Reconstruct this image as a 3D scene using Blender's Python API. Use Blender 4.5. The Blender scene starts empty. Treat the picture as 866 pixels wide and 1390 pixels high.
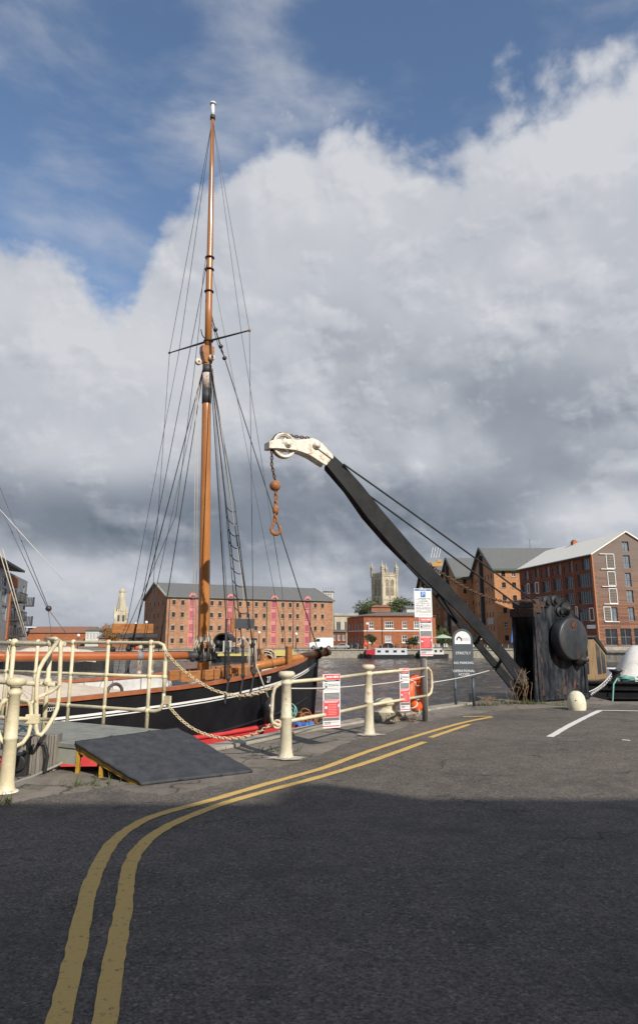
import bpy, bmesh, math, random
from mathutils import Vector, Matrix, noise as mnoise
random.seed(7)
R = math.radians
scene = bpy.context.scene
col = scene.collection
# ------------------------------------------------------------------ camera
F, CX, CY = 920.0, 433.0, 650.0
EYE = 1.6
PITCH = math.atan((863 - 650) / F)
SP, CP = math.sin(PITCH), math.cos(PITCH)
cam = bpy.data.cameras.new('camera'); cam_o = bpy.data.objects.new('camera', cam); col.objects.link(cam_o)
cam_o.location = (0, 0, EYE); cam_o.rotation_euler = (math.pi / 2 + PITCH, 0, 0)
cam.sensor_fit = 'VERTICAL'; cam.sensor_height = 36; cam.lens = 36 * F / 1390
cam.shift_y = -45 / 1390; cam.clip_start = 0.1; cam.clip_end = 3000
scene.camera = cam_o

def ray(px, py):
    yc = CY - py
    return Vector((px - CX, F * CP - yc * SP, F * SP + yc * CP))
def G(px, py, z=0.0):                      # point on a level plane
    d = ray(px, py); t = (z - EYE) / d.z
    return Vector((d.x * t, d.y * t, z))
def P(px, py, Y):                          # point at a real distance north
    d = ray(px, py); t = Y / d.y
    return Vector((d.x * t, Y, EYE + d.z * t))
def UZ(px, py, P0, U):                     # (along, height) on an upright plane
    d = ray(px, py)
    det = d.x * (-U.y) + U.x * d.y
    k = (P0.x * (-U.y) + U.x * P0.y) / det
    X, Y = d.x * k, d.y * k
    return (X - P0.x) * U.x + (Y - P0.y) * U.y, EYE + d.z * k
def V(px, py, P0, U):
    u, z = UZ(px, py, P0, U)
    return Vector((P0.x + U.x * u, P0.y + U.y * u, z))
def proj(p):
    x, y, z = p[0], p[1], p[2] - EYE
    dep = y * CP + z * SP; up = -y * SP + z * CP
    return CX + F * x / dep, CY - F * up / dep
def VH(x, y, z=0.0): return Vector((x, y, z))

# ------------------------------------------------------------------ materials
def newmat(name):
    m = bpy.data.materials.new(name); m.use_nodes = True
    nt = m.node_tree; b = nt.nodes['Principled BSDF']
    return m, nt, b
def mk(nt, typ, **kw):
    n = nt.nodes.new(typ)
    for k, v in kw.items():
        if k in n.inputs.keys() if isinstance(k, str) else False: n.inputs[k].default_value = v
        else: setattr(n, k, v)
    return n
def L(nt, a, b): nt.links.new(a, b)
def rgb(c): return (c[0], c[1], c[2], 1)
def mat(name, c, c2=None, rough=.6, scale=4.0, bump=0.0, bscale=None, metal=0.0, coat=0.0, stretch=(1, 1, 1), detail=6, lo=.35, hi=.65, rust=None, rlo=.6, rhi=.7, rscale=3.0, spec=.5):
    m, nt, b = newmat(name)
    tc = mk(nt, 'ShaderNodeTexCoord'); mp = mk(nt, 'ShaderNodeMapping'); mp.inputs['Scale'].default_value = stretch
    L(nt, tc.outputs['Object'], mp.inputs['Vector'])
    n = mk(nt, 'ShaderNodeTexNoise'); n.inputs['Scale'].default_value = scale; n.inputs['Detail'].default_value = detail; n.inputs['Roughness'].default_value = .65
    L(nt, mp.outputs['Vector'], n.inputs['Vector'])
    r = mk(nt, 'ShaderNodeValToRGB'); r.color_ramp.elements[0].position = lo; r.color_ramp.elements[1].position = hi
    r.color_ramp.elements[0].color = rgb(c); r.color_ramp.elements[1].color = rgb(c2 or [min(1, v * 1.25) for v in c])
    L(nt, n.outputs['Fac'], r.inputs['Fac'])
    out = r.outputs['Color']
    if rust:
        n2 = mk(nt, 'ShaderNodeTexNoise'); n2.inputs['Scale'].default_value = rscale; n2.inputs['Detail'].default_value = 8; n2.inputs['Roughness'].default_value = .7
        L(nt, mp.outputs['Vector'], n2.inputs['Vector'])
        mr = mk(nt, 'ShaderNodeMapRange'); mr.inputs['From Min'].default_value = rlo; mr.inputs['From Max'].default_value = rhi
        L(nt, n2.outputs['Fac'], mr.inputs['Value'])
        mx = mk(nt, 'ShaderNodeMixRGB'); L(nt, mr.outputs['Result'], mx.inputs['Fac']); L(nt, out, mx.inputs['Color1']); mx.inputs['Color2'].default_value = rgb(rust)
        out = mx.outputs['Color']
    L(nt, out, b.inputs['Base Color'])
    b.inputs['Roughness'].default_value = rough; b.inputs['Metallic'].default_value = metal
    b.inputs['Coat Weight'].default_value = coat; b.inputs['Coat Roughness'].default_value = .15
    b.inputs['Specular IOR Level'].default_value = spec
    if bump:
        bp = mk(nt, 'ShaderNodeBump'); bp.inputs['Strength'].default_value = bump; bp.inputs['Distance'].default_value = .02
        nb = mk(nt, 'ShaderNodeTexNoise'); nb.inputs['Scale'].default_value = bscale or scale * 4; nb.inputs['Detail'].default_value = 5
        L(nt, mp.outputs['Vector'], nb.inputs['Vector']); L(nt, nb.outputs['Fac'], bp.inputs['Height']); L(nt, bp.outputs['Normal'], b.inputs['Normal'])
    return m
def brick_mat(name, c1, c2, mortar, w=.5, h=.16, stain=(.08, .05, .04), stain_amt=.5, mort=.02):
    m, nt, b = newmat(name)
    tc = mk(nt, 'ShaderNodeTexCoord'); sx = mk(nt, 'ShaderNodeSeparateXYZ'); L(nt, tc.outputs['Object'], sx.inputs[0])
    ad = mk(nt, 'ShaderNodeMath', operation='ADD'); L(nt, sx.outputs['X'], ad.inputs[0]); L(nt, sx.outputs['Y'], ad.inputs[1])
    cb = mk(nt, 'ShaderNodeCombineXYZ'); L(nt, ad.outputs[0], cb.inputs['X']); L(nt, sx.outputs['Z'], cb.inputs['Y'])
    br = mk(nt, 'ShaderNodeTexBrick'); br.inputs['Scale'].default_value = 1; br.inputs['Brick Width'].default_value = w; br.inputs['Row Height'].default_value = h
    br.inputs['Mortar Size'].default_value = mort; br.inputs['Color1'].default_value = rgb(c1); br.inputs['Color2'].default_value = rgb(c2); br.inputs['Mortar'].default_value = rgb(mortar)
    L(nt, cb.outputs[0], br.inputs['Vector'])
    n = mk(nt, 'ShaderNodeTexNoise'); n.inputs['Scale'].default_value = .35; n.inputs['Detail'].default_value = 9; n.inputs['Roughness'].default_value = .7; L(nt, tc.outputs['Object'], n.inputs['Vector'])
    mr = mk(nt, 'ShaderNodeMapRange'); mr.inputs['From Min'].default_value = .42; mr.inputs['From Max'].default_value = .75; mr.inputs['To Max'].default_value = stain_amt; L(nt, n.outputs['Fac'], mr.inputs['Value'])
    n3 = mk(nt, 'ShaderNodeTexNoise'); n3.inputs['Scale'].default_value = 2.2; n3.inputs['Detail'].default_value = 6; n3.inputs['Roughness'].default_value = .8; L(nt, tc.outputs['Object'], n3.inputs['Vector'])
    mr3 = mk(nt, 'ShaderNodeMapRange'); mr3.inputs['From Min'].default_value = .3; mr3.inputs['From Max'].default_value = .7; mr3.inputs['To Min'].default_value = .72; mr3.inputs['To Max'].default_value = 1.28; L(nt, n3.outputs['Fac'], mr3.inputs['Value'])
    mx = mk(nt, 'ShaderNodeMixRGB'); L(nt, mr.outputs[0], mx.inputs['Fac']); L(nt, br.outputs['Color'], mx.inputs['Color1']); mx.inputs['Color2'].default_value = rgb(stain)
    ml = mk(nt, 'ShaderNodeVectorMath', operation='SCALE'); L(nt, mx.outputs[0], ml.inputs[0]); L(nt, mr3.outputs[0], ml.inputs['Scale'])
    L(nt, ml.outputs[0], b.inputs['Base Color']); b.inputs['Roughness'].default_value = .9; b.inputs['Specular IOR Level'].default_value = .2
    return m
M = {}
M['cream'] = mat('cream_paint', (.55, .49, .32), (.70, .63, .44), rough=.45, scale=6, bump=.2, bscale=30, rust=(.30, .19, .09), rlo=.62, rhi=.70, rscale=7)
M['cream_dirty'] = mat('weathered_cream_paint', (.50, .46, .34), (.68, .63, .49), rough=.6, scale=5, bump=.3, bscale=25, rust=(.33, .15, .06), rlo=.58, rhi=.68, rscale=7)
M['white_metal'] = mat('white_rusty_paint', (.66, .62, .52), (.78, .74, .66), rough=.55, scale=6, bump=.25, bscale=20, rust=(.34, .15, .06), rlo=.53, rhi=.66, rscale=8)
M['chain_cream'] = mat('cream_chain', (.56, .46, .28), (.72, .62, .42), rough=.6, scale=40, rust=(.25, .12, .06), rlo=.5, rhi=.62, rscale=30)
M['rust'] = mat('rust', (.22, .075, .03), (.42, .19, .08), rough=.9, scale=18, bump=.5, bscale=60)
M['chain_dark'] = mat('rusty_dark_chain', (.05, .035, .03), (.14, .07, .04), rough=.8, scale=25)
M['jib'] = mat('worn_black_paint', (.010, .011, .013), (.024, .025, .028), rough=.62, scale=2.2, bump=.08, bscale=9, rust=(.12, .12, .12), rlo=.68, rhi=.74, rscale=5, spec=.25)
M['iron'] = mat('black_iron_streaked', (.005, .007, .012), (.062, .068, .076), rough=.5, scale=7, bump=.5, bscale=12, stretch=(1, 1, .26), lo=.42, hi=.70, rust=(.15, .07, .045), rlo=.575, rhi=.66, rscale=5.5, spec=.3)
M['iron_plain'] = mat('black_iron', (.012, .013, .015), (.03, .03, .032), rough=.5, scale=6, bump=.3)
M['cable'] = mat('black_cable', (.01, .01, .011), (.02, .02, .022), rough=.6)
M['rig_dark'] = mat('tarred_rigging', (.02, .02, .022), (.045, .045, .05), rough=.8, scale=30)
M['rig_mid'] = mat('steel_wire', (.09, .10, .12), (.14, .15, .17), rough=.6, scale=20)
M['rope'] = mat('pale_rope', (.42, .37, .29), (.56, .51, .42), rough=.9, scale=60)
M['rope_white'] = mat('white_rope', (.55, .54, .50), (.66, .64, .60), rough=.9, scale=60)
M['rope_teal'] = mat('teal_rope', (.12, .34, .32), (.22, .48, .44), rough=.9, scale=60)
M['mast'] = mat('varnished_spar', (.34, .125, .03), (.45, .185, .05), rough=.32, scale=2.5, coat=.5, stretch=(6, 6, .6), detail=8, rust=(.22, .07, .018), rlo=.6, rhi=.75, rscale=1.6)
M['boom'] = mat('painted_boom', (.33, .085, .024), (.40, .125, .04), rough=.4, scale=2, coat=.3)
M['wood'] = mat('varnished_wood', (.25, .095, .028), (.38, .165, .055), rough=.4, scale=5, coat=.3, stretch=(1, 1, 4))
M['rail_wood'] = mat('rail_varnish', (.26, .075, .03), (.38, .13, .05), rough=.4, scale=3, coat=.3)
M['hull'] = mat('black_hull_paint', (.008, .008, .010), (.016, .016, .019), rough=.30, scale=1.5, bump=.12, bscale=5)
M['red_bottom'] = mat('red_antifouling', (.46, .028, .03), (.60, .05, .05), rough=.6, scale=3, bump=.2, rust=(.2, .02, .02), rlo=.62, rhi=.75)
M['white'] = mat('white_paint', (.74, .74, .73), (.82, .82, .81), rough=.5)
M['deck'] = mat('deck_planks', (.34, .32, .29), (.46, .44, .40), rough=.7, scale=4, stretch=(1, 1, 1))
M['canvas'] = mat('beige_canvas', (.50, .43, .35), (.60, .53, .44), rough=.9, scale=2.5, bump=.4, bscale=4)
M['rubber'] = mat('grey_matting', (.026, .029, .035), (.052, .056, .065), rough=.7, scale=7, bump=.35, bscale=40, detail=9, rust=(.09, .088, .085), rlo=.60, rhi=.8, rscale=2.5)
M['yellow'] = mat('yellow_steel', (.34, .20, .02), (.46, .28, .035), rough=.5, scale=9, rust=(.13, .07, .03), rlo=.52, rhi=.62, rscale=12)
M['board'] = mat('gangway_boards', (.17, .18, .165), (.26, .27, .245), rough=.8, scale=4, bump=.4, bscale=18)
M['oldwood'] = mat('weathered_timber', (.13, .12, .105), (.27, .25, .22), rough=.9, scale=5, bump=.6, bscale=14, stretch=(3, 3, .5))
M['orange'] = mat('orange_ring', (.72, .10, .02), (.80, .16, .04), rough=.45)
M['fender'] = mat('black_fender', (.012, .012, .014), (.022, .022, .025), rough=.3)
M['grey_post'] = mat('galvanised_steel', (.20, .21, .22), (.28, .29, .30), rough=.5, metal=.4, scale=8)
M['slate_sign'] = mat('slate_blue_sign', (.055, .07, .088), (.065, .082, .10), rough=.45)
M['sign_white'] = mat('sign_white', (.76, .78, .80), (.80, .81, .83), rough=.35)
M['sign_red'] = mat('sign_red', (.66, .06, .07), (.72, .09, .10), rough=.4)
M['sign_grey'] = mat('sign_grey', (.16, .16, .17), (.20, .20, .21), rough=.4)
M['sign_blue'] = mat('sign_blue', (.01, .16, .50), (.02, .2, .56), rough=.4)
M['sign_black'] = mat('sign_black', (.01, .01, .01), (.02, .02, .02), rough=.4)
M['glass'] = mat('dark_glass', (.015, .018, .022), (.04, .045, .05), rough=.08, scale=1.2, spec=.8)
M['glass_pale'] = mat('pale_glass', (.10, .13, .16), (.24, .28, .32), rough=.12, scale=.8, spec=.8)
M['stone'] = mat('grey_stone', (.22, .20, .165), (.38, .35, .29), rough=.9, scale=2.5, bump=.4)
M['brick'] = brick_mat('orange_brick', (.36, .165, .09), (.44, .215, .12), (.36, .27, .20), stain=(.20, .11, .07), stain_amt=.7)
M['brick_red'] = brick_mat('red_brick', (.34, .10, .04), (.40, .135, .055), (.32, .18, .12), stain=(.2, .08, .04), stain_amt=.5)
M['brick_side'] = brick_mat('warehouse_brick', (.46, .20, .085), (.56, .26, .12), (.40, .28, .18), stain=(.27, .12, .06), stain_amt=.6)
M['brick_dark'] = brick_mat('dark_red_brick', (.19, .055, .032), (.24, .075, .042), (.2, .12, .09), stain=(.1, .04, .03), stain_amt=.5)
M['slate'] = mat('slate_roof', (.11, .115, .115), (.17, .172, .17), rough=.7, scale=3, stretch=(1, 1, 3), rust=(.15, .135, .10), rlo=.58, rhi=.8, rscale=.6)
M['zinc'] = mat('pale_metal_roof', (.80, .77, .68), (.84, .81, .72), rough=.45, scale=1)
M['pink'] = mat('pink_doors', (.47, .17, .17), (.56, .23, .23), rough=.6)
M['pink_dark'] = mat('maroon_boards', (.33, .08, .10), (.42, .12, .14), rough=.6)
M['dark'] = mat('dark_metal', (.03, .032, .036), (.05, .052, .057), rough=.6)
M['green_trim'] = mat('green_gutter', (.045, .10, .075), (.06, .12, .09), rough=.6)
M['limestone'] = mat('limestone', (.33, .29, .215), (.58, .53, .41), rough=.9, scale=.35, stretch=(1, 1, .5), detail=10)
M['grey_clad'] = mat('grey_cladding', (.19, .20, .215), (.30, .315, .33), rough=.5, scale=1.2, metal=.1)
M['pale_wall'] = mat('pale_render', (.50, .50, .47), (.58, .58, .55), rough=.8, scale=1)
M['pale_roof'] = mat('pale_flat_roof', (.42, .45, .49), (.5, .53, .57), rough=.6, scale=1)
M['tan'] = mat('tan_brick_roof', (.24, .11, .07), (.30, .14, .09), rough=.9, scale=1)
M['leaf'] = mat('leaves', (.045, .060, .018), (.105, .125, .045), rough=.7, scale=.9)
M['leaf_dark'] = mat('dark_leaves', (.02, .035, .012), (.05, .07, .025), rough=.7, scale=1.5)
M['leaf_autumn'] = mat('autumn_leaves', (.24, .11, .03), (.42, .23, .07), rough=.8, scale=2)
M['bark'] = mat('bark', (.06, .05, .04), (.12, .10, .08), rough=.9, scale=4)
M['dry'] = mat('dry_stems', (.20, .13, .07), (.34, .24, .14), rough=.9, scale=9)
M['grass'] = mat('grass_tuft', (.05, .075, .02), (.12, .14, .05), rough=.9, scale=9)
M['car_dark'] = mat('dark_car_paint', (.02, .025, .035), (.03, .035, .045), rough=.25, coat=.5)
M['car_silver'] = mat('silver_car_paint', (.3, .31, .33), (.34, .35, .37), rough=.25, coat=.5)
M['tyre'] = mat('tyre', (.015, .015, .015), (.025, .025, .025), rough=.9)
M['boat_yellow'] = mat('yellow_boat_paint', (.50, .42, .12), (.58, .50, .18), rough=.5)
M['boat_red'] = mat('red_boat_paint', (.50, .03, .04), (.6, .05, .06), rough=.4)
M['boat_blue'] = mat('blue_boat_paint', (.04, .07, .20), (.06, .09, .26), rough=.4)
M['green_canvas'] = mat('green_canvas', (.36, .45, .34), (.45, .53, .42), rough=.8)
M['blue_canvas'] = mat('blue_canvas', (.03, .14, .50), (.05, .2, .6), rough=.7)
M['red_small'] = mat('signal_red', (.75, .05, .02), (.8, .08, .04), rough=.5)
M['cabin_wood'] = mat('cabin_oak', (.19, .12, .06), (.31, .21, .11), rough=.55, scale=5, stretch=(5, 5, .8))

# planks for the timber gable
def plank_mat():
    m, nt, b = newmat('timber_cladding')
    tc = mk(nt, 'ShaderNodeTexCoord'); sx = mk(nt, 'ShaderNodeSeparateXYZ'); L(nt, tc.outputs['Object'], sx.inputs[0])
    cb = mk(nt, 'ShaderNodeCombineXYZ'); L(nt, sx.outputs['X'], cb.inputs['X']); L(nt, sx.outputs['Z'], cb.inputs['Y'])
    br = mk(nt, 'ShaderNodeTexBrick'); br.inputs['Scale'].default_value = 1; br.inputs['Brick Width'].default_value = 3.1; br.inputs['Row Height'].default_value = .22
    br.inputs['Mortar Size'].default_value = .018; br.inputs['Bias'].default_value = 0
    br.inputs['Color1'].default_value = (.15, .072, .045, 1); br.inputs['Color2'].default_value = (.30, .145, .09, 1); br.inputs['Mortar'].default_value = (.05, .03, .022, 1)
    L(nt, cb.outputs[0], br.inputs['Vector'])
    n = mk(nt, 'ShaderNodeTexNoise'); n.inputs['Scale'].default_value = .45; n.inputs['Detail'].default_value = 6; L(nt, tc.outputs['Object'], n.inputs['Vector'])
    g = mk(nt, 'ShaderNodeMapRange'); g.inputs['From Min'].default_value = 4; g.inputs['From Max'].default_value = 14; L(nt, sx.outputs['Z'], g.inputs['Value'])
    ad = mk(nt, 'ShaderNodeMath', operation='MULTIPLY_ADD'); L(nt, n.outputs['Fac'], ad.inputs[0]); ad.inputs[1].default_value = 1.0; L(nt, g.outputs[0], ad.inputs[2])
    mr = mk(nt, 'ShaderNodeMapRange'); mr.inputs['From Min'].default_value = .6; mr.inputs['From Max'].default_value = 1.5; mr.inputs['To Max'].default_value = .8; L(nt, ad.outputs[0], mr.inputs['Value'])
    mx = mk(nt, 'ShaderNodeMixRGB'); L(nt, mr.outputs[0], mx.inputs['Fac']); L(nt, br.outputs['Color'], mx.inputs['Color1']); mx.inputs['Color2'].default_value = (.17, .145, .13, 1)
    L(nt, mx.outputs[0], b.inputs['Base Color']); b.inputs['Roughness'].default_value = .8
    return m
M['planks'] = plank_mat()

def ground_mat(name, kind):
    m, nt, b = newmat(name)
    tc = mk(nt, 'ShaderNodeTexCoord')
    def noise(scale, det=8, ro=.6):
        n = mk(nt, 'ShaderNodeTexNoise'); n.inputs['Scale'].default_value = scale; n.inputs['Detail'].default_value = det; n.inputs['Roughness'].default_value = ro
        L(nt, tc.outputs['Object'], n.inputs['Vector']); return n.outputs['Fac']
    def ramp(f, a, bb, ca, cb2):
        r = mk(nt, 'ShaderNodeValToRGB'); r.color_ramp.elements[0].position = a; r.color_ramp.elements[1].position = bb
        r.color_ramp.elements[0].color = rgb(ca); r.color_ramp.elements[1].color = rgb(cb2); L(nt, f, r.inputs['Fac']); return r.outputs['Color']
    def mix(f, a, bb, typ='MIX', fac=None):
        x = mk(nt, 'ShaderNodeMixRGB', blend_type=typ)
        if f is not None: L(nt, f, x.inputs['Fac'])
        else: x.inputs['Fac'].default_value = fac
        if isinstance(a, tuple): x.inputs['Color1'].default_value = rgb(a)
        else: L(nt, a, x.inputs['Color1'])
        if isinstance(bb, tuple): x.inputs['Color2'].default_value = rgb(bb)
        else: L(nt, bb, x.inputs['Color2'])
        return x.outputs['Color']
    if kind == 'asphalt':
        base = ramp(noise(.45, 7, .65), .38, .62, (.058, .053, .048), (.142, .124, .108))
        pt = mk(nt, 'ShaderNodeTexVoronoi'); pt.inputs['Scale'].default_value = .23; pt.inputs['Randomness'].default_value = .9; wv = mk(nt, 'ShaderNodeVectorMath', operation='MULTIPLY_ADD'); wn_ = mk(nt, 'ShaderNodeTexNoise'); wn_.inputs['Scale'].default_value = 2.5; wn_.inputs['Detail'].default_value = 6; L(nt, tc.outputs['Object'], wn_.inputs['Vector']); L(nt, wn_.outputs['Color'], wv.inputs[0]); wv.inputs[1].default_value = (.5, .5, .5); L(nt, tc.outputs['Object'], wv.inputs[2]); L(nt, wv.outputs[0], pt.inputs['Vector'])
        ps = mk(nt, 'ShaderNodeSeparateColor'); L(nt, pt.outputs['Color'], ps.inputs[0]); base = mix(ramp(ps.outputs[0], .0, 1, (0, 0, 0), (.6, .6, .6)), base, (.150, .134, .118))
        base = mix(ramp(noise(3.2, 8, .75), .42, .72, (0, 0, 0), (.55, .55, .55)), base, (.20, .175, .15))
        base = mix(ramp(noise(1.3, 8, .75), .56, .74, (0, 0, 0), (.6, .6, .6)), base, (.048, .045, .042))
        # aggregate speckle
        vo = mk(nt, 'ShaderNodeTexVoronoi'); vo.inputs['Scale'].default_value = 75; L(nt, tc.outputs['Object'], vo.inputs['Vector'])
        sp = mk(nt, 'ShaderNodeSeparateColor'); L(nt, vo.outputs['Color'], sp.inputs[0])
        base = mix(None, base, ramp(sp.outputs[0], .1, .95, (.25, .25, .25), (.85, .83, .80)), 'OVERLAY', .6)
        v2 = mk(nt, 'ShaderNodeTexVoronoi'); v2.inputs['Scale'].default_value = 58; L(nt, tc.outputs['Object'], v2.inputs['Vector'])
        s2 = mk(nt, 'ShaderNodeSeparateColor'); L(nt, v2.outputs['Color'], s2.inputs[0])
        base = mix(ramp(s2.outputs[1], .86, .92, (0, 0, 0), (.55, .55, .55)), base, (.030, .030, .032))
        base = mix(ramp(s2.outputs[0], .93, .97, (0, 0, 0), (.4, .4, .4)), base, (.34, .31, .27))
        base = mix(ramp(noise(110, 3, .5), .60, .72, (0, 0, 0), (.5, .5, .5)), base, (.40, .375, .35))
        base = mix(ramp(noise(.9, 9, .7), .50, .66, (0, 0, 0), (.7, .7, .7)), base, (.052, .049, .046))
        base = mix(ramp(noise(1.9, 4, .5), .66, .72, (0, 0, 0), (.6, .6, .6)), base, (.03, .03, .03))
        # cracks
        nw = mk(nt, 'ShaderNodeTexNoise'); nw.inputs['Scale'].default_value = 1.7; nw.inputs['Detail'].default_value = 6; L(nt, tc.outputs['Object'], nw.inputs['Vector'])
        av = mk(nt, 'ShaderNodeVectorMath', operation='ADD'); L(nt, tc.outputs['Object'], av.inputs[0]); L(nt, nw.outputs['Color'], av.inputs[1])
        vc = mk(nt, 'ShaderNodeTexVoronoi', feature='DISTANCE_TO_EDGE'); vc.inputs['Scale'].default_value = .42; L(nt, av.outputs[0], vc.inputs['Vector'])
        cr = ramp(vc.outputs['Distance'], .001, .007, (1, 1, 1), (0, 0, 0))
        gate = ramp(noise(.6, 2), .50, .58, (0, 0, 0), (.85, .85, .85))
        cm = mk(nt, 'ShaderNodeMixRGB', blend_type='MULTIPLY'); cm.inputs['Fac'].default_value = 1; L(nt, cr, cm.inputs['Color1']); L(nt, gate, cm.inputs['Color2'])
        base = mix(cm.outputs[0], base, (.025, .025, .024))
        bs, bst = 85, .9
    else:
        base = ramp(noise(.9, 8, .7), .35, .68, (.14, .125, .105), (.27, .24, .205))
        base = mix(ramp(noise(5, 8, .75), .5, .72, (0, 0, 0), (.7, .7, .7)), base, (.07, .06, .05))
        base = mix(ramp(noise(2.2, 5, .6), .60, .70, (0, 0, 0), (.7, .7, .7)), base, (.055, .06, .03))
        av = mk(nt, 'ShaderNodeVectorMath', operation='MULTIPLY_ADD'); nw = mk(nt, 'ShaderNodeTexNoise'); nw.inputs['Scale'].default_value = 2.6; nw.inputs['Detail'].default_value = 7; L(nt, tc.outputs['Object'], nw.inputs['Vector']); L(nt, nw.outputs['Color'], av.inputs[0]); av.inputs[1].default_value = (.7, .7, .7); L(nt, tc.outputs['Object'], av.inputs[2])
        vc = mk(nt, 'ShaderNodeTexVoronoi', feature='DISTANCE_TO_EDGE'); vc.inputs['Scale'].default_value = .75; L(nt, av.outputs[0], vc.inputs['Vector'])
        base = mix(ramp(vc.outputs['Distance'], .004, .022, (.85, .85, .85), (0, 0, 0)), base, (.035, .035, .026))
        base = mix(ramp(noise(60, 4, .7), .58, .70, (0, 0, 0), (.5, .5, .5)), base, (.05, .045, .04))
        bs, bst = 22, .9
    L(nt, base, b.inputs['Base Color']); b.inputs['Roughness'].default_value = .85; b.inputs['Specular IOR Level'].default_value = .3
    bp = mk(nt, 'ShaderNodeBump'); bp.inputs['Strength'].default_value = bst; bp.inputs['Distance'].default_value = .012
    L(nt, noise(bs, 4, .7), bp.inputs['Height']); L(nt, bp.outputs['Normal'], b.inputs['Normal'])
    return m
M['asphalt'] = ground_mat('asphalt', 'asphalt'); M['concrete'] = ground_mat('quay_concrete', 'concrete')
def marking_mat(name, c, wear):
    m, nt, b = newmat(name)
    tc = mk(nt, 'ShaderNodeTexCoord')
    n = mk(nt, 'ShaderNodeTexNoise'); n.inputs['Scale'].default_value = 26; n.inputs['Detail'].default_value = 8; n.inputs['Roughness'].default_value = .75; L(nt, tc.outputs['Object'], n.inputs['Vector'])
    r = mk(nt, 'ShaderNodeValToRGB'); r.color_ramp.elements[0].position = wear; r.color_ramp.elements[1].position = wear + .10
    r.color_ramp.elements[0].color = (.10, .095, .085, 1); r.color_ramp.elements[1].color = rgb(c); L(nt, n.outputs['Fac'], r.inputs['Fac'])
    L(nt, r.outputs['Color'], b.inputs['Base Color']); b.inputs['Roughness'].default_value = .8
    bp = mk(nt, 'ShaderNodeBump'); bp.inputs['Strength'].default_value = .6; bp.inputs['Distance'].default_value = .01
    n2 = mk(nt, 'ShaderNodeTexNoise'); n2.inputs['Scale'].default_value = 90; L(nt, tc.outputs['Object'], n2.inputs['Vector']); L(nt, n2.outputs['Fac'], bp.inputs['Height']); L(nt, bp.outputs['Normal'], b.inputs['Normal'])
    return m
M['yellow_line'] = marking_mat('worn_yellow_line', (.60, .40, .12), .335)
M['white_line'] = marking_mat('worn_white_line', (.70, .69, .66), .33)
def water_mat():
    m, nt, b = newmat('dock_water')
    tc = mk(nt, 'ShaderNodeTexCoord'); mp = mk(nt, 'ShaderNodeMapping'); mp.inputs['Scale'].default_value = (1.25, .42, 1); L(nt, tc.outputs['Object'], mp.inputs[0])
    n = mk(nt, 'ShaderNodeTexNoise'); n.inputs['Scale'].default_value = 5; n.inputs['Detail'].default_value = 6; n.inputs['Roughness'].default_value = .68; L(nt, mp.outputs[0], n.inputs['Vector'])
    bp = mk(nt, 'ShaderNodeBump'); bp.inputs['Strength'].default_value = 1.0; bp.inputs['Distance'].default_value = .14; L(nt, n.outputs['Fac'], bp.inputs['Height']); L(nt, bp.outputs['Normal'], b.inputs['Normal'])
    b.inputs['Base Color'].default_value = (.035, .037, .037, 1); b.inputs['Roughness'].default_value = .05; b.inputs['IOR'].default_value = 1.33
    return m
M['water'] = water_mat()

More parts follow.
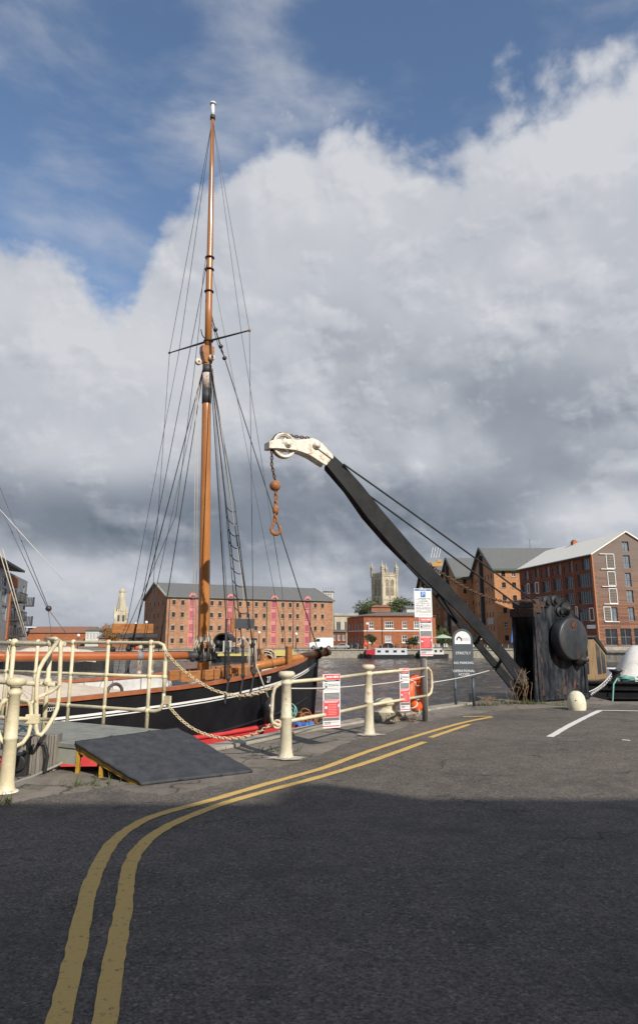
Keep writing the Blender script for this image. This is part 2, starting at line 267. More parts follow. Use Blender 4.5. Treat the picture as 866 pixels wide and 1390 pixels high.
# ------------------------------------------------------------------ mesh builder
class MB:
    def __init__(s): s.v = []; s.f = []; s.m = []; s.sm = []; s.mats = []
    def mi(s, m):
        m = M[m] if isinstance(m, str) else m
        if m not in s.mats: s.mats.append(m)
        return s.mats.index(m)
    def add(s, vs, fs, m=None, smooth=False):
        o = len(s.v); s.v += [Vector(v) for v in vs]
        for f in fs: s.f.append([i + o for i in f]); s.m.append(m); s.sm.append(smooth)
        return s
    def quad(s, a, b, c, d, m=None): return s.add([a, b, c, d], [(0, 1, 2, 3)], m)
    def box(s, c, size, ux=None, m=None, uz=None):
        c = Vector(c); X = Vector(ux if ux is not None else (1, 0, 0)).normalized()
        Z = Vector(uz if uz is not None else (0, 0, 1)).normalized(); Y = Z.cross(X).normalized(); Z = X.cross(Y)
        a, b, d = size[0] / 2, size[1] / 2, size[2] / 2
        vs = [c + X * (a * i) + Y * (b * j) + Z * (d * k) for k in (-1, 1) for j in (-1, 1) for i in (-1, 1)]
        return s.add(vs, [(0, 2, 3, 1), (4, 5, 7, 6), (0, 1, 5, 4), (2, 6, 7, 3), (0, 4, 6, 2), (1, 3, 7, 5)], m)
    def bar(s, a, b, w, h, m=None, up=(0, 0, 1)):
        a, b = Vector(a), Vector(b); d = b - a
        return s.box((a + b) / 2, (d.length, w, h), d, m, up)
    def prism(s, pts, ext, m=None):
        n = len(pts); ext = Vector(ext); pts = [Vector(p) for p in pts]
        vs = pts + [p + ext for p in pts]
        return s.add(vs, [tuple(range(n)), tuple(range(2 * n - 1, n - 1, -1))] + [(i, (i + 1) % n + 0, (i + 1) % n + n, i + n)[::-1] for i in range(n)], m)
    def tube(s, pts, r, n=8, m=None, caps=True, smooth=True):
        pts = [Vector(p) for p in pts]; rs = r if isinstance(r, (list, tuple)) else [r] * len(pts)
        rings = []; ref = None
        for i, p in enumerate(pts):
            if i == 0: t = pts[1] - p
            elif i == len(pts) - 1: t = p - pts[i - 1]
            else: t = (pts[i + 1] - p).normalized() + (p - pts[i - 1]).normalized()
            t = t.normalized() if t.length > 1e-9 else Vector((0, 0, 1))
            if ref is None:
                ref = Vector((0, 0, 1)) if abs(t.z) < .9 else Vector((1, 0, 0))
            x = ref - t * ref.dot(t); x.normalize(); ref = x; y = t.cross(x)
            rings.append([p + (x * math.cos(a) + y * math.sin(a)) * rs[i] for a in [2 * math.pi * k / n for k in range(n)]])
        vs = [v for rg in rings for v in rg]; fs = []
        for i in range(len(pts) - 1):
            for k in range(n): fs.append((i * n + k, i * n + (k + 1) % n, (i + 1) * n + (k + 1) % n, (i + 1) * n + k))
        s.add(vs, fs, m, smooth)
        if caps:
            s.add(rings[0], [tuple(range(n))[::-1]], m); s.add(rings[-1], [tuple(range(n))], m)
        return s
    def lathe(s, c, prof, n=20, axis=(0, 0, 1), m=None, smooth=True):
        c = Vector(c); Z = Vector(axis).normalized(); X = Vector((1, 0, 0)) if abs(Z.x) < .9 else Vector((0, 1, 0))
        X = (X - Z * X.dot(Z)).normalized(); Y = Z.cross(X)
        vs = []; fs = []
        for r, h in prof:
            for k in range(n):
                a = 2 * math.pi * k / n; vs.append(c + Z * h + (X * math.cos(a) + Y * math.sin(a)) * max(r, 1e-4))
        for i in range(len(prof) - 1):
            for k in range(n): fs.append((i * n + k, i * n + (k + 1) % n, (i + 1) * n + (k + 1) % n, (i + 1) * n + k))
        return s.add(vs, fs, m, smooth)
    def ball(s, c, r, n=12, m=None, sq=1.0):
        return s.lathe(c, [(r * math.sin(math.pi * i / (n // 2 + 2)), -r * sq * math.cos(math.pi * i / (n // 2 + 2))) for i in range(n // 2 + 3)], n, m=m)
    def torus(s, c, R_, r, axis=(0, 0, 1), n=20, k=8, m=None, stretch=None):
        Z = Vector(axis).normalized(); X = Vector(stretch[0]) if stretch else (Vector((1, 0, 0)) if abs(Z.x) < .9 else Vector((0, 1, 0)))
        X = (X - Z * X.dot(Z)).normalized(); Y = Z.cross(X); c = Vector(c); st = stretch[1] if stretch else 1
        pts = [c + X * (math.cos(2 * math.pi * i / n) * R_ * st) + Y * (math.sin(2 * math.pi * i / n) * R_) for i in range(n)]
        vs = []; fs = []
        for i, p in enumerate(pts):
            o = (p - c).normalized()
            for j in range(k):
                a = 2 * math.pi * j / k; vs.append(p + (o * math.cos(a) + Z * math.sin(a)) * r)
        for i in range(n):
            for j in range(k): fs.append((i * k + j, ((i + 1) % n) * k + j, ((i + 1) % n) * k + (j + 1) % k, i * k + (j + 1) % k))
        return s.add(vs, fs, m, True)
    def chain(s, pts, link=.05, r=.008, m=None):
        # a run of oval links laid along a polyline
        pts = [Vector(p) for p in pts]; seg = [(pts[i + 1] - pts[i]).length for i in range(len(pts) - 1)]; tot = sum(seg); n = max(2, int(tot / (link * .78)))
        for i in range(n):
            d = tot * (i + .5) / n; j = 0
            while j < len(seg) - 1 and d > seg[j]: d -= seg[j]; j += 1
            t = (pts[j + 1] - pts[j]).normalized(); p = pts[j] + t * d
            up = Vector((0, 0, 1)) if abs(t.z) < .8 else Vector((1, 0, 0)); a = t.cross(up).normalized(); b2 = t.cross(a).normalized()
            s.torus(p, link * .32, r, (a + b2 * .35) if i % 2 else (b2 - a * .35), 8, 5, m, (t, 1.75))
        return s
    def build(s, name, m='white', parent=None, loc=None, bevel=0.0, recalc=True):
        off = Vector((0, 0, 0))
        if parent is not None: off = Vector(parent['_o'])
        elif loc is not None: off = Vector(loc)
        base = s.mi(m)
        me = bpy.data.meshes.new(name); me.from_pydata([v - off for v in s.v], [], s.f)
        for i, p in enumerate(me.polygons):
            p.material_index = base if s.m[i] is None else s.mi(s.m[i]); p.use_smooth = s.sm[i]
        for x in s.mats: me.materials.append(x)
        if recalc:
            bm = bmesh.new(); bm.from_mesh(me); bmesh.ops.remove_doubles(bm, verts=bm.verts, dist=1e-5); bmesh.ops.recalc_face_normals(bm, faces=bm.faces); bm.to_mesh(me); bm.free()
        o = bpy.data.objects.new(name, me); col.objects.link(o)
        if parent is not None: o.parent = parent
        else: o.location = off
        o['_o'] = tuple(off)
        if bevel:
            bv = o.modifiers.new('bevel', 'BEVEL'); bv.width = bevel; bv.segments = 2; bv.limit_method = 'ANGLE'
        return o
def build_pieces(mb, name, m, parent, **kw):
    # every connected piece becomes an object of its own
    par = list(range(len(mb.v)))
    def find(a):
        while par[a] != a: par[a] = par[par[a]]; a = par[a]
        return a
    for f in mb.f:
        for i in f[1:]: par[find(i)] = find(f[0])
    groups = {}
    for k, f in enumerate(mb.f): groups.setdefault(find(f[0]), []).append(k)
    for fs in groups.values():
        p = MB(); ix = {}
        for k in fs:
            for i in mb.f[k]:
                if i not in ix: ix[i] = len(p.v); p.v.append(mb.v[i])
            p.f.append([ix[i] for i in mb.f[k]]); p.sm.append(mb.sm[k]); p.m.append(None if mb.m[k] is None else mb.m[k])
        p.build(name, m, parent, **kw)
def tag(o, label=None, cat=None, group=None, kind=None):
    if label: o['label'] = label
    if cat: o['category'] = cat
    if group: o['group'] = group
    if kind: o['kind'] = kind
    return o
def thing(name, loc, label, cat, group=None):
    o = bpy.data.objects.new(name, None); col.objects.link(o); o.location = Vector(loc); o['_o'] = tuple(Vector(loc)); o.empty_display_size = .3
    return tag(o, label, cat, group)
def text_mb(mb, body, origin, X, Y, size, m=None, align='CENTER', depth=.004, sx=1.0):
    cu = bpy.data.curves.new('lettering', 'FONT'); cu.body = body; cu.size = size; cu.align_x = align; cu.align_y = 'CENTER'; cu.extrude = depth / 2; cu.resolution_u = 3
    o = bpy.data.objects.new('lettering', cu); col.objects.link(o)
    dg = bpy.context.evaluated_depsgraph_get(); me = o.evaluated_get(dg).to_mesh()
    X, Y = Vector(X).normalized(), Vector(Y).normalized(); Z = X.cross(Y); origin = Vector(origin)
    mb.add([origin + X * (v.co.x * sx) + Y * v.co.y + Z * v.co.z for v in me.vertices], [tuple(p.vertices) for p in me.polygons], m)
    o.evaluated_get(dg).to_mesh_clear(); bpy.data.objects.remove(o); bpy.data.curves.remove(cu)
def facade(mb, P0, U, N, Lg, zb, zt, ops, depth=.25, m=None):
    # wall sheet with real openings and reveals; ops are (u0,u1,z0,z1)
    us = sorted({0, Lg} | {round(max(0, min(Lg, x)), 4) for o in ops for x in o[:2]}); zs = sorted({zb, zt} | {round(max(zb, min(zt, x)), 4) for o in ops for x in o[2:]})
    pt = lambda u, z, d=0: Vector((P0.x + U.x * u - N.x * d, P0.y + U.y * u - N.y * d, z))
    for i in range(len(us) - 1):
        for j in range(len(zs) - 1):
            uc, zc = (us[i] + us[i + 1]) / 2, (zs[j] + zs[j + 1]) / 2
            if any(o[0] < uc < o[1] and o[2] < zc < o[3] for o in ops): continue
            mb.quad(pt(us[i], zs[j]), pt(us[i + 1], zs[j]), pt(us[i + 1], zs[j + 1]), pt(us[i], zs[j + 1]), m)
    for o in ops:
        a, b, c, d = o
        mb.quad(pt(a, c), pt(b, c), pt(b, c, depth), pt(a, c, depth), m); mb.quad(pt(a, d), pt(b, d), pt(b, d, depth), pt(a, d, depth), m)
        mb.quad(pt(a, c), pt(a, d), pt(a, d, depth), pt(a, c, depth), m); mb.quad(pt(b, c), pt(b, d), pt(b, d, depth), pt(b, c, depth), m)
def window(parent, P0, U, N, u0, u1, z0, z1, depth=.22, frame='white', pane='glass', vb=1, hb=1, fw=.07, sill=None, lintel=None, name='window', sub=False):
    pt = lambda u, z, d: Vector((P0.x + U.x * u - N.x * d, P0.y + U.y * u - N.y * d, z))
    mb = MB(); mb.quad(pt(u0, z0, depth), pt(u1, z0, depth), pt(u1, z1, depth), pt(u0, z1, depth), pane)
    fm = mb if not sub else MB(); U3 = Vector((U.x, U.y, 0))
    def bx(a, b, c, d): fm.box(pt((a + b) / 2, (c + d) / 2, depth - .04), (b - a, .06, d - c), U3, frame)
    bx(u0, u0 + fw, z0, z1); bx(u1 - fw, u1, z0, z1); bx(u0 + fw, u1 - fw, z0, z0 + fw); bx(u0 + fw, u1 - fw, z1 - fw, z1)
    for k in range(1, vb + 1):
        c = u0 + (u1 - u0) * k / (vb + 1); bx(c - fw * .35, c + fw * .35, z0 + fw, z1 - fw)
    for k in range(1, hb + 1):
        c = z0 + (z1 - z0) * k / (hb + 1); fm.box(pt((u0 + u1) / 2, c, depth - .035), (u1 - u0 - 2 * fw, .045, fw * .7), U3, frame)
    if sill: mb.box(pt((u0 + u1) / 2, z0 - .07, -.04), (u1 - u0 + .2, .14, .12), U3, sill)
    if lintel: mb.box(pt((u0 + u1) / 2, z1 + .10, -.005), (u1 - u0 + .16, .05, .2), U3, lintel)
    w = mb.build(name, pane, parent, recalc=False)
    if sub: fm.build('frame', frame, w)
    return w
def Vd(x, y): return Vector((x, y, 0)).normalized()
# ------------------------------------------------------------------ ground
WZ = -1.8; FZ = -0.55
EDGE = [(70, 17.75), (7.35, 17.75), (7.35, 20.4), (4.3, 20.4), (4.2, 18.1), (3.4, 17.3), (2.55, 16.3), (1.2, 14.55), (.07, 13.1), (-.72, 12.03), (-1.65, 10.65), (-2.45, 9.45), (-2.8, 9.12), (-4.2, 9.05), (-45, 9.6)]
mb = MB()
poly = [(x, y, 0) for x, y in EDGE] + [(-45, -60, 0), (70, -60, 0)]
mb.add(poly, [tuple(range(len(poly)))])
tag(mb.build('quay', 'concrete'), 'old concrete dock quay with a worn lip above the water', kind='structure')
mb = MB()
for a, b in zip(EDGE[:-1], EDGE[1:]): mb.quad((a[0], a[1], -.001), (b[0], b[1], -.001), (b[0], b[1], -3), (a[0], a[1], -3))
tag(mb.build('quay_face', 'stone'), 'stone face of the near quay going down into the water', kind='structure')
# asphalt sheet
apx = [(-60, 1100), (0, 1094), (40, 1086), (73, 1079), (116, 1076), (150, 1066), (185, 1077), (225, 1079), (262, 1074), (300, 1065), (330, 1058), (352, 1049), (372, 1042), (405, 1036), (440, 1022), (480, 1005), (520, 997), (560, 984), (620, 972), (680, 965), (740, 961), (866, 957)]
A = [G(*p) for p in apx]; A = [Vector((-44, A[0].y, 0))] + A + [Vector((69, 17.3, 0)), Vector((69, -59, 0)), Vector((-44, -59, 0))]
random.seed(3)
B2 = []
for a, b in zip(A[:24], A[1:25]):
    B2.append(a)
    if a.x > -4.5 and b.x < 8:
        for k in range(1, 5):
            p = a.lerp(b, k / 5); p.x += random.uniform(-.03, .03); p.y += random.uniform(-.05, .05); B2.append(p)
B2 += A[24:]
mb = MB(); mb.add([(p.x, p.y, .006) for p in B2], [tuple(range(len(B2)))])
tag(mb.build('asphalt', 'asphalt'), 'worn grey asphalt of the quayside car park', kind='structure')
# water
mb = MB()
ys_ = [9.0]
while ys_[-1] < 125: ys_.append(ys_[-1] + .10 + .0042 * ys_[-1])
NXW = 300; vs = []
for y in ys_:
    for i in range(NXW + 1):
        t = (i / NXW - .5) * 2; x = t * (14 + .62 * y) + .02 * y
        h_ = .085 * mnoise.noise(Vector((x * .55, y * .42, 0))) + .060 * mnoise.noise(Vector((x * 1.5, y * .9, 5))) + .030 * mnoise.noise(Vector((x * 3.4, y * 2.1, 9)))
        e_ = min(1, (1 - abs(t)) * 12, (125 - y) / 6, (y - 9) * 2)
        vs.append((x, y, WZ + h_ * max(0, e_)))
n_ = NXW + 1
mb.add(vs, [(j * n_ + i, j * n_ + i + 1, (j + 1) * n_ + i + 1, (j + 1) * n_ + i) for j in range(len(ys_) - 1) for i in range(NXW)], None, True)
mb.quad((-400, 5, WZ - .12), (400, 5, WZ - .12), (400, 520, WZ - .12), (-400, 520, WZ - .12))
tag(mb.build('water', 'water'), 'grey rippled water of the dock basin', kind='structure')
# far bank
FB = [(-420, 99), (-60, 99), (-18, 104), (2, 110), (38, 110), (38, 94), (46, 88), (420, 88)]
mb = MB(); pl = [(x, y, FZ) for x, y in FB] + [(900, 1800, FZ), (-900, 1800, FZ)]
mb.add(pl, [tuple(range(len(pl)))])
tag(mb.build('far_ground', mat('far_paving', (.17, .155, .13), (.23, .21, .18), rough=.9, scale=.3)), 'pale paving of the far dockside', kind='structure')
mb = MB()
for a, b in zip(FB[:-1], FB[1:]):
    mb.quad((a[0], a[1], FZ - .002), (b[0], b[1], FZ - .002), (b[0], b[1], -3), (a[0], a[1], -3))
    mb.bar((a[0], a[1] + .1, FZ + .02), (b[0], b[1] + .1, FZ + .02), .5, .16)
tag(mb.build('far_quay_wall', 'stone'), 'pale stone wall and coping of the far dockside', kind='structure')
mb = MB(); mb.quad((-3500, -3500, -3.2), (3500, -3500, -3.2), (3500, 3500, -3.2), (-3500, 3500, -3.2))
tag(mb.build('terrain', mat('terrain_green', (.06, .07, .04), (.1, .1, .06), rough=1, scale=.02)), 'low ground reaching the horizon', kind='structure')

# painted markings
def ribbon(mb, pts, w, z=.011, m=None, jag=.006):
    pts = [Vector((p.x, p.y, z)) for p in pts]
    # resample smoothly
    P2 = []
    for i in range(len(pts) - 1):
        p0, p1, p2, p3 = pts[max(i - 1, 0)], pts[i], pts[i + 1], pts[min(i + 2, len(pts) - 1)]
        for k in range(8):
            t = k / 8; P2.append(.5 * ((2 * p1) + (p2 - p0) * t + (2 * p0 - 5 * p1 + 4 * p2 - p3) * t * t + (3 * p1 - p0 - 3 * p2 + p3) * t ** 3))
    P2.append(pts[-1]); vs = []
    for i, p in enumerate(P2):
        t = (P2[min(i + 1, len(P2) - 1)] - P2[max(i - 1, 0)]).normalized(); n = Vector((-t.y, t.x, 0))
        vs += [p + n * (w / 2 + random.uniform(-jag, jag)), p - n * (w / 2 + random.uniform(-jag, jag))]
    mb.add(vs, [(2 * i, 2 * i + 1, 2 * i + 3, 2 * i + 2) for i in range(len(P2) - 1)], m)
mb = MB()
ribbon(mb, [G(*p) for p in [(78, 1400), (101.6, 1300), (119, 1219), (133, 1179), (152, 1147), (178, 1125), (213, 1108), (285, 1088), (356, 1067), (440, 1043), (505, 1019), (581, 995), (631, 981), (667, 974)]], .105)
ribbon(mb, [G(*p) for p in [(140, 1400), (156, 1300), (168, 1234), (175, 1183), (190, 1153), (218, 1129), (264, 1107), (330, 1084), (440, 1054), (510, 1032), (576, 1008)]], .105)
ribbon(mb, [G(*p) for p in [(584, 1002), (610, 993), (637, 984)]], .10)
ribbon(mb, [G(*p) for p in [(628, 974), (650, 973.4), (668, 973.5)]], .10, z=.015)
tag(mb.build('road_marking', 'yellow_line'), 'worn double yellow lines curving along the asphalt', kind='structure')
mb = MB()
ribbon(mb, [G(*p) for p in [(746, 1001), (770, 987), (795, 974), (814, 965)]], .12)
ribbon(mb, [G(*p) for p in [(812, 965), (866, 966), (960, 968)]], .11, z=.015)
ribbon(mb, [G(*p) for p in [(844, 1005), (855, 1006)]], .08)
tag(mb.build('road_marking', 'white_line'), 'white painted corner of a parking bay near the round white bollard', kind='structure')
# kerb-like concrete lip round the quay
mb = MB()
for a, b in zip(EDGE[5:12], EDGE[6:13]):
    a3, b3 = Vector((a[0], a[1], 0)), Vector((b[0], b[1], 0)); t = (b3 - a3).normalized(); n = Vector((-t.y, t.x, 0))
    if n.y < 0: n = -n
    k = max(1, int((b3 - a3).length / .9))
    for i in range(k):
        p, q = a3.lerp(b3, i / k + .006), a3.lerp(b3, (i + 1) / k - .006)
        mb.box((p + q) / 2 - n * .19 + Vector((0, 0, .012 + random.uniform(0, .014))), ((q - p).length, .36, .05), t)
tag(mb.build('coping', 'stone', bevel=.012), 'weathered coping stones along the lip of the quay', kind='structure')

# ------------------------------------------------------------------ quay railing with two cast posts
def cast_post(mb, b, h=1.12, r=.08, m=None):
    mb.lathe(b, [(r * 1.38, 0), (r * 1.38, .025), (r * 1.2, .045), (r * 1.12, .08), (r, .13), (r * .92, h * .45), (r * .98, h * .455), (r * .98, h * .475), (r * .9, h * .48), (r * .78, h * .84), (r * .98, h * .85), (r * .98, h * .875), (r * .76, h * .885), (r * .76, h * .915), (r * 1.25, h * .93), (r * 1.42, h * .95), (r * 1.42, h * .975), (r * 1.15, h * .995), (.001, h)], 20, m=m)
p1, p2, p3 = G(388, 1030), G(501, 998), G(580, 979)
rail = thing('quay_railing', p1, 'cream painted railing with two turned cast posts between the yellow lines and the water', 'railing')
for p in (p1, p2):
    mb = MB(); cast_post(mb, p, 1.13); mb.build('post', 'cream_dirty', rail)
    mb = MB()
    n = 22; rr = [random.uniform(.10, .20) for _ in range(n)]
    mb.add([Vector((p.x + math.cos(2 * math.pi * i / n) * rr[i] * 1.5, p.y + math.sin(2 * math.pi * i / n) * rr[i], .014)) for i in range(n)] + [Vector((p.x, p.y, .045))], [(i, (i + 1) % n, n) for i in range(n)])
    mb.build('footing', mat('pale_mortar', (.30, .27, .23), (.42, .39, .33), rough=.9, scale=12, bump=.5), rail)
mb = MB(); mb.tube([p3, p3 + VH(0, 0, 1.16)], .022); mb.ball(p3 + VH(0, 0, 1.2), .045); mb.build('end_post', 'cream', rail)
def at_h(a, b, t, z): q = a.lerp(b, t); return Vector((q.x, q.y, z))
for z in (.98, .47):
    mb = MB(); mb.tube([at_h(p1, p2, .04, z), at_h(p1, p2, .5, z - .012), at_h(p1, p2, .97, z)], .025); mb.build('rail', 'cream', rail)
    mb = MB(); mb.tube([at_h(p2, p3, .04, z), at_h(p2, p3, 1, z)], .024); mb.build('rail', 'cream', rail)
dr = (p3 - p2).normalized()
mb = MB(); mb.tube([p3 + VH(0, 0, .98), p3 + dr * .1 + VH(0, 0, .98), p3 + dr * .22 + VH(0, 0, .92), p3 + dr * .26 + VH(0, 0, .82), p3 + dr * .26 + VH(0, 0, .62), p3 + dr * .2 + VH(0, 0, .51), p3 + dr * .08 + VH(0, 0, .47), p3 + VH(0, 0, .47)], .026); mb.build('end_loop', 'cream', rail)
dl = Vector((-.97, -.2, 0)).normalized()
mb = MB(); mb.tube([p1 + VH(0, 0, .965), p1 + dl * .09 + VH(0, 0, .96), p1 + dl * .16 + VH(0, 0, .91), p1 + dl * .185 + VH(0, 0, .82), p1 + dl * .2 + VH(0, 0, .55), p1 + dl * .19 + VH(0, 0, .47), p1 + dl * .12 + VH(0, 0, .43), p1 + dl * .03 + VH(0, 0, .44)], .024)
mb.torus(p1 + dl * .12 + VH(0, 0, .44), .05, .014, (0, 1, 0)); mb.build('end_loop', 'cream_dirty', rail)
# slack wire between the posts
def sag(a, b, d, n=14): return [a.lerp(b, i / n) - Vector((0, 0, 4 * d * (i / n) * (1 - i / n))) for i in range(n + 1)]
mb = MB(); mb.tube(sag(p1 + VH(.07, 0, .90), p2 + VH(-.05, 0, .80), .02) + sag(p2 + VH(.05, 0, .80), p3 + VH(0, 0, .84), .02), .008); tag(mb.build('wire', 'rope_white', loc=p1), 'thin white wire strung below the top rail between the two cast posts', 'wire')

# ------------------------------------------------------------------ gangway, ramp
GU = Vector((-.877, .48, 0)).normalized(); GZ = .33
D0, C0 = G(238, 991, GZ), G(102, 1010, GZ)
wG = (C0 - D0); gw = thing('gangway', C0, 'grey-green boarded gangway leading from the black ramp towards the ship', 'gangway')
L_ = 5.4; pn = (C0 - D0).normalized(); W_ = wG.length
for i in range(9):
    a = D0 + pn * (W_ * (i + .5) / 9); mb = MB()
    mb.box(a + GU * (L_ / 2) - VH(0, 0, .03), (L_, W_ / 9 - .022, .05), GU); mb.build('board', 'board', gw, bevel=.004)
mb = MB()
for a in (D0 + pn * .06, C0 - pn * .06, (C0 + D0) / 2): mb.box(a + GU * (L_ / 2) - VH(0, 0, .15), (L_, .07, .18), GU)
mb.build('beam', mat('pale_green_beam', (.27, .28, .24), (.36, .37, .32), rough=.8, scale=4), gw)
rA, rB = G(192, 1067), G(343, 1049)
ramp = thing('ramp', (rA + rB) / 2, 'sloping ramp under black matting on a yellow steel frame at the end of the gangway', 'ramp')
top = [C0 + VH(.0, 0, .035), D0 + VH(.03, 0, .035), rB + VH(0, 0, .03), rA + VH(0, 0, .03)]
mb = MB(); nx, ny = 40, 40; random.seed(5); vs = []
for j in range(ny + 1):
    for i in range(nx + 1):
        s_, t_ = i / nx, j / ny
        p = top[0].lerp(top[1], s_).lerp(top[3].lerp(top[2], s_), t_)
        edge = min(s_, 1 - s_, t_, 1 - t_)
        z = .006 * mnoise.noise(Vector((p.x * 1.6, p.y * 4, 3))) + .003 * mnoise.noise(p * 7) + .012 * math.exp(-((s_ - .33) / .012) ** 2) + .012 * math.exp(-((s_ - .70) / .012) ** 2)
        jx = .02 * mnoise.noise(Vector((t_ * 6, s_ * 6, 1))) if edge == 0 else 0
        vs.append(p + Vector((jx, jx * .8, z)))
nn = len(vs)
vs += [v - VH(0, 0, .035) for v in vs]
idx = lambda i, j: j * (nx + 1) + i
fs = [(idx(i, j), idx(i + 1, j), idx(i + 1, j + 1), idx(i, j + 1)) for j in range(ny) for i in range(nx)]
fs += [tuple(k + nn for k in f)[::-1] for f in fs]
for i in range(nx): fs += [(idx(i, 0), idx(i + 1, 0), idx(i + 1, 0) + nn, idx(i, 0) + nn), (idx(i, ny), idx(i + 1, ny), idx(i + 1, ny) + nn, idx(i, ny) + nn)]
for j in range(ny): fs += [(idx(0, j), idx(0, j + 1), idx(0, j + 1) + nn, idx(0, j) + nn), (idx(nx, j), idx(nx, j + 1), idx(nx, j + 1) + nn, idx(nx, j) + nn)]
mb.add(vs, fs, None, True); mb.build('matting', 'rubber', ramp)
for s_ in (.33, .70):
    mb = MB(); mb.tube([top[0].lerp(top[1], s_).lerp(top[3].lerp(top[2], s_), t / 12) + VH(0, 0, .012 * mnoise.noise(Vector((t, s_ * 9, 0)))) for t in range(13)], .010, 6); mb.build('seam', 'rubber', ramp)
mb = MB(); k = VH(0, 0, -.055)
off = (D0 - C0).normalized() * .05
mb.bar(C0 + k + off, (C0 + k + off).lerp(rA + off + VH(0, 0, -.02), .93), .05, .06); mb.bar(D0 + k - off, (D0 + k - off).lerp(rB - off + VH(0, 0, -.03), .85), .05, .06); mb.bar(C0 + k + off, D0 + k - off, .05, .06)
mb.build('frame', 'yellow', ramp)
for t in (.02, .38):
    q = C0.lerp(rA, t) + off
    mb = MB(); mb.box(VH(q.x, q.y, (q.z - .08) / 2), (.045, .045, q.z - .08)); mb.build('leg', 'yellow', ramp)
for t in (.02, .38):
    q = D0.lerp(rB, t) - off
    mb = MB(); mb.box(VH(q.x, q.y, (q.z - .08) / 2), (.045, .045, q.z - .08)); mb.build('leg', 'yellow', ramp)
# far gangway railing (tubes)
def gpt(u, z, near=False):
    b = C0 if near else D0
    return Vector((b.x + GU.x * u, b.y + GU.y * u, z))
def u_at(px, near=False):
    b = C0 if near else D0
    return UZ(px, 975, b, GU)[0]
gr = thing('gangway_railing', gpt(0, GZ), 'cream tubular railing with ball joints on the far side of the gangway', 'railing')
us = [u_at(x) for x in (200, 141, 92, 43, 3)]
zt, zm, zl = 1.50, 1.03, .56
u0 = us[0]; e = u_at(221)
for u in us + [us[-1] + .8]:
    mb = MB(); mb.tube([gpt(u, GZ - .05), gpt(u, zt)], .027, 10)
    for z in (zt, zm, zl): mb.ball(gpt(u, z), .042 if z < zt else .045, 10)
    mb.build('post', 'cream', gr)
for z in (zt, zl):
    s = -1 if z == zt else 1
    mb = MB(); mb.tube([gpt(us[-1] + .8, z), gpt(u0, z), gpt(e + .14, z), gpt(e + .05, z + s * .03), gpt(e, z + s * .12), gpt(e, z + s * .3)], .024, 10); mb.build('rail', 'cream', gr)
mb = MB(); mb.tube([gpt(us[-1] + .8, zm), gpt(e, zm)], .022, 10); mb.build('rail', 'cream', gr)
mb = MB(); mb.tube([gpt(e, zt - .25), gpt(e, zl + .25)], .028, 10); mb.ball(gpt(e, zm), .04); mb.build('end_tube', 'cream', gr)
mb = MB(); mb.box(gpt(e - .06, .72), (.14, .03, .11), GU); mb.build('bracket', 'cream', gr)
# near gangway railing
nr = thing('gangway_railing', gpt(.4, GZ, True), 'cream tubular railing on the near side of the gangway beside the folded gate', 'railing')
un = [u_at(61, True), u_at(10, True), u_at(-45, True)]
for u in un:
    mb = MB(); mb.tube([gpt(u, GZ - .1, True), gpt(u, zt + .01, True)], .029, 10)
    for z in (zt + .01, zm): mb.ball(gpt(u, z, True), .055, 10)
    mb.build('post', 'cream', nr)
e2 = u_at(80, True)
mb = MB(); mb.tube([gpt(un[-1], zt, True), gpt(un[0], zt, True), gpt(e2, zt, True)], .028, 10); mb.build('rail', 'cream', nr)
mb = MB(); mb.tube([gpt(un[-1], zm - .03, True), gpt(e2 + .1, zm - .03, True)], .027, 10); mb.build('rail', 'cream', nr)
mb = MB(); mb.tube([gpt(un[-1], zl, True), gpt(e2 + .1, zl, True)], .027, 10); mb.build('rail', 'cream', nr)
# gate: bent tube frame
ga = gpt(e2, 0, True)
def gp(px, py, y): return P(px, py, y)
yb, yn = ga.y, ga.y - .55
gt = thing('gate', VH(ga.x, ga.y, GZ), 'cream tubular gate with a slanting top bar at the end of the near gangway railing', 'gate')
mb = MB(); mb.tube([gp(62, 868, yb + .2), gp(76, 867, yb), gp(82, 871, yb - .02), gp(83, 880, yb - .03), gp(82, 910, yb - .03), gp(80, 950, yb - .04), gp(78, 962, yb - .06), gp(73, 974, yb - .15), gp(62, 991, yn + .1), gp(56, 998, yn), gp(51, 996, yn), gp(49.5, 988, yn), gp(50, 950, yn), gp(51, 922, yn), gp(54, 908, yn + .02), gp(60, 897, yn + .12), gp(80, 869, yb - .06)], .026, 10); mb.build('frame', 'cream', gt)
mb = MB(); mb.tube([gp(81, 931, yb - .04), gp(70, 939, yb - .2), gp(52, 947, yn)], .022, 8); mb.build('bar', 'cream', gt)
# left cast post with looped rails
pl0 = G(8, 1076)
lp = thing('cast_post', pl0, 'thick cream cast post with looped rails at the left edge of the quay', 'post')
mb = MB(); cast_post(mb, pl0, 1.16, .074); mb.build('post', 'cream', lp)
mb = MB(); mb.lathe(pl0 + VH(0, 0, .007), [(.13, 0), (.125, .012), (.10, .02)], 14); mb.build('footing', 'white_metal', lp)
mb = MB(); y0 = pl0.y
mb.tube([gp(10, 949, y0), gp(28, 949, y0 + .15), gp(37, 951, y0 + .25), gp(42, 958, y0 + .3), gp(43, 968, y0 + .3), gp(42, 985, y0 + .3), gp(39, 998, y0 + .28), gp(31, 1009, y0 + .2), gp(20, 1014, y0 + .1), gp(8, 1015, y0)], .023, 10); mb.build('loop_rail', 'cream', lp)
mb = MB(); mb.tube([gp(10, 975, y0), gp(38, 976, y0 + .28), gp(72, 977, yb)], .022, 10); mb.build('loop_rail', 'cream', lp)
mb = MB(); mb.tube([gp(8, 1010, y0), gp(2, 1004, y0), gp(-3, 990, y0), gp(-2, 965, y0), gp(3, 955, y0), gp(9, 949, y0)], .023, 10); mb.build('loop_rail', 'cream', lp)
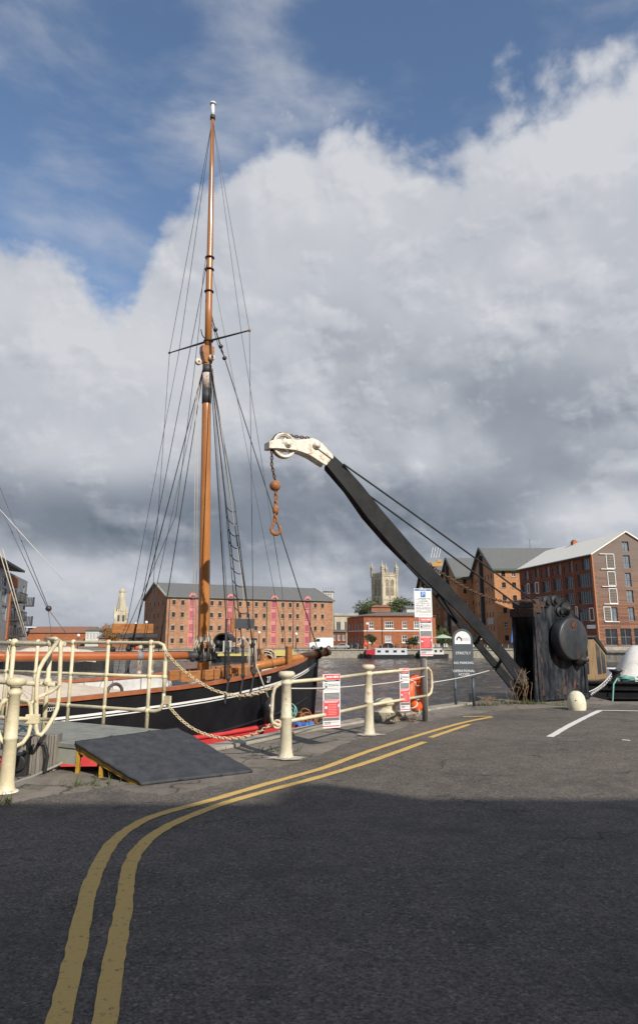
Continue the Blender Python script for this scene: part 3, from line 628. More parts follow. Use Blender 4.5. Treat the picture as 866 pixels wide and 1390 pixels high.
mb = MB(); mb.box(gp(45, 976, y0 + .3), (.15, .06, .10)); mb.build('clamp', 'cream', lp, bevel=.008)

# chains across the gap
ca = gpt(e, zt - .12); cb = p1 + dl * .19 + VH(0, 0, .86)
def chain_px(pts, ya, yb_): 
    n = len(pts); return [P(x, y, ya + (yb_ - ya) * i / (n - 1)) for i, (x, y) in enumerate(pts)]
def dense(pts, k=4):
    out = []
    for i in range(len(pts) - 1):
        p0, p1_, p2_, p3_ = pts[max(i - 1, 0)], pts[i], pts[i + 1], pts[min(i + 2, len(pts) - 1)]
        for j in range(k):
            t = j / k; out.append(.5 * ((2 * p1_) + (p2_ - p0) * t + (2 * p0 - 5 * p1_ + 4 * p2_ - p3_) * t * t + (3 * p1_ - p0 - 3 * p2_ + p3_) * t ** 3))
    return out + [pts[-1]]
mb = MB(); mb.chain(dense(chain_px([(222, 880), (232, 893), (247, 908), (265, 922), (283, 933), (300, 940), (322, 944), (342, 943), (360, 938), (374, 930)], ca.y, cb.y)), .062, .0075)
tag(mb.build('chain', 'chain_cream', loc=ca), 'upper cream chain hanging from the gangway railing to the cast post', 'chain', 'chains hung across the gap')
mb = MB(); mb.chain(dense(chain_px([(224, 954), (233, 963), (246, 977), (262, 989), (280, 997), (300, 1001.5), (322, 1002), (340, 998), (356, 991), (372, 981)], ca.y, cb.y)), .062, .0075)
tag(mb.build('chain', 'chain_cream', loc=ca), 'lower cream chain sagging in front of the red hull bottom', 'chain', 'chains hung across the gap')

# timber stumps, pipe and pump under the gangway
b1 = G(46, 1047); 
def stump(px0, px1, pyb, pyt, label):
    b = G((px0 + px1) / 2, pyb); w = (px1 - px0) / F * (b.y * CP) ; top_ = P((px0 + px1) / 2, pyt, b.y).z
    mb = MB(); n = 5
    for i in range(n):
        x = b.x - w / 2 + w * (i + .5) / n
        mb.box((x, b.y + random.uniform(-.01, .01), top_ / 2 + random.uniform(-.01, .005)), (w / n - .006, .2, top_))
    tag(mb.build('timber_block', 'oldwood', loc=b, bevel=.006), label, 'timber block', 'timber blocks under the gangway')
stump(33, 56, 1050, 999, 'wide pale timber block below the gangway behind the left cast post')
stump(60, 78, 1046, 996, 'narrow weathered timber block nearest the ramp legs')
q = G(27, 1052)
mb = MB(); mb.box(q + VH(0, 0, .12), (.22, .2, .24)); mb.lathe(q + VH(.02, -.11, .15), [(.001, -.03), (.09, -.03), (.09, .02), (.001, .02)], 14, axis=(0, 1, 0)); mb.tube([q + VH(.05, -.05, .22), q + VH(.15, 0, .34), q + VH(.26, .02, .34), q + VH(.3, .03, .2), q + VH(.28, .03, .02)], .025)
tag(mb.build('winch_box', 'iron_plain', loc=q, bevel=.01), 'small black iron winch with a bent arm on the quay behind the left post', 'winch')
h = [G(14, 1064), G(40, 1056), G(60, 1047, .03), G(80, 1038, .08), G(98, 1028, .14), G(112, 1026, .1)]
mb = MB(); mb.tube(dense(h, 5), .016); tag(mb.build('hose', mat('grey_hose', (.20, .20, .19), (.28, .28, .27), rough=.7), loc=h[0]), 'grey hose lying from the left cast post to the ramp', 'hose')

# ------------------------------------------------------------------ notices
def notice(px, pt_, pb, Y, wpx, ang, label, tilt=0.0, drop=None):
    top = P(px, pt_, Y); bot = P(px, pb, Y)
    X = Vector((math.cos(ang), math.sin(ang), 0)); w = wpx / F * (Y * CP) / max(.3, abs(math.cos(ang))); hgt = top.z - bot.z
    Z = (Vector((0, 0, 1)) + X * tilt).normalized(); N_ = Vector((X.y, -X.x, 0)); c = (top + bot) / 2
    t = thing('notice_board', c, label, 'notice', 'tall red and white notices')
    mb = MB(); mb.box(c, (w, .008, hgt), X, uz=Z); mb.build('panel', 'sign_white', t)
    def patch(mb, u0, u1, v0, v1, m, d=.006): mb.box(c + X * (w * ((u0 + u1) / 2 - .5)) + Z * (hgt * (.5 - (v0 + v1) / 2)) + N_ * d, (w * (u1 - u0), .003, hgt * (v1 - v0)), X, m, Z)
    mb = MB(); patch(mb, .04, .96, .01, .105, 'sign_red'); mb.build('header_band', 'sign_red', t); mb = MB(); patch(mb, .04, .96, .485, .80, 'sign_red'); mb.build('warning_panel', 'sign_red', t); mb = MB(); patch(mb, .02, .98, .955, .975, 'sign_red'); mb.build('footer_band', 'sign_red', t); mb = MB(); patch(mb, .06, .94, .35, .475, 'sign_grey'); patch(mb, .04, .96, .81, .865, 'sign_grey')
    patch(mb, .06, .25, .118, .14, 'sign_black'); patch(mb, .72, .94, .112, .135, 'sign_black'); patch(mb, .26, .71, .115, .138, 'sign_grey')
    build_pieces(mb, 'grey_print', 'sign_grey', t)
    mb = MB(); rnd = random.Random(4)
    def words(u0, u1, v, m, hh, d=.009):
        u = u0
        while u < u1:
            l = rnd.uniform(.04, .12); patch(mb, u, min(u + l, u1), v, v + hh, m, d); u += l + .025
    words(.16, .52, .035, 'sign_white', .038); words(.56, .88, .033, 'sign_white', .038)
    words(.28, .92, .185, 'sign_black', .009); words(.28, .90, .215, 'sign_black', .011); words(.1, .9, .26, 'sign_grey', .006); words(.1, .9, .29, 'sign_grey', .006)
    patch(mb, .10, .22, .17, .25, 'sign_black', .009); patch(mb, .13, .19, .18, .225, 'sign_white', .012)
    for v in (.375, .40, .425, .45): words(.1, .9, v, 'sign_white', .004)
    words(.08, .9, .50, 'sign_white', .016); words(.08, .8, .525, 'sign_white', .010)
    for v in (.57, .60, .63, .66, .69, .72, .75): words(.32, .78, v, 'sign_white', .004)
    patch(mb, .10, .24, .60, .64, 'sign_white', .009); patch(mb, .10, .24, .65, .69, 'sign_grey', .009)
    patch(mb, .83, .94, .55, .64, 'sign_grey', .009); patch(mb, .855, .915, .565, .62, 'sign_white', .012); patch(mb, .83, .94, .67, .76, 'sign_grey', .009); patch(mb, .855, .915, .685, .74, 'sign_red', .012)
    words(.08, .5, .885, 'sign_grey', .018); words(.55, .9, .89, 'sign_grey', .008); words(.08, .45, .915, 'sign_grey', .014)
    mb.build('lettering', 'sign_white', t)
    return t
pa = p1.lerp(p2, .46)
notice(450, 915, 988, pa.y - .06, 23, .45, 'red and white notice hanging on the quay railing between the two cast posts', tilt=.02)
pb_ = p2.lerp(p3, .60)
notice(549, 907, 965, pb_.y - .06, 14, .55, 'red and white notice tied to the railing beside the orange life ring', tilt=.0)

sp_ = G(577, 979)
post = thing('parking_sign', sp_, 'white parking sign with a blue P on a grey steel post', 'sign')
mb = MB(); mb.tube([sp_, sp_ + VH(0, 0, 2.5)], .058, 16); mb.ball(sp_ + VH(0, 0, 2.5), .058); mb.build('post', 'grey_post', post)
Yp = sp_.y - .09
pt_, pb2 = P(574, 799, Yp), P(574, 838, Yp); c = (pt_ + pb2) / 2; hgt = pt_.z - pb2.z; w = 25 / F * (Yp * CP + .0) * 1.0
X = Vector((1, 0, 0)).normalized(); Xs = Vector((math.cos(.12), math.sin(.12), 0)); Ns = Vector((Xs.y, -Xs.x, 0))
mb = MB(); mb.box(c, (w, .008, hgt), Xs); mb.build('panel', 'sign_white', post, bevel=.003)
mb = MB()
def pp(u0, u1, v0, v1, m, d=.006): mb.box(c + Xs * (w * ((u0 + u1) / 2 - .5)) + Vector((0, 0, hgt * (.5 - (v0 + v1) / 2))) + Ns * d, (w * (u1 - u0), .003, hgt * (v1 - v0)), Xs, m)
pp(.04, .96, .02, .075, 'sign_blue'); pp(.38, .64, .11, .30, 'sign_blue'); pp(.28, .70, .43, .443, 'sign_black')
mb.add([c + Xs * (w * .19) + VH(0, 0, hgt * .5 - hgt * .41) + Ns * .008, c + Xs * (w * .26) + VH(0, 0, hgt * (.5 - .4365)) + Ns * .008, c + Xs * (w * .19) + VH(0, 0, hgt * (.5 - .463)) + Ns * .008], [(0, 1, 2)], 'sign_black')
rnd = random.Random(2)
for v in (.335, .355, .385, .49, .52, .57, .60, .65, .68, .71, .76, .79, .83, .91):
    u = .1
    while u < .9:
        l = rnd.uniform(.04, .14)
        if rnd.random() < .85: pp(u, min(.92, u + l), v, v + .008, 'sign_grey', .007)
        u += l + .025
u = .3
while u < .7: pp(u, u + .03, .035, .06, 'sign_white', .009); u += .045
text_mb(mb, 'P', c + Xs * (w * .01) + VH(0, 0, hgt * (.5 - .205)) + Ns * .010, Xs, (0, 0, 1), hgt * .20, 'sign_white')
mb.build('lettering', 'sign_blue', post)
mb = MB()
for v in (.2, .8): mb.torus(sp_ + VH(0, 0, 0) + VH(0, 0, c.z + hgt * (.5 - v)), .062, .008, (0, 0, 1))
mb.build('clip', 'grey_post', post)
notice(578, 838.5, 890.5, Yp - .01, 17.5, .12, 'red and white notice fixed to the grey post under the parking sign', tilt=.0)
# arch-topped dock sign
qa, qb = G(618, 960), G(643, 957)
X = Vd(1, .10); N_ = Vector((X.y, -X.x, 0)); cx0 = (qa + qb) / 2; Ya = cx0.y
wd = 28.5 / F * (Ya * CP) ; zb_ = P(628, 919, Ya).z; zt_ = P(628, 853.7, Ya).z; zc = zt_ - wd / 2
sg = thing('dock_sign', cx0, 'slate blue arch-topped sign on two legs reading strictly no parking operational access', 'sign')
def arch(mb, wr, zb, zcen, d0, d1, m, half=False):
    pts = [cx0 + X * (-wr) + VH(0, 0, zb) + N_ * d0]
    pts += [cx0 + X * (wr * math.cos(a)) + VH(0, 0, zcen + wr * math.sin(a)) + N_ * d0 for a in [math.pi - math.pi * k / 20 for k in range(21)]]
    pts += [cx0 + X * wr + VH(0, 0, zb) + N_ * d0]
    mb.prism(pts, N_ * (d1 - d0), m)
mb = MB(); arch(mb, wd / 2, zb_, zc, 0, .05, None); mb.build('panel', 'slate_sign', sg, bevel=.004)
mb = MB(); arch(mb, wd / 2 - .055, zc - .10, zc, .052, .058, None); mb.build('emblem_panel', 'sign_white', sg)
mb = MB()
for s_ in (-1, 1): mb2 = MB(); mb2.tube([cx0 + X * (s_ * (wd / 2 - .035)) + N_ * .02, cx0 + X * (s_ * (wd / 2 - .035)) + N_ * .02 + VH(0, 0, zb_ + .02)], .032, 12); mb2.build('leg', 'slate_sign', sg)
sc = wd / .5
e0 = cx0 + N_ * .060 + X * (-.085 * sc) + VH(0, 0, zc + .02 * sc)
mb.prism([e0 + X * a * sc + VH(0, 0, b * sc) for a, b in [(-.07, -.03), (-.055, .02), (-.02, .055), (.015, .055), (.065, .01), (.065, -.045), (.04, -.055), (.04, -.01), (.01, .022), (-.02, .022), (-.045, -.035)]], N_ * .003, 'sign_black')
for k in range(3):
    u = -.005
    while u < .17:
        mb.box(cx0 + N_ * .060 + X * (u * sc) + VH(0, 0, zc + (.035 - .03 * k) * sc), (.022 * sc, .003, .008 * sc), X, 'sign_grey'); u += .032
hh = zc - zb_
for body, f, s in (('STRICTLY', .34, .085), ('NO PARKING', .60, .078), ('OPERATIONAL', .815, .078), ('ACCESS', .905, .078)):
    text_mb(mb, body, cx0 + N_ * .054 + VH(0, 0, zc - .02 - (hh) * f), X, (0, 0, 1), s * sc, 'sign_white')
mb.build('lettering', 'sign_white', sg)

# ------------------------------------------------------------------ life ring, bollards
lc = P(564, 941, sp_.y - .15 + .1); ax = Vector((.80, -.45, .05)).normalized()
lr = thing('life_ring', lc, 'orange life ring standing on edge behind the railing beside the grey post', 'life ring')
mb = MB(); mb.torus(lc, .27, .085, ax, 32, 12); mb.build('ring', 'orange', lr)
mb = MB()
for k in range(4):
    a = math.pi / 4 + k * math.pi / 2; Z = ax; Xx = (Vector((0, 0, 1)) - Z * Z.z).normalized(); Yy = Z.cross(Xx)
    o = Xx * math.cos(a) + Yy * math.sin(a); mb.torus(lc + o * .27, .089, .014, Z.cross(o), 16, 6)
mb.tube([lc + VH(.02, -.1, -.2), lc + VH(.05, -.12, -.35), lc + VH(.0, -.1, -.42), lc + VH(-.05, -.12, -.3), lc + VH(-.02, -.1, -.1)], .01)
mb.build('strap', 'rope_white', lr)
mc = G(525, 977); s = 1.0
bo = thing('mooring_bollard', mc, 'squat cream mooring bollard with a wide domed cap behind the railing', 'bollard')
rr = 16.5 / F * mc.y * CP
mb = MB(); ztop = P(525, 947, mc.y).z
mb.lathe(mc, [(rr * 1.05, ztop * .38), (rr * .80, ztop * .46), (rr * .74, ztop * .62), (rr * .86, ztop * .70), (rr * 1.02, ztop * .76), (rr * 1.0, ztop * .84), (rr * .75, ztop * .94), (rr * .3, ztop), (.001, ztop)], 28); mb.build('cap', 'cream_dirty', bo)
mb = MB(); mb.lathe(mc, [(rr * 1.25, 0), (rr * 1.2, ztop * .2), (rr * 1.08, ztop * .3), (rr * 1.05, ztop * .38), (0.001, ztop * .38)], 22); mb.build('base', mat('mossy_stone', (.16, .14, .10), (.40, .36, .27), rough=.9, scale=9, bump=.7), bo)
wb = G(783, 964); rr = 12 / F * wb.y * CP
mb = MB(); mb.lathe(wb, [(rr * .9, 0), (rr * .98, .06), (rr, .14), (rr * .97, .22), (rr * .85, .30), (rr * .6, .37), (rr * .3, .405), (.001, .41)], 28)
for a in (.6, 2.0): mb.ball(wb + Vector((math.cos(-a) * rr * .96, math.sin(-a) * rr * .96, .22)), .014, 6, 'iron_plain')
tag(mb.build('round_bollard', mat('pale_bollard_paint', (.62, .58, .42), (.78, .74, .58), rough=.55, scale=4, bump=.2, rust=(.2, .16, .1), rlo=.58, rhi=.75, rscale=6), loc=wb), 'rounded off-white bollard in front of the iron crane', 'bollard')
# rope from rail end to the crane
mb = MB(); mb.tube(sag(p3 + dr * .26 + VH(0, 0, .70), P(674, 907.0, 17.9), .03), .009); tag(mb.build('rope', 'rope_white', loc=p3), 'white rope slung from the railing end loop past the slate sign to the crane', 'rope')
def clutter(c, label):
    t = thing('net_pile', c, label, 'net pile'); random.seed(12)
    mb = MB()
    for k in range(26): mb.torus(c + VH(random.gauss(0, .13), random.gauss(0, .06), random.uniform(.03, .20)), random.uniform(.05, .13), .012, (random.gauss(0, 1), random.gauss(0, 1), random.gauss(0, 1)), 12, 5)
    mb.build('rusty_chain', 'rust', t); mb = MB()
    for k in range(9): mb.torus(c + VH(-.28 + random.gauss(0, .05), random.gauss(0, .05), random.uniform(.02, .3)), random.uniform(.06, .16), .010, (random.gauss(0, .4), -1, random.gauss(0, .4)), 12, 5)
    mb.build('teal_rope', 'rope_teal', t); mb = MB()
    for k in range(5): mb.box(c + VH(-.15 + .07 * k, -.12, .04 + random.uniform(0, .04)), (.08, .06, .05), (1, random.gauss(0, .5), 0))
    mb.build('blue_cloth', 'blue_canvas', t)
clutter(G(413, 986), 'heap of rusty chain, teal rope and blue cloth on the quay lip behind the railing')
mb = MB(); random.seed(8)
for cx_, cy_, n_, s_ in ((524, 978, 22, .5), (700, 955, 46, .55), (722, 956, 26, .45), (120, 1066, 12, .5), (655, 958, 26, .6), (375, 1020, 14, .3), (1, 1092, 12, .12), (768, 958, 14, .3)):
    for k in range(n_ * 3):
        b = G(cx_, cy_) + VH(random.gauss(0, s_ * .5), random.gauss(0, .08)); hgt = random.uniform(.03, .14)
        a = random.uniform(0, 6.28); d = Vector((math.cos(a), math.sin(a), 0)); w = .008
        tp = b + Vector((random.gauss(0, .04), random.gauss(0, .04), hgt)); mb.add([b - d * w, b + d * w, tp], [(0, 1, 2)])
tag(mb.build('grass', 'grass'), 'small tufts of grass and moss along the quay cracks', 'grass', kind='stuff')
# ------------------------------------------------------------------ the iron quay crane
EX = Vector((.866, .5, 0)); NX = Vector((.5, -.866, 0))   # along the body away from the jib / towards the near side
N0 = VH(5.37, 17.5); HW = .36
Pc = N0 - NX * HW                                             # a point on the crane's middle plane
def pl_at(h): return Pc + NX * h
def VC(px, py, h): return V(px, py, pl_at(h), EX)
cr = thing('dock_crane', VH(6.0, 18.2), 'old black iron quay crane with a long curved jib, white head and hanging chain', 'crane')
rm0_ = mat('scaly_rusty_iron', (.012, .012, .014), (.10, .05, .03), rough=.85, scale=16, bump=.6)
# body: two side plates
outl = [(727, 956), (725.5, 900), (725, 850), (724.5, 826), (727, 817), (733, 812), (741, 813), (748, 811), (756, 812.5), (765, 812), (772, 817), (775, 826), (779, 833), (790, 842), (795, 860), (796, 900), (797, 956)]
for h, nm in ((HW, 'side_plate'), (-HW, 'side_plate')):
    pts = []
    for x, y in outl:
        u, z = UZ(x, y, pl_at(HW), EX); pts.append(pl_at(h) + EX * u + VH(0, 0, max(z, 0)))
    mb = MB(); mb.prism(pts, -NX * (.06 if h > 0 else -.06)); mb.build(nm, 'iron', cr, bevel=.012)
fr = UZ(725, 850, pl_at(HW), EX)[0]; bk = UZ(796, 900, pl_at(HW), EX)[0]
mb = MB()
for u in (fr + .03, bk - .1):  # flanges & ribs on the near plate
    for h in (HW + .015, -HW - .015):
        mb.box(pl_at(h) + EX * u + VH(0, 0, 1.1), (.09, .05, 2.2), EX)
for h in (HW + .012,): mb.box(pl_at(h) + EX * ((fr + bk) / 2) + VH(0, 0, .10), (bk - fr, .06, .12), EX)
mb.build('rib', 'iron', cr, bevel=.008)
mb = MB()
mb.box(pl_at(0) + EX * (fr + .9) + VH(0, 0, 1.0), (.08, HW * 2 - .1, 1.9), EX); mb.box(pl_at(0) + EX * (bk - .25) + VH(0, 0, .9), (.08, HW * 2 - .1, 1.7), EX)
mb.box(pl_at(0) + EX * (fr + .25) + VH(0, 0, 2.36), (.5, HW * 2 - .02, .10), EX); mb.build('cross_plate', 'iron_plain', cr)
mb = MB(); mb.box(pl_at(HW + .02) + EX * (fr + .10) + VH(0, 0, 2.28), (.28, .06, .22), EX); mb.box(pl_at(0) + EX * (fr - .03) + VH(0, 0, 2.18), (.05, HW * 2 + .1, .22), EX); mb.build('head_bracket', rm0_, cr, bevel=.01)
random.seed(4); rm_ = (mat('rusty_iron', (.02, .018, .018), (.14, .06, .03), rough=.8, scale=14, bump=.4))
for hh, uu in ((2.44, fr + .12), (2.38, fr + .3), (2.46, fr + .5)): mb = MB(); mb.tube([pl_at(-HW - .05) + EX * uu + VH(0, 0, hh), pl_at(HW + .05) + EX * uu + VH(0, 0, hh)], .07, 12); mb.build('roller', rm_, cr)
# gears & bosses on top
mb = MB()
gc = VC(768, 827, HW + .06)
mb.lathe(gc, [(.001, -.06), (.17, -.06), (.17, .0), (.13, .01), (.13, .05), (.06, .06), (.06, .12), (.001, .12)], 22, axis=NX)
for k in range(18):
    a = k * math.pi / 9; o = EX * math.cos(a) + VH(0, 0, 1) * math.sin(a); mb.box(gc + o * .18 - NX * .03, (.04, .05, .03), o, uz=NX.cross(o))
mb.build('gear', 'iron_plain', cr)
mb = MB()
for x, y, r in ((742, 817, .14), (753, 815, .13), (760, 830, .12)):
    mb = MB(); c = VC(x, y, HW + .04); mb.lathe(c, [(.001, -.3), (r, -.3), (r, .0), (r * .5, .02), (r * .5, .07), (.001, .07)], 16, axis=NX, smooth=False); mb.build('boss', 'iron_plain', cr)
dc = VC(778.5, 867, HW + .36); rd = .53
mb = MB(); mb.lathe(dc, [(rd * .96, -.30), (rd, -.28), (rd, -.03), (rd * .985, 0), (rd * .93, .015), (.001, .03)], 44, axis=NX)
mb.lathe(dc + VH(0, 0, rd * .66), [(.13, .0), (.13, .025), (.09, .025), (.09, .045), (.001, .045)], 20, axis=NX, m=rm_, smooth=False)
mb.build('gear_cover', mat('iron_cover', (.016, .020, .026), (.05, .055, .062), rough=.42, scale=2.2, bump=.35, bscale=9, stretch=(1, 1, .4), rust=(.15, .06, .025), rlo=.58, rhi=.72, rscale=1.6), cr)
sc_ = VC(787, 896, HW + .12)
mb = MB(); mb.lathe(sc_, [(.001, -.2), (.15, -.2), (.15, .05), (.11, .06), (.11, .12), (.05, .13), (.05, .24), (.001, .24)], 20, axis=NX); mb.build('shaft_boss', 'iron_plain', cr)
mb = MB()
for x, y in ((757, 938), (744, 945), (783, 929), (766, 951), (733, 930), (790, 944)):
    mb = MB(); c = VC(x, y, HW + .004); mb.lathe(c, [(.03, 0), (.03, .02), (.001, .025)], 10, axis=NX); mb.build('bolt', rm_, cr)
# jib: two cheeks that spread towards the foot
near = [((452, 617), (442, 630), .13), ((467, 631), (455, 646), .15), ((492, 659), (477, 673), .18), ((518, 692), (500, 704), .21), ((560, 741), (540, 750), .25), ((582, 765), (563, 774), .27), ((612, 797), (593, 803), .29), ((640, 829), (621, 830), .31), ((664, 855), (647, 858), .32), ((690, 887), (677, 892), .33), ((718, 922), (706, 932), .34)]
far = [((448, 622), (440, 638), .13), ((474, 652), (466, 668), .15), ((502, 688), (491, 704), .18), ((530, 722), (520, 737), .21), ((560, 757), (548, 765), .25), ((577, 784), (568, 786), .29), ((599, 810), (588, 808), .33), ((627, 844), (615, 844), .36), ((652, 874), (640, 872), .38), ((680, 906), (668, 906), .40), ((712, 942), (700, 946), .40)]
def cheek(lst, sgn, th, m):
    mb = MB(); vs = []
    for t, b, h in lst:
        for p in (t, b):
            q = VC(p[0], p[1], sgn * h); vs.append(q); vs.append(q - NX * (sgn * th))
    fs = []
    for i in range(len(lst) - 1):
        a, b = 4 * i, 4 * (i + 1)
        fs += [(a, b, b + 2, a + 2), (a + 1, a + 3, b + 3, b + 1), (a, a + 1, b + 1, b), (a + 2, b + 2, b + 3, a + 3)]
    e_ = 4 * (len(lst) - 1); fs += [(0, 2, 3, 1), (e_, e_ + 1, e_ + 3, e_ + 2)]
    mb.add(vs, fs); return mb
cheek(near, 1, .045, 'jib').build('jib_beam', 'jib', cr, bevel=.008)
cheek(far, -1, .045, 'jib').build('jib_beam', 'jib', cr, bevel=.008)
mb = MB()
nb = [VC(b[0], b[1], h - .07) for t, b, h in near]; fb = [VC(b[0], b[1], -h + .07) for t, b, h in far]
ntp = [VC(t[0], t[1], h - .07) for t, b, h in near]; ftp = [VC(t[0], t[1], -h + .07) for t, b, h in far]
for i in range(4):
    mb.quad(nb[i], nb[i + 1], fb[i + 1], fb[i]); mb.quad(nb[i] + VH(0, 0, .04), nb[i + 1] + VH(0, 0, .04), fb[i + 1] + VH(0, 0, .04), fb[i] + VH(0, 0, .04))
for i in (4, 6, 8, 9): mb.bar(nb[i].lerp(ntp[i], .5), fb[i].lerp(ftp[i], .5), .06, .06)
mb.bar(nb[5].lerp(ntp[5], .5), fb[7].lerp(ftp[7], .5), .05, .05)
build_pieces(mb, 'cross_brace', 'jib', cr)
# white cast head
hp_t = [(367, 600), (369, 597.5), (376, 596.5), (392, 595.5), (404, 597), (416, 596), (424, 594.5), (431, 597), (438, 602), (446, 611), (453, 619)]
hp_b = [(367, 607), (369, 608.5), (376, 608), (392, 609.5), (402, 611), (411, 613.5), (418, 616.5), (425, 620), (431, 624), (437, 628), (443, 631.5)]
for sgn, h, nm in ((1, .135, 'head_cheek'), (-1, .135, 'head_cheek')):
    pts = []
    for x, y in hp_t + hp_b[::-1]:
        u, z = UZ(x, y, pl_at(.135), EX); pts.append(pl_at(sgn * h) + EX * u + VH(0, 0, z))
    mb = MB(); mb.prism(pts, -NX * (sgn * .04)); mb.build(nm, 'white_metal', cr, bevel=.006)
mb = MB()
cq = lambda x, y, h: (lambda uz: pl_at(h) + EX * uz[0] + VH(0, 0, uz[1]))(UZ(x, y, pl_at(.135), EX))
mb.bar(cq(368, 603.5, .13), cq(368, 603.5, -.13), .07, .15); mb.bar(cq(432, 611, .13), cq(432, 611, -.13), .12, .1)
mb.lathe(cq(391, 602.5, .135), [(.08, 0), (.08, .03), (.04, .035), (.04, .06), (.001, .06)], 16, axis=NX)
mb.lathe(cq(429, 604.5, .135), [(.09, 0), (.09, .04), (.05, .05), (.05, .08), (.001, .08)], 16, axis=NX)
mb.bar(cq(431, 607, .155), cq(451, 622, .155), .03, .06)
mb.build('head_boss', 'white_metal', cr)
wc = cq(388.5, 603.3, 0); ru = abs(cq(388.5, 586.8, 0).z - wc.z)
mb = MB(); mb.torus(wc + NX * .05, ru * .94, .028, NX, 36, 8); mb.torus(wc - NX * .05, ru * .94, .028, NX, 36, 8)
mb.lathe(wc, [(ru * .86, -.06), (ru * .86, .06), (ru * .78, .05), (ru * .78, -.05), (ru * .86, -.06)], 36, axis=NX)
mb.lathe(wc, [(.001, -.09), (.07, -.09), (.07, .09), (.001, .09)], 16, axis=NX)
for k in range(6):
    a = k * math.pi / 3 + .3; o = EX * math.cos(a) + VH(0, 0, 1) * math.sin(a); mb.tube([wc + o * .05, wc + o * ru * .82], [.03, .02], 8)
mb.build('sheave', 'white_metal', cr)
# hoist chain, ball and hook
tp = VC(372.3, 608, 0); bl = VC(373.5, 659.5, 0); rb = 7.3 / F * (bl.y * CP + bl.z * SP)
arc = [wc + EX * (math.cos(a) * ru * 1.0) + VH(0, 0, math.sin(a) * ru * 1.0) for a in [math.pi * .98 - k * math.pi * .6 / 8 for k in range(9)]]
mb = MB(); mb.chain([bl + VH(0, 0, rb), VH(arc[0].x, arc[0].y, (bl.z + arc[0].z) / 2), arc[0]] + arc[1:] + [cq(424, 593, 0), cq(434, 603, 0)], .085, .014)
mb.build('hoist_chain', 'chain_dark', cr)
mb = MB(); mb.ball(bl, rb, 18); mb.lathe(bl, [(rb * 1.005, -.01), (rb * 1.02, 0), (rb * 1.005, .01)], 20); mb.build('weight_ball', 'rust', cr)
zb0 = bl.z - rb; f_ = lambda py: VC(375, py, 0).z
bx_, by_ = bl.x + .02, bl.y
mb = MB(); mb.chain([VH(bx_, by_, zb0 + .02), VH(bx_, by_, f_(687))], .10, .020); mb.lathe(VH(bx_, by_, f_(692)), [(.001, -.09), (.05, -.09), (.065, -.03), (.065, .03), (.045, .09), (.001, .09)], 12); mb.chain([VH(bx_, by_, f_(696)), VH(bx_, by_, f_(709))], .12, .024)
mb.build('swivel_chain', 'rust', cr)
hc = VH(bx_ + .01, by_, f_(718.5)); hr = .095
pts = [hc + VH(-.02, 0, .24), hc + VH(-.025, 0, .14)] + [hc + Vector((math.cos(a) * hr, 0, math.sin(a) * hr * 1.15)) for a in [math.pi * .75 + k * math.pi * 1.45 / 12 for k in range(13)]]
mb = MB(); mb.tube(pts, [.022, .025] + [.028 + .012 * math.sin(math.pi * k / 12) for k in range(13)], 10); mb.torus(hc + VH(-.02, 0, .24), .035, .014, (0, 1, 0), 12, 6); mb.build('hook', 'rust', cr)
# stay rods and slack chain
mb = MB(); mb.tube(sag(VC(466, 630, .2), VC(734, 823, HW + .03), -.02), .022); mb.build('stay_rod', 'cable', cr)
mb = MB(); mb.tube(sag(VC(489, 664, -.22), VC(697, 818, -HW), -.02), .022); mb.build('stay_rod', 'cable', cr)
mb = MB(); mb.chain(sag(VC(579, 763, 0), VC(704, 819, 0), .22), .10, .014); mb.build('slack_chain', 'chain_dark', cr)
# dead stems by the crane foot
def stems(name, spots, label, cat, seed, hmax, m='dry', lean=.35):
    random.seed(seed); mb = MB()
    for (x, y) in spots:
        for k in range(6):
            b = VH(x + random.gauss(0, .08), y + random.gauss(0, .05)); h_ = random.uniform(.4, 1) * hmax
            t = Vector((random.gauss(0, lean), random.gauss(0, lean * .4), 1)) * h_; mid = b + t * .5 + VH(random.gauss(0, .05), 0)
            mb.tube([b, mid, b + t], [.008, .006, .003], 4)
            for j in range(3):
                q = b + t * random.uniform(.4, .95); mb.tube([q, q + Vector((random.gauss(0, .1), random.gauss(0, .06), random.uniform(0, .1)))], [.004, .002], 3)
    return tag(mb.build(name, m, loc=VH(*spots[0])), label, cat)
s0 = G(700, 956)
stems('dry_weed', [(s0.x + .05, s0.y), (s0.x + .3, s0.y)], 'dead brown weed stems standing at the foot of the crane jib', 'weed', 3, .85, lean=.28)
stems('dry_weed', [(G(655, 958).x, G(655, 958).y), (G(668, 957).x, G(668, 957).y)], 'low dead weeds on the quay lip between the slate sign and the crane', 'weed', 5, .22)
stems('dry_weed', [(G(526, 978).x + .35, G(526, 978).y - .3), (G(526, 978).x, G(526, 978).y - .55)], 'low dead weeds in front of the squat mooring bollard', 'weed', 6, .22)

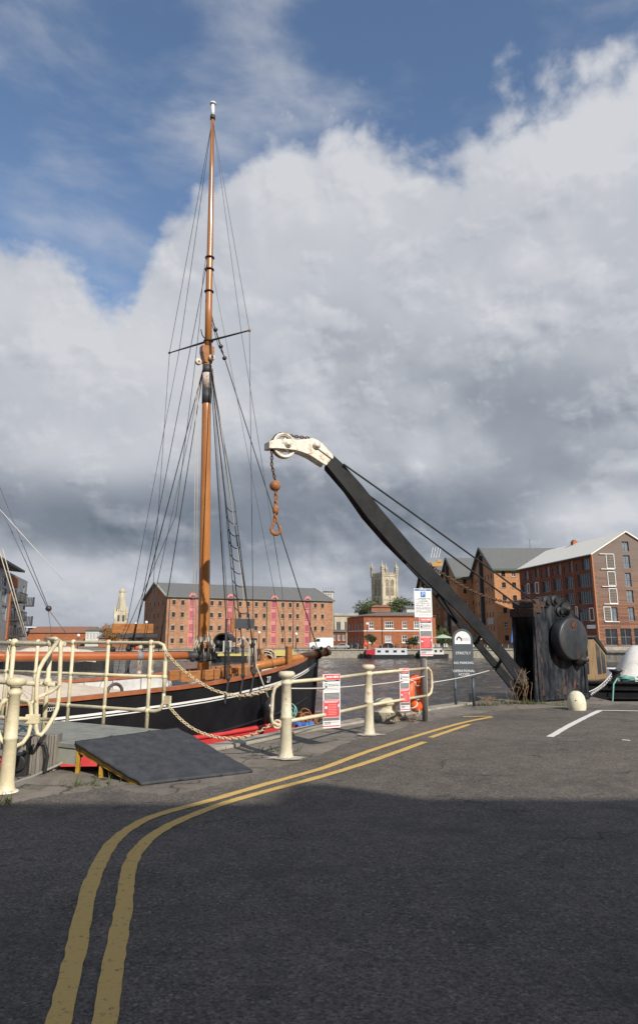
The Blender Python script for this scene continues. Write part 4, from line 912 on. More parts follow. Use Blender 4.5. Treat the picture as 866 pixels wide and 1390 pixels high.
# ------------------------------------------------------------------ the sailing boat
ST = Vector((-.06, 19.5, 0)); FW = Vector((.82, .5724, 0)).normalized(); AF = -FW; NS = Vector((FW.y, -FW.x, 0))
LEN = 17.0
def hb(s):
    b = 2.3 * (1 - (1 - min(s / 7.7, 1)) ** 2.3)
    if s > 11: b *= 1 - .32 * ((s - 11) / 6) ** 2
    return max(b, .05)
sheer_px = [(0, 966), (60, 957), (115, 950), (155, 945.5), (200, 940), (223, 937.5), (283, 932), (338.6, 920.5), (380, 910.6), (410, 899.5), (427, 887), (434, 883)]
def interp(tab, x):
    if x <= tab[0][0]: return tab[0][1]
    for (a, b), (c, d) in zip(tab[:-1], tab[1:]):
        if x <= c: return b + (d - b) * (x - a) / (c - a)
    return tab[-1][1]
SZ = {}
def sheer(s):
    k = round(s, 3)
    if k in SZ: return SZ[k]
    z = .5
    for _ in range(6):
        q = ST + AF * s + NS * hb(s); px, py = proj((q.x, q.y, z)); 
        if px < 60: z = .33 + .012 * max(0, s - 8); break
        d = ray(px, interp(sheer_px, px)); z = EYE + d.z * q.y / d.y
    SZ[k] = z; return z
SS = [0, .12, .3, .55, .85, 1.2, 1.6, 2.1, 2.7, 3.4, 4.2, 5, 6, 7, 8, 9, 10, 11, 12.5, 14, 15.5, 17]
SHE = [sheer(s) for s in SS]
# smooth the sheer
for _ in range(2): SHE = [SHE[0]] + [(SHE[i - 1] + 2 * SHE[i] + SHE[i + 1]) / 4 for i in range(1, len(SHE) - 1)] + [SHE[-1]]
def shz(s): return interp(list(zip(SS, SHE)), s)
def hp(s, side, z):
    # hull surface point at station s, height z
    d = max(0, shz(s) - z); bow = max(0, 1 - s / 6.5)
    b = hb(s) * (1 - .30 * bow * min(1, d / 2.2) ** 1.2 - .04 * (1 - bow) * (d / 2.5) ** 2)
    return ST + AF * (s + .10 * d * (1 if s < 3 else max(0, 1 - (s - 3) / 3))) + NS * (side * b) + VH(0, 0, z)
def sp(s, b, z): return ST + AF * s + NS * b + VH(0, 0, z)
RED = -.47
ship = thing('sailing_boat', sp(6, 0, WZ), 'black hulled wooden sailing boat with a tall varnished mast and red bottom', 'sailing boat')
mb = MB()
def zrow(s, k):
    top = shz(s)
    return [top, top - .12, top - .27, top - .5, top - .8 if top - .8 > RED + .2 else RED + .2, RED][k]
for side in (1, -1):
    g = [[hp(s, side, zrow(s, k)) for k in range(6)] for s in SS]; n = 6
    mb.add([p for r in g for p in r], [(i * n + k, (i + 1) * n + k, (i + 1) * n + k + 1, i * n + k + 1) for i in range(len(SS) - 1) for k in range(n - 1)], None, True)
g = [hp(17, s_, zrow(17, k)) for k in range(6) for s_ in (1, -1)]
mb.add(g, [(2 * k, 2 * k + 1, 2 * k + 3, 2 * k + 2) for k in range(5)])
mb.tube([hp(0, 0, shz(0) + .05), hp(0, 0, .3), hp(0, 0, RED)], .075, 8)
# rubbing strake
for side in (1, -1): mb.tube([hp(s, side, shz(s) - 1.05 - .0 * s) + NS * side * .01 for s in SS[2:]], .035, 6)
mb.build('hull', 'hull', ship)
mb = MB()
zr = [RED - .001, RED - .10, RED - .7, -1.6, -2.3]
for side in (1, -1):
    g = [[hp(s, side, z) + NS * (side * (.05 if k else .03)) for k, z in enumerate(zr)] for s in SS]; n = 5
    mb.add([p for r in g for p in r], [(i * n + k, (i + 1) * n + k, (i + 1) * n + k + 1, i * n + k + 1) for i in range(len(SS) - 1) for k in range(n - 1)], None, True)
    mb.tube([hp(s, side, RED - .06) + NS * side * .04 for s in SS], .05, 6)
mb.build('red_bottom', 'red_bottom', ship)
mb = MB()
for side in (1, -1):
    for off_, w_ in ((.265, .045), (.335, .022)):
        vs = []
        for s in SS:
            z = shz(s) - off_
            a, b = hp(s, side, z), hp(s, side, z - w_)
            vs += [a + NS * side * .006, b + NS * side * .006]
        mb.add(vs, [(2 * i, 2 * i + 1, 2 * i + 3, 2 * i + 2) for i in range(len(SS) - 1)], None, True)
mb.build('stripe', 'white', ship)
mb = MB()
for side in (1, -1):
    vs = []
    for s in SS:
        o = hp(s, side, shz(s)); vs += [o + NS * side * .05 + VH(0, 0, 0), o + NS * side * .05 + VH(0, 0, .075), o - NS * side * .13 + VH(0, 0, .075), o - NS * side * .13]
    n = 4; mb.add(vs, [(i * n + k, (i + 1) * n + k, (i + 1) * n + (k + 1) % n, i * n + (k + 1) % n) for i in range(len(SS) - 1) for k in range(n)])
mb.build('rail', 'rail_wood', ship)
mb = MB()
for side in (1, -1):
    vs = []
    for s in SS[1:]:
        o = hp(s, side, shz(s)); vs += [o - NS * side * .09, o - NS * side * .09 - VH(0, 0, .55)]
    mb.add(vs, [(2 * i, 2 * i + 1, 2 * i + 3, 2 * i + 2) for i in range(len(SS) - 2)])
    for s in [1.5 + .7 * k for k in range(16)]: mb.box(hp(s, side, shz(s)) - NS * side * .13 - VH(0, 0, .22), (.07, .07, .4), FW)
mb.build('bulwark', mat('greyed_white', (.46, .46, .46), (.64, .64, .63), rough=.6, scale=3), ship)
mb = MB(); vs = []
for s in SS[1:]: vs += [hp(s, 1, shz(s)) - NS * .08 - VH(0, 0, .42), hp(s, -1, shz(s)) + NS * .08 - VH(0, 0, .42)]
mb.add(vs, [(2 * i, 2 * i + 1, 2 * i + 3, 2 * i + 2) for i in range(len(SS) - 2)]); mb.build('deck', 'deck', ship)
# hatches, coach roof
mb = MB()
for s, w, l, h in ((4.35, .8, .7, .2),):
    mb.box(sp(s, 0, shz(s) - .42 + h / 2), (l, w, h), FW); mb.box(sp(s, 0, shz(s) - .42 + h + .02), (l + .06, w + .06, .04), FW, 'wood')
    mb.box(sp(s, .25, shz(s) - .42 + h + .05), (l * .7, w * .3, .015), FW, 'glass'); mb.box(sp(s, -.25, shz(s) - .42 + h + .05), (l * .7, w * .3, .015), FW, 'glass')
mb.build('hatch', 'white', ship)
# ship lettering
def hull_text(body, px0, py0, size, sx=.8):
    # lettering laid on the hull side
    s = 0; best = 1e9
    for k in range(1700):
        t = k / 100; q = hp(t, 1, shz(t) - .2); d = abs(proj(q)[0] - px0)
        if d < best: best = d; s = t
    q0 = hp(s, 1, 0); zz = V(px0, py0, q0, FW).z; q = hp(s, 1, zz); q1 = hp(max(0, s - .3), 1, zz); X = (q1 - q).normalized(); Nn = Vector((X.y, -X.x, 0)).normalized()
    mb = MB(); text_mb(mb, body, q + Nn * .03, X, (0, 0, 1), size, sx=sx); mb.build('lettering', 'white', ship, recalc=False)
hull_text('27', 363, 922.5, .20); hull_text('SCOTT', 68, 963, .11, .6)

# mast
MP = sp(3.44, 0, 0)
def onmast(px, py): return V(px, py, MP, FW)
mbot, mcap = onmast(275.5, 936), onmast(281.5, 472)
low = [onmast(x, y) for x, y in ((275.5, 936), (276.5, 880), (279, 700), (280.5, 560), (281.5, 474))]
mb = MB(); mb.tube(low, [.150, .148, .138, .120, .105], 18); mb.build('lower_mast', 'mast', ship)
top_ = [onmast(x, y) for x, y in ((282.8, 482), (283.5, 420), (285.5, 330), (287.5, 230), (289, 158))]
mb = MB(); mb.tube(top_, [.098, .098, .088, .066, .048], 16); mb.build('topmast', 'mast', ship)
mb = MB(); mb.tube([onmast(289, 160), onmast(289.2, 142)], .052, 14); mb.lathe(onmast(289.3, 141), [(.001, -.03), (.09, -.02), (.09, .03), (.04, .06), (.001, .06)], 14); mb.build('mast_cap', 'white', ship)
mb = MB(); mb.tube([onmast(288.9, 162), onmast(289, 157)], .075, 14)
mb.build('mast_band', 'dark', ship)
for x, y in ((285, 350), (284.5, 366), (284, 396), (283.2, 463)):
    mb = MB(); mb.torus(onmast(x, y), .115, .022, (0, 0, 1), 18, 6); mb.build('mast_band', 'dark', ship)
mb = MB(); mb.tube([onmast(281.3, 507), onmast(281.5, 496)], .125, 16); mb.build('mast_band', 'dark', ship)
mb = MB(); mb.tube([onmast(280.6, 548), onmast(280.9, 528)], .128, 16); mb.build('mast_band', 'dark', ship)
mb = MB(); mb.tube([onmast(281.0, 528), onmast(281.3, 507)], .127, 16); mb.build('mast_band', mat('pale_mast_band', (.62, .58, .52), (.3, .2, .15), rough=.6, scale=12), ship)
hc_ = onmast(281.5, 484)
mb = MB(); mb.prism([hc_ + FW * a + NS * .11 + VH(0, 0, b) for a, b in ((-.19, .28), (.16, .30), (.17, .12), (.11, -.22), (-.10, -.22), (-.19, .1))], -NS * .22); mb.build('hounds', 'wood', ship, bevel=.02)
# crosstrees
cc = onmast(283.2, 463)
def solve_tip(px):
    lo_, hi_ = 0, 6
    for k in range(40):
        m_ = (lo_ + hi_) / 2; q = cc + NS * (m_ if px > 283 else -m_); x = proj(q)[0]
        if (x < px) == (px > 283): lo_ = m_
        else: hi_ = m_
    return m_
tn, tf = cc + NS * solve_tip(339.5), cc - NS * solve_tip(229)
tn.z = P(339.5, 448.5, tn.y).z; tf.z = P(229, 479, tf.y).z
mb = MB(); mb.tube([tf, cc.lerp(tf, .5), cc, cc.lerp(tn, .5), tn], [.018, .026, .034, .026, .018], 8); mb.ball(tf, .04, 8, 'rust'); mb.ball(tn, .04, 8, 'rust')
mb.build('crosstree', 'dark', ship)
# blocks at the hounds
def block(c, r=.10, m='white', axis=None):
    mb = MB(); mb.lathe(c, [(.001, -.05), (r * .8, -.05), (r, -.03), (r, .03), (r * .8, .05), (.001, .05)], 14, axis=axis or NS); mb.lathe(c, [(.001, -.07), (r * .3, -.06), (r * .3, .06), (.001, .07)], 8, axis=axis or NS, m='rust')
    return mb.build('block', m, ship)
bm_ = mat('cream_block', (.60, .52, .40), (.7, .62, .5), rough=.6, scale=20)
block(onmast(269.5, 491), .095, bm_); block(onmast(284.2, 488) + NS * .16, .09, bm_)
# boom
BA = [onmast(272, 889.5), onmast(200, 890.5), onmast(100, 891), onmast(0, 891), onmast(-80, 891)]
mb = MB(); mb.tube(BA, [.085, .095, .102, .105, .10], 16); mb.build('boom', 'boom', ship)
mb = MB(); q = BA[0]; mb.tube([q + AF * .35, q + FW * .1], .10, 12); mb.tube([onmast(276, 884), onmast(276, 896)], .19, 14); mb.box(onmast(266, 889), (.3, .12, .12), FW); mb.build('gooseneck', 'dark', ship)
mb = MB(); mb.tube([onmast(194, 890.4), onmast(186, 890.4)], .1, 12); mb.build('boom_band', mat('lead_grey', (.2, .2, .22), (.25, .25, .27)), ship)
# rope coils on the mast
mb = MB(); random.seed(2)
for k in range(15):
    a = k * .83; o = (NS * math.cos(a) + FW * math.sin(a)) * .18; z0 = onmast(276, 868).z + random.uniform(-.1, .15)
    b = VH(MP.x, MP.y, 0) + VH(-.0, 0, z0) + o; l = random.uniform(.25, .55)
    mb.tube([b, b + o * .5 - VH(0, 0, l * .5), b + o * .3 - VH(0, 0, l), b - VH(0, 0, l * .4) + o * .1, b + VH(0, 0, .05)], .013, 5)
for k in range(5): mb.torus(VH(MP.x, MP.y, onmast(276, 866 + k * 1.3).z), .165, .014, (0.1, .05, 1), 16, 5)
mb.build('rope_coil', 'rope', ship)
mb = MB(); mb.torus(VH(MP.x, MP.y, onmast(276, 881).z), .19, .03, (0, 0, 1), 16, 6)
for k in range(8):
    a = k * .785; o = (NS * math.cos(a) + FW * math.sin(a)) * .22; z0 = onmast(276, 882).z; mb.tube([VH(MP.x, MP.y, z0 - .1) + o, VH(MP.x, MP.y, z0 + .12) + o], .016, 6)
mb.torus(VH(MP.x, MP.y, onmast(276, 896).z), .18, .03, (0, 0, 1), 16, 6); mb.ball(VH(MP.x, MP.y, onmast(276, 896).z) + NS * .2 + FW * .2, .07, 8); mb.ball(VH(MP.x, MP.y, onmast(276, 894).z) + AF * .3, .08, 8)
mb.build('belaying_ring', 'iron_plain', ship)
# bowsprit, run in along the deck
BS = ST + NS * .32
def onbs(px, py): return V(px, py, BS, FW)
mb = MB(); mb.tube([onbs(300, 913), onbs(360, 902), onbs(410, 892), onbs(447, 884.5)], [.115, .115, .105, .10], 16); mb.build('bowsprit', 'mast', ship)
mb = MB(); mb.tube([onbs(441, 885.6), onbs(443.5, 885)], .115, 14); mb.tube([onbs(430, 888), onbs(433, 887.3)], .14, 14); mb.ball(onbs(436, 880), .05, 8); mb.build('bowsprit_band', 'iron_plain', ship)
# samson post, windlass
def deckz(s): return shz(s) - .42
mb = MB(); q = onbs(387.5, 905); q2 = onbs(387.5, 877)
mb.box((VH(q.x, q.y, (q2.z + q.z - .4) / 2)) + NS * .16, (.14, .14, q2.z - q.z + .4), FW); mb.box(VH(q.x, q.y, (q2.z + q.z - .4) / 2 - .25) - NS * .2, (.14, .14, q2.z - q.z - .1), FW); mb.build('samson_post', 'wood', ship, bevel=.01)
mb = MB(); q = onbs(372, 889)
mb.box(q - NS * .5 + VH(0, 0, -.1), (.42, .35, .5), FW, 'wood')
for k in range(9): mb.torus(q - NS * .28 + VH(random.gauss(0, .03), 0, -.12 + random.uniform(-.06, .12)), random.uniform(.11, .2), .016, (random.gauss(0, .25), -1, random.gauss(0, .25)), 14, 5)
mb.build('rope_locker', 'rope', ship)
mb = MB()
wq = sp(2.6, 0, deckz(2.6))
mb.bar(sp(4.2, .35, deckz(4.2) + .52), sp(2.3, .55, deckz(2.3) + .45), .12, .24); mb.bar(sp(4.2, -.35, deckz(4.2) + .52), sp(2.3, -.55, deckz(2.3) + .45), .12, .24)
mb.bar(sp(2.9, .75, deckz(2.9) + .35), sp(2.9, -.75, deckz(2.9) + .35), .14, .14)
for b in (-.65, .65): mb.box(sp(2.9, b, deckz(2.9) + .22), (.2, .12, .5), FW)
mb.build('windlass_frame', 'wood', ship, bevel=.01)
mb = MB(); mb.tube([sp(2.55, .85, deckz(2.6) + .28), sp(2.55, -.85, deckz(2.6) + .28)], .13, 12, 'wood'); mb.tube([sp(2.55, .25, deckz(2.6) + .28), sp(2.55, -.25, deckz(2.6) + .28)], .17, 12, 'iron_plain'); mb.build('windlass_drum', 'wood', ship)
mb = MB(); q = V(156, 944, sp(7.5, 1.4, 0), FW); mb.torus(q + VH(0, 0, .06), .17, .035, (NS + FW * .2), 24, 8); mb.build('hoop', mat('dark_tyre', (.05, .04, .035), (.1, .08, .07)), ship)
mb = MB()
for k in range(7):
    q = sp(4.9 + random.uniform(-.5, .5), random.uniform(.6, 1.4), deckz(4.9) + .02)
    for j in range(3): mb.torus(q + VH(0, 0, .03 * j), .14, .018, (random.gauss(0, .1), random.gauss(0, .1), 1), 14, 5)
mb.build('deck_rope', 'rope', ship)

# rigging
def wire(pts, r=.011, m='rig_mid', name='stay'):
    r = r * .8
    mb = MB(); mb.tube(pts, r, 5); return mb.build(name, m, ship)
def rail_pt(s, side, up=.05): return hp(s, side, shz(s) + up)
def s_for_px(px, side):
    best, bs = 1e9, 0
    for k in range(10, 1650, 5):
        d = abs(proj(rail_pt(k / 100, side))[0] - px)
        if d < best: best, bs = d, k / 100
    return bs
top1 = onmast(288.6, 166)
wire([top1 - NS * .04, tf, rail_pt(s_for_px(200, -1), -1)], .010)
wire([top1 - NS * .04, P(243, 480, tf.y - .6), rail_pt(s_for_px(160, -1), -1)], .010)
wire([onmast(281, 358), rail_pt(s_for_px(172, -1), -1)], .012, 'rig_dark')
wire([top1 + NS * .04, tn, rail_pt(s_for_px(345, 1), 1)], .010)
wire([top1 + NS * .04, P(328, 453, tn.y + .6), P(383, 800, 17.2), rail_pt(s_for_px(388, 1), 1)], .010)
h1 = onmast(280, 492) - NS * .1; h2 = onmast(283, 492) + NS * .1
for px, r in ((172, .018), (214, .015)): wire([h1, rail_pt(s_for_px(px, -1), -1, .5)], r, 'rig_dark', 'shroud')
wire([h1, rail_pt(s_for_px(190, -1), -1, .3)], .012, 'rig_mid', 'shroud')
sh_near = []
for px, dx in ((309, 0), (328, 2), (343, 4)):
    e_n = rail_pt(s_for_px(px, 1), 1, .75); sh_near.append((h2 + VH(0, 0, 0), e_n)); wire([h2, e_n], .017, 'rig_dark', 'shroud')
# forestay with tackle
fs_top = onmast(285.5, 425); stem_h = hp(0, 0, shz(0) + .12)
wire([fs_top, fs_top.lerp(stem_h, .12)], .022, 'rig_dark', 'forestay'); wire([fs_top.lerp(stem_h, .12) , stem_h], .018, 'rig_dark', 'forestay')
for t in (.05, .10, .135): block(fs_top.lerp(stem_h, t), .055, 'iron_plain')
wire([onmast(288, 440), onmast(297, 470), fs_top.lerp(stem_h, .13)], .013, 'rig_dark', 'halyard')
wire([onmast(287, 360), P(385, 868, 18.6)], .008, 'rig_mid', 'halyard')
for a, b, m in (((270, 495), (266, 868), 'rope'), ((267, 500), (262, 868), 'rope'), ((285, 500), (283, 866), 'rope'), ((288, 500), (305, 800), 'rig_mid'), ((289, 500), (311, 860), 'rig_mid')):
    wire([onmast(*a), onmast(*b)], .010, m, 'halyard')
wire([onmast(288, 500) + NS * .1, P(330, 800, 16.3), rail_pt(s_for_px(336, 1), 1)], .008, 'rope', 'halyard')
wire([onmast(280, 350), onmast(276, 375), onmast(271, 440), onmast(262, 520), onmast(239, 700), onmast(160, 886)], .010, 'rig_dark', 'topping_lift')
# flag halyard loops on topmast
wire([onmast(283, 400), onmast(279.5, 408), onmast(280.5, 414), onmast(286, 420), onmast(290, 440)], .02, 'rig_dark', 'halyard')
wire([onmast(281, 463), onmast(275, 455), onmast(273, 447)], .02, 'rig_dark', 'halyard')
# ratlines between two near shrouds
a0, a1 = sh_near[1]; b0, b1_ = sh_near[2]
# spread the ladder: own pair of ropes
la = [P(305, 672, 16.9), P(320, 838, 16.2)]; lb = [P(318.5, 682, 17.0), P(339, 845, 16.3)]
wire([la[0] , la[1], rail_pt(s_for_px(320, 1), 1, .6)], .014, 'rig_dark', 'ladder_rope'); wire([h2, lb[0], lb[1], rail_pt(s_for_px(343, 1), 1, .6)], .014, 'rig_dark', 'ladder_rope'); wire([h2, la[0]], .012, 'rig_dark', 'ladder_rope')
mb = MB()
for k in range(9):
    t = .08 + k * .105; p, q = la[0].lerp(la[1], t), lb[0].lerp(lb[1], t); mb.tube(sag(p, q, .09, 6), .012, 5)
mb.build('ratline', 'rig_dark', ship)
# deadeyes and lanyards
for px in (309, 328, 343):
    s_ = s_for_px(px, 1); e_n = rail_pt(s_, 1, .75); b0 = hp(s_, 1, shz(s_) + .1) + NS * .06
    mb = MB(); mb.lathe(e_n, [(.001, -.03), (.045, -.03), (.055, 0), (.045, .03), (.001, .03)], 12, axis=NS); mb.lathe(b0, [(.001, -.03), (.045, -.03), (.055, 0), (.045, .03), (.001, .03)], 12, axis=NS)
    for d in (-.035, 0, .035): mb.tube([e_n + FW * d * .6 + VH(0, 0, .15), b0 + FW * d], .012, 5)
    mb.bar(b0 - VH(0, 0, .02), hp(s_, 1, shz(s_) - .45) + NS * .02, .05, .02, up=NS); mb.build('deadeye', 'rig_dark', ship)
for px in (150, 172, 190, 205):
    s_ = s_for_px(px, -1); e_n = rail_pt(s_, -1, .75); b0 = rail_pt(s_, -1, .1)
    mb = MB(); mb.lathe(e_n, [(.001, -.04), (.085, 0), (.001, .04)], 12, axis=NS); mb.lathe(b0, [(.001, -.04), (.085, 0), (.001, .04)], 12, axis=NS)
    for d in (-.04, 0, .04): mb.tube([e_n + FW * d, b0 + FW * d], .014, 5)
    mb.build('deadeye', 'rig_dark' if px < 185 else 'rope', ship)
mb = MB(); s_ = s_for_px(343, 1); q = rail_pt(s_, 1, .75)
for k in range(8):
    o = FW * random.uniform(-.08, .08) + NS * random.uniform(-.05, .08); mb.tube([q + o + VH(0, 0, .1), q + o * 1.6 - VH(0, 0, .3), q + o - VH(0, 0, random.uniform(.5, .75))], .013, 5)
mb.build('rope_coil', 'rope', ship)
# light boards lashed in the shrouds
def lboard(x0, x1, yt, yb, s_, side, m, nm='light_board'):
    p0 = rail_pt(s_, side); P0_ = VH(p0.x, p0.y)
    a, b = V(x0, yb, P0_, FW), V(x1, yb, P0_, FW); ztp = V((x0 + x1) / 2, yt, P0_, FW).z; c = (a + b) / 2
    mb = MB(); mb.box(VH(c.x, c.y, (ztp + a.z) / 2), ((b - a).length, .05, ztp - a.z), FW); return mb.build(nm, m, ship, bevel=.01), c, ztp
lboard(152, 208, 846.5, 859.5, s_for_px(180, -1), -1, 'wood'); lboard(158, 216, 861, 865.5, s_for_px(180, -1), -1, 'dark')
lboard(315, 345, 840, 853, s_for_px(330, 1), 1, mat('slate_board', (.04, .045, .055), (.06, .065, .075), rough=.6)); lboard(313, 318, 838, 858, s_for_px(318, 1), 1, 'wood')
mb = MB(); q = V(305, 926, rail_pt(s_for_px(308, 1), 1), FW); z1 = V(306, 840, rail_pt(s_for_px(308, 1), 1), FW).z; mb.tube([q, VH(q.x, q.y, z1)], .026, 8); mb.build('stanchion', 'iron_plain', ship)
# mainsheet tackle and ropes at the far left
def lw(a, b, Ya, Yb, r, m): wire([P(a[0], a[1], Ya), P(b[0], b[1], Yb)], r, m, 'tackle')
lw((-8, 640), (66, 824), 12.5, 12.5, .009, 'rig_mid'); lw((-12, 660), (65, 826), 12.5, 12.5, .009, 'rig_mid'); lw((66, 828), (72, 872), 12.5, 12.5, .008, 'rig_mid'); lw((67, 828), (92, 862), 12.5, 12.5, .008, 'rig_mid')
lw((-10, 680), (86, 787), 12.3, 12.5, .008, 'rope_white')
lw((-4, 735), (33, 860), 11, 11, .010, 'rope'); lw((4, 745), (36, 862), 11, 11, .010, 'rope')
block(P(66.5, 826, 12.5), .05, 'iron_plain')
# canvas cover near the stern
mb = MB(); nx_, ny_ = 26, 14; vs = []
for j in range(ny_ + 1):
    for i in range(nx_ + 1):
        u, v = i / nx_, j / ny_
        s_ = 5.15 + 7.2 * u; w_ = 1.75 * min(1, .35 + u * 3); b = (v - .5) * 2 * w_
        hgt = .74 * min(1, .12 + u * 2.2) * (1 - abs(v - .5) * 2 * .92) ** .8
        z = deckz(s_) + .15 + hgt + .03 * mnoise.noise(Vector((s_ * 1.5, b * 2, 0)))
        vs.append(sp(s_, b, z))
mb.add(vs, [(j * (nx_ + 1) + i, j * (nx_ + 1) + i + 1, (j + 1) * (nx_ + 1) + i + 1, (j + 1) * (nx_ + 1) + i) for j in range(ny_) for i in range(nx_)], None, True)
cv = mb.build('canvas_cover', 'canvas', loc=sp(9.5, 0, .2)); sd = cv.modifiers.new('thick', 'SOLIDIFY'); sd.thickness = .02
tag(cv, 'beige canvas cover stretched over the aft deck of the black sailing boat', 'canvas cover')
# fender on the hull side
s_ = s_for_px(355, 1); 
fq = V(358.5, 970, hp(s_, 1, .2), FW); fq = VH(fq.x, fq.y, fq.z) + NS * .22
fl = P(356, 950, fq.y).z; fbz = P(356, 984, fq.y).z
fd = thing('boat_fender', VH(fq.x, fq.y, fbz), 'long black fender hanging on a pale rope against the black hull', 'fender')
mb = MB(); rr = .15; mb.lathe(VH(fq.x, fq.y, fbz), [(.001, 0), (rr * .6, .04), (rr, .16), (rr, fl - fbz - .14), (rr * .6, fl - fbz - .03), (.04, fl - fbz), (.04, fl - fbz + .06), (.001, fl - fbz + .06)], 16); mb.build('body', 'fender', fd)
mb = MB(); mb.tube([VH(fq.x, fq.y, fl), hp(s_ + .15, 1, shz(s_)) + NS * .08 + VH(0, 0, .1), hp(s_ + .15, 1, shz(s_)) - NS * .1 + VH(0, 0, .3)], .018, 6); mb.build('rope', 'rope', fd)
# ------------------------------------------------------------------ far buildings
def Vd(x, y): return Vector((x, y, 0)).normalized()
def box_roof(parent, P0, U, W, Lg, Wd, ze, zr, m='slate', over=.35, name='roof', thick=.18):
    # gabled roof; ridge runs along U; P0 near left corner, W points backwards
    mb = MB(); q = lambda u, w, z: Vector((P0.x + U.x * u + W.x * w, P0.y + U.y * u + W.y * w, z))
    sl = (zr - ze) / (Wd / 2); o2 = over
    for sgn in (0, 1):
        w0 = -o2 if sgn == 0 else Wd + o2; a, b, c, d = q(-over, w0, ze - sl * o2), q(Lg + over, w0, ze - sl * o2), q(Lg + over, Wd / 2, zr), q(-over, Wd / 2, zr)
        t = VH(0, 0, thick); mb.add([a, b, c, d, a + t, b + t, c + t, d + t], [(0, 1, 2, 3), (4, 5, 6, 7), (0, 1, 5, 4), (1, 2, 6, 5), (2, 3, 7, 6), (3, 0, 4, 7)])
    return mb.build(name, m, parent)
def gable_wall(mb, P0, U, N, Lg, zb, ze, zr, ops, depth=.2, ground=None):
    facade(mb, P0, U, N, Lg, zb, ze, ops, depth)
    q = lambda u, z: Vector((P0.x + U.x * u, P0.y + U.y * u, z)); mb.add([q(0, ze), q(Lg, ze), q(Lg / 2, zr)], [(0, 1, 2)])

# --- the long orange brick warehouse with pink loading bays
P0 = VH(-26, 118); U = Vd(.883, .469); W = Vd(-.469, .883); Nf = -W; LW = 32.5; WD = 15.5; ZE = 8.2; ZR = 10.9
wh = thing('brick_warehouse', VH(-12, 126, FZ), 'long orange brick warehouse with slate roof and four pink loading bays', 'warehouse')
cols = [236, 248, 274, 287.6, 298.6, 326, 337, 348, 359, 384, 394, 404, 428, 437.7]
rows_z = [UZ(236, y, P0, U)[1] for y in (817.5, 834, 852, 869.5)]
ops = []
for x in cols:
    u = UZ(x, 830, P0, U)[0]
    for z in rows_z: ops.append((u - .27, u + .27, z - .42, z + .36))
bays = [261, 312.5, 372, 417]; bops = []
for x in bays:
    u = UZ(x, 830, P0, U)[0]; bops.append((u - .58, u + .58, FZ + .3, ZE - .02))
mb = MB(); facade(mb, P0, U, Nf, LW, FZ, ZE, ops + bops, .22)
gl = P0 + W * WD; NL = -U
gops = []
for w_ in (2.6, 5.4, 8.2, 11, 13.4):
    for z in rows_z: gops.append((w_ - .25, w_ + .25, z - .4, z + .34))
gable_wall(mb, P0, W, NL, WD, FZ, ZE, ZR, gops)
gable_wall(mb, P0 + U * LW, W, U, WD, FZ, ZE, ZR, [])
facade(mb, gl, U, W, LW, FZ, ZE, [])
mb.build('wall', 'brick', wh, recalc=False)
for o in ops: window(wh, P0, U, Nf, *o, depth=.18, vb=1, hb=1, fw=.05, sill='stone', lintel='stone', frame='dark')
for o in gops[:15]: window(wh, P0, W, NL, *o, depth=.16, vb=0, hb=1, fw=.05, frame='dark', lintel='stone')
for o in bops:
    b = MB(); q = lambda u, z, d: Vector((P0.x + U.x * u - Nf.x * d, P0.y + U.y * u - Nf.y * d, z))
    u0, u1 = o[0], o[1]; b.quad(q(u0, o[2], .16), q(u1, o[2], .16), q(u1, o[3], .16), q(u0, o[3], .16), 'pink')
    for z in rows_z:
        for k in range(4): b.box(q(u0 + .2 + (u1 - u0 - .4) * (k + .5) / 4, z + .05, .12), ((u1 - u0 - .4) / 4 - .05, .06, 1.15), U, 'pink_dark')
        b.box(q((u0 + u1) / 2, z - .62, .08), (u1 - u0, .14, .16), U, 'pink')
    for uu in (u0 + .07, u1 - .07): b.box(q(uu, (o[2] + o[3]) / 2, .08), (.13, .14, o[3] - o[2]), U, 'pink')
    bay = b.build('loading_bay', 'pink', wh)
    b = MB(); c = q((u0 + u1) / 2, 0, -.25)
    b.prism([c + U * a + VH(0, 0, z) for a, z in ((-.75, ZE - .15), (-.75, ZE + .15), (-.3, ZE + .72), (.3, ZE + .72), (.75, ZE + .15), (.75, ZE - .15), (.5, ZE - .1), (.3, ZE + .25), (-.3, ZE + .25), (-.5, ZE - .1))], W * 1.1)
    b.build('hoist_hood', 'pink', bay)
box_roof(wh, P0, U, W, LW, WD, ZE, ZR, 'slate')
mb = MB(); mb.bar(P0 + VH(0, 0, ZE - .12) + Nf * .25 - U * .2, P0 + U * (LW + .2) + VH(0, 0, ZE - .12) + Nf * .25, .16, .14)
mb.build('gutter', 'dark', wh)
mb = MB(); k_ = VH(0, 0, .16)
for uu in (-.3, LW + .1):
    a = P0 + U * uu; mb.bar(a + VH(0, 0, ZE) + k_, a + W * (WD / 2) + VH(0, 0, ZR) + k_, .4, .18, m='stone'); mb.bar(a + W * WD + VH(0, 0, ZE) + k_, a + W * (WD / 2) + VH(0, 0, ZR) + k_, .4, .18, m='stone')
mb.build('coping', 'stone', wh)
for x in (229.5, 316.5, 362, 398, 421):
    u = UZ(x, 840, P0, U)[0]; mb = MB(); mb.bar(P0 + U * u + Nf * .08 + VH(0, 0, FZ), P0 + U * u + Nf * .08 + VH(0, 0, ZE - .15), .10, .10, up=W); mb.build('drainpipe', 'dark', wh)

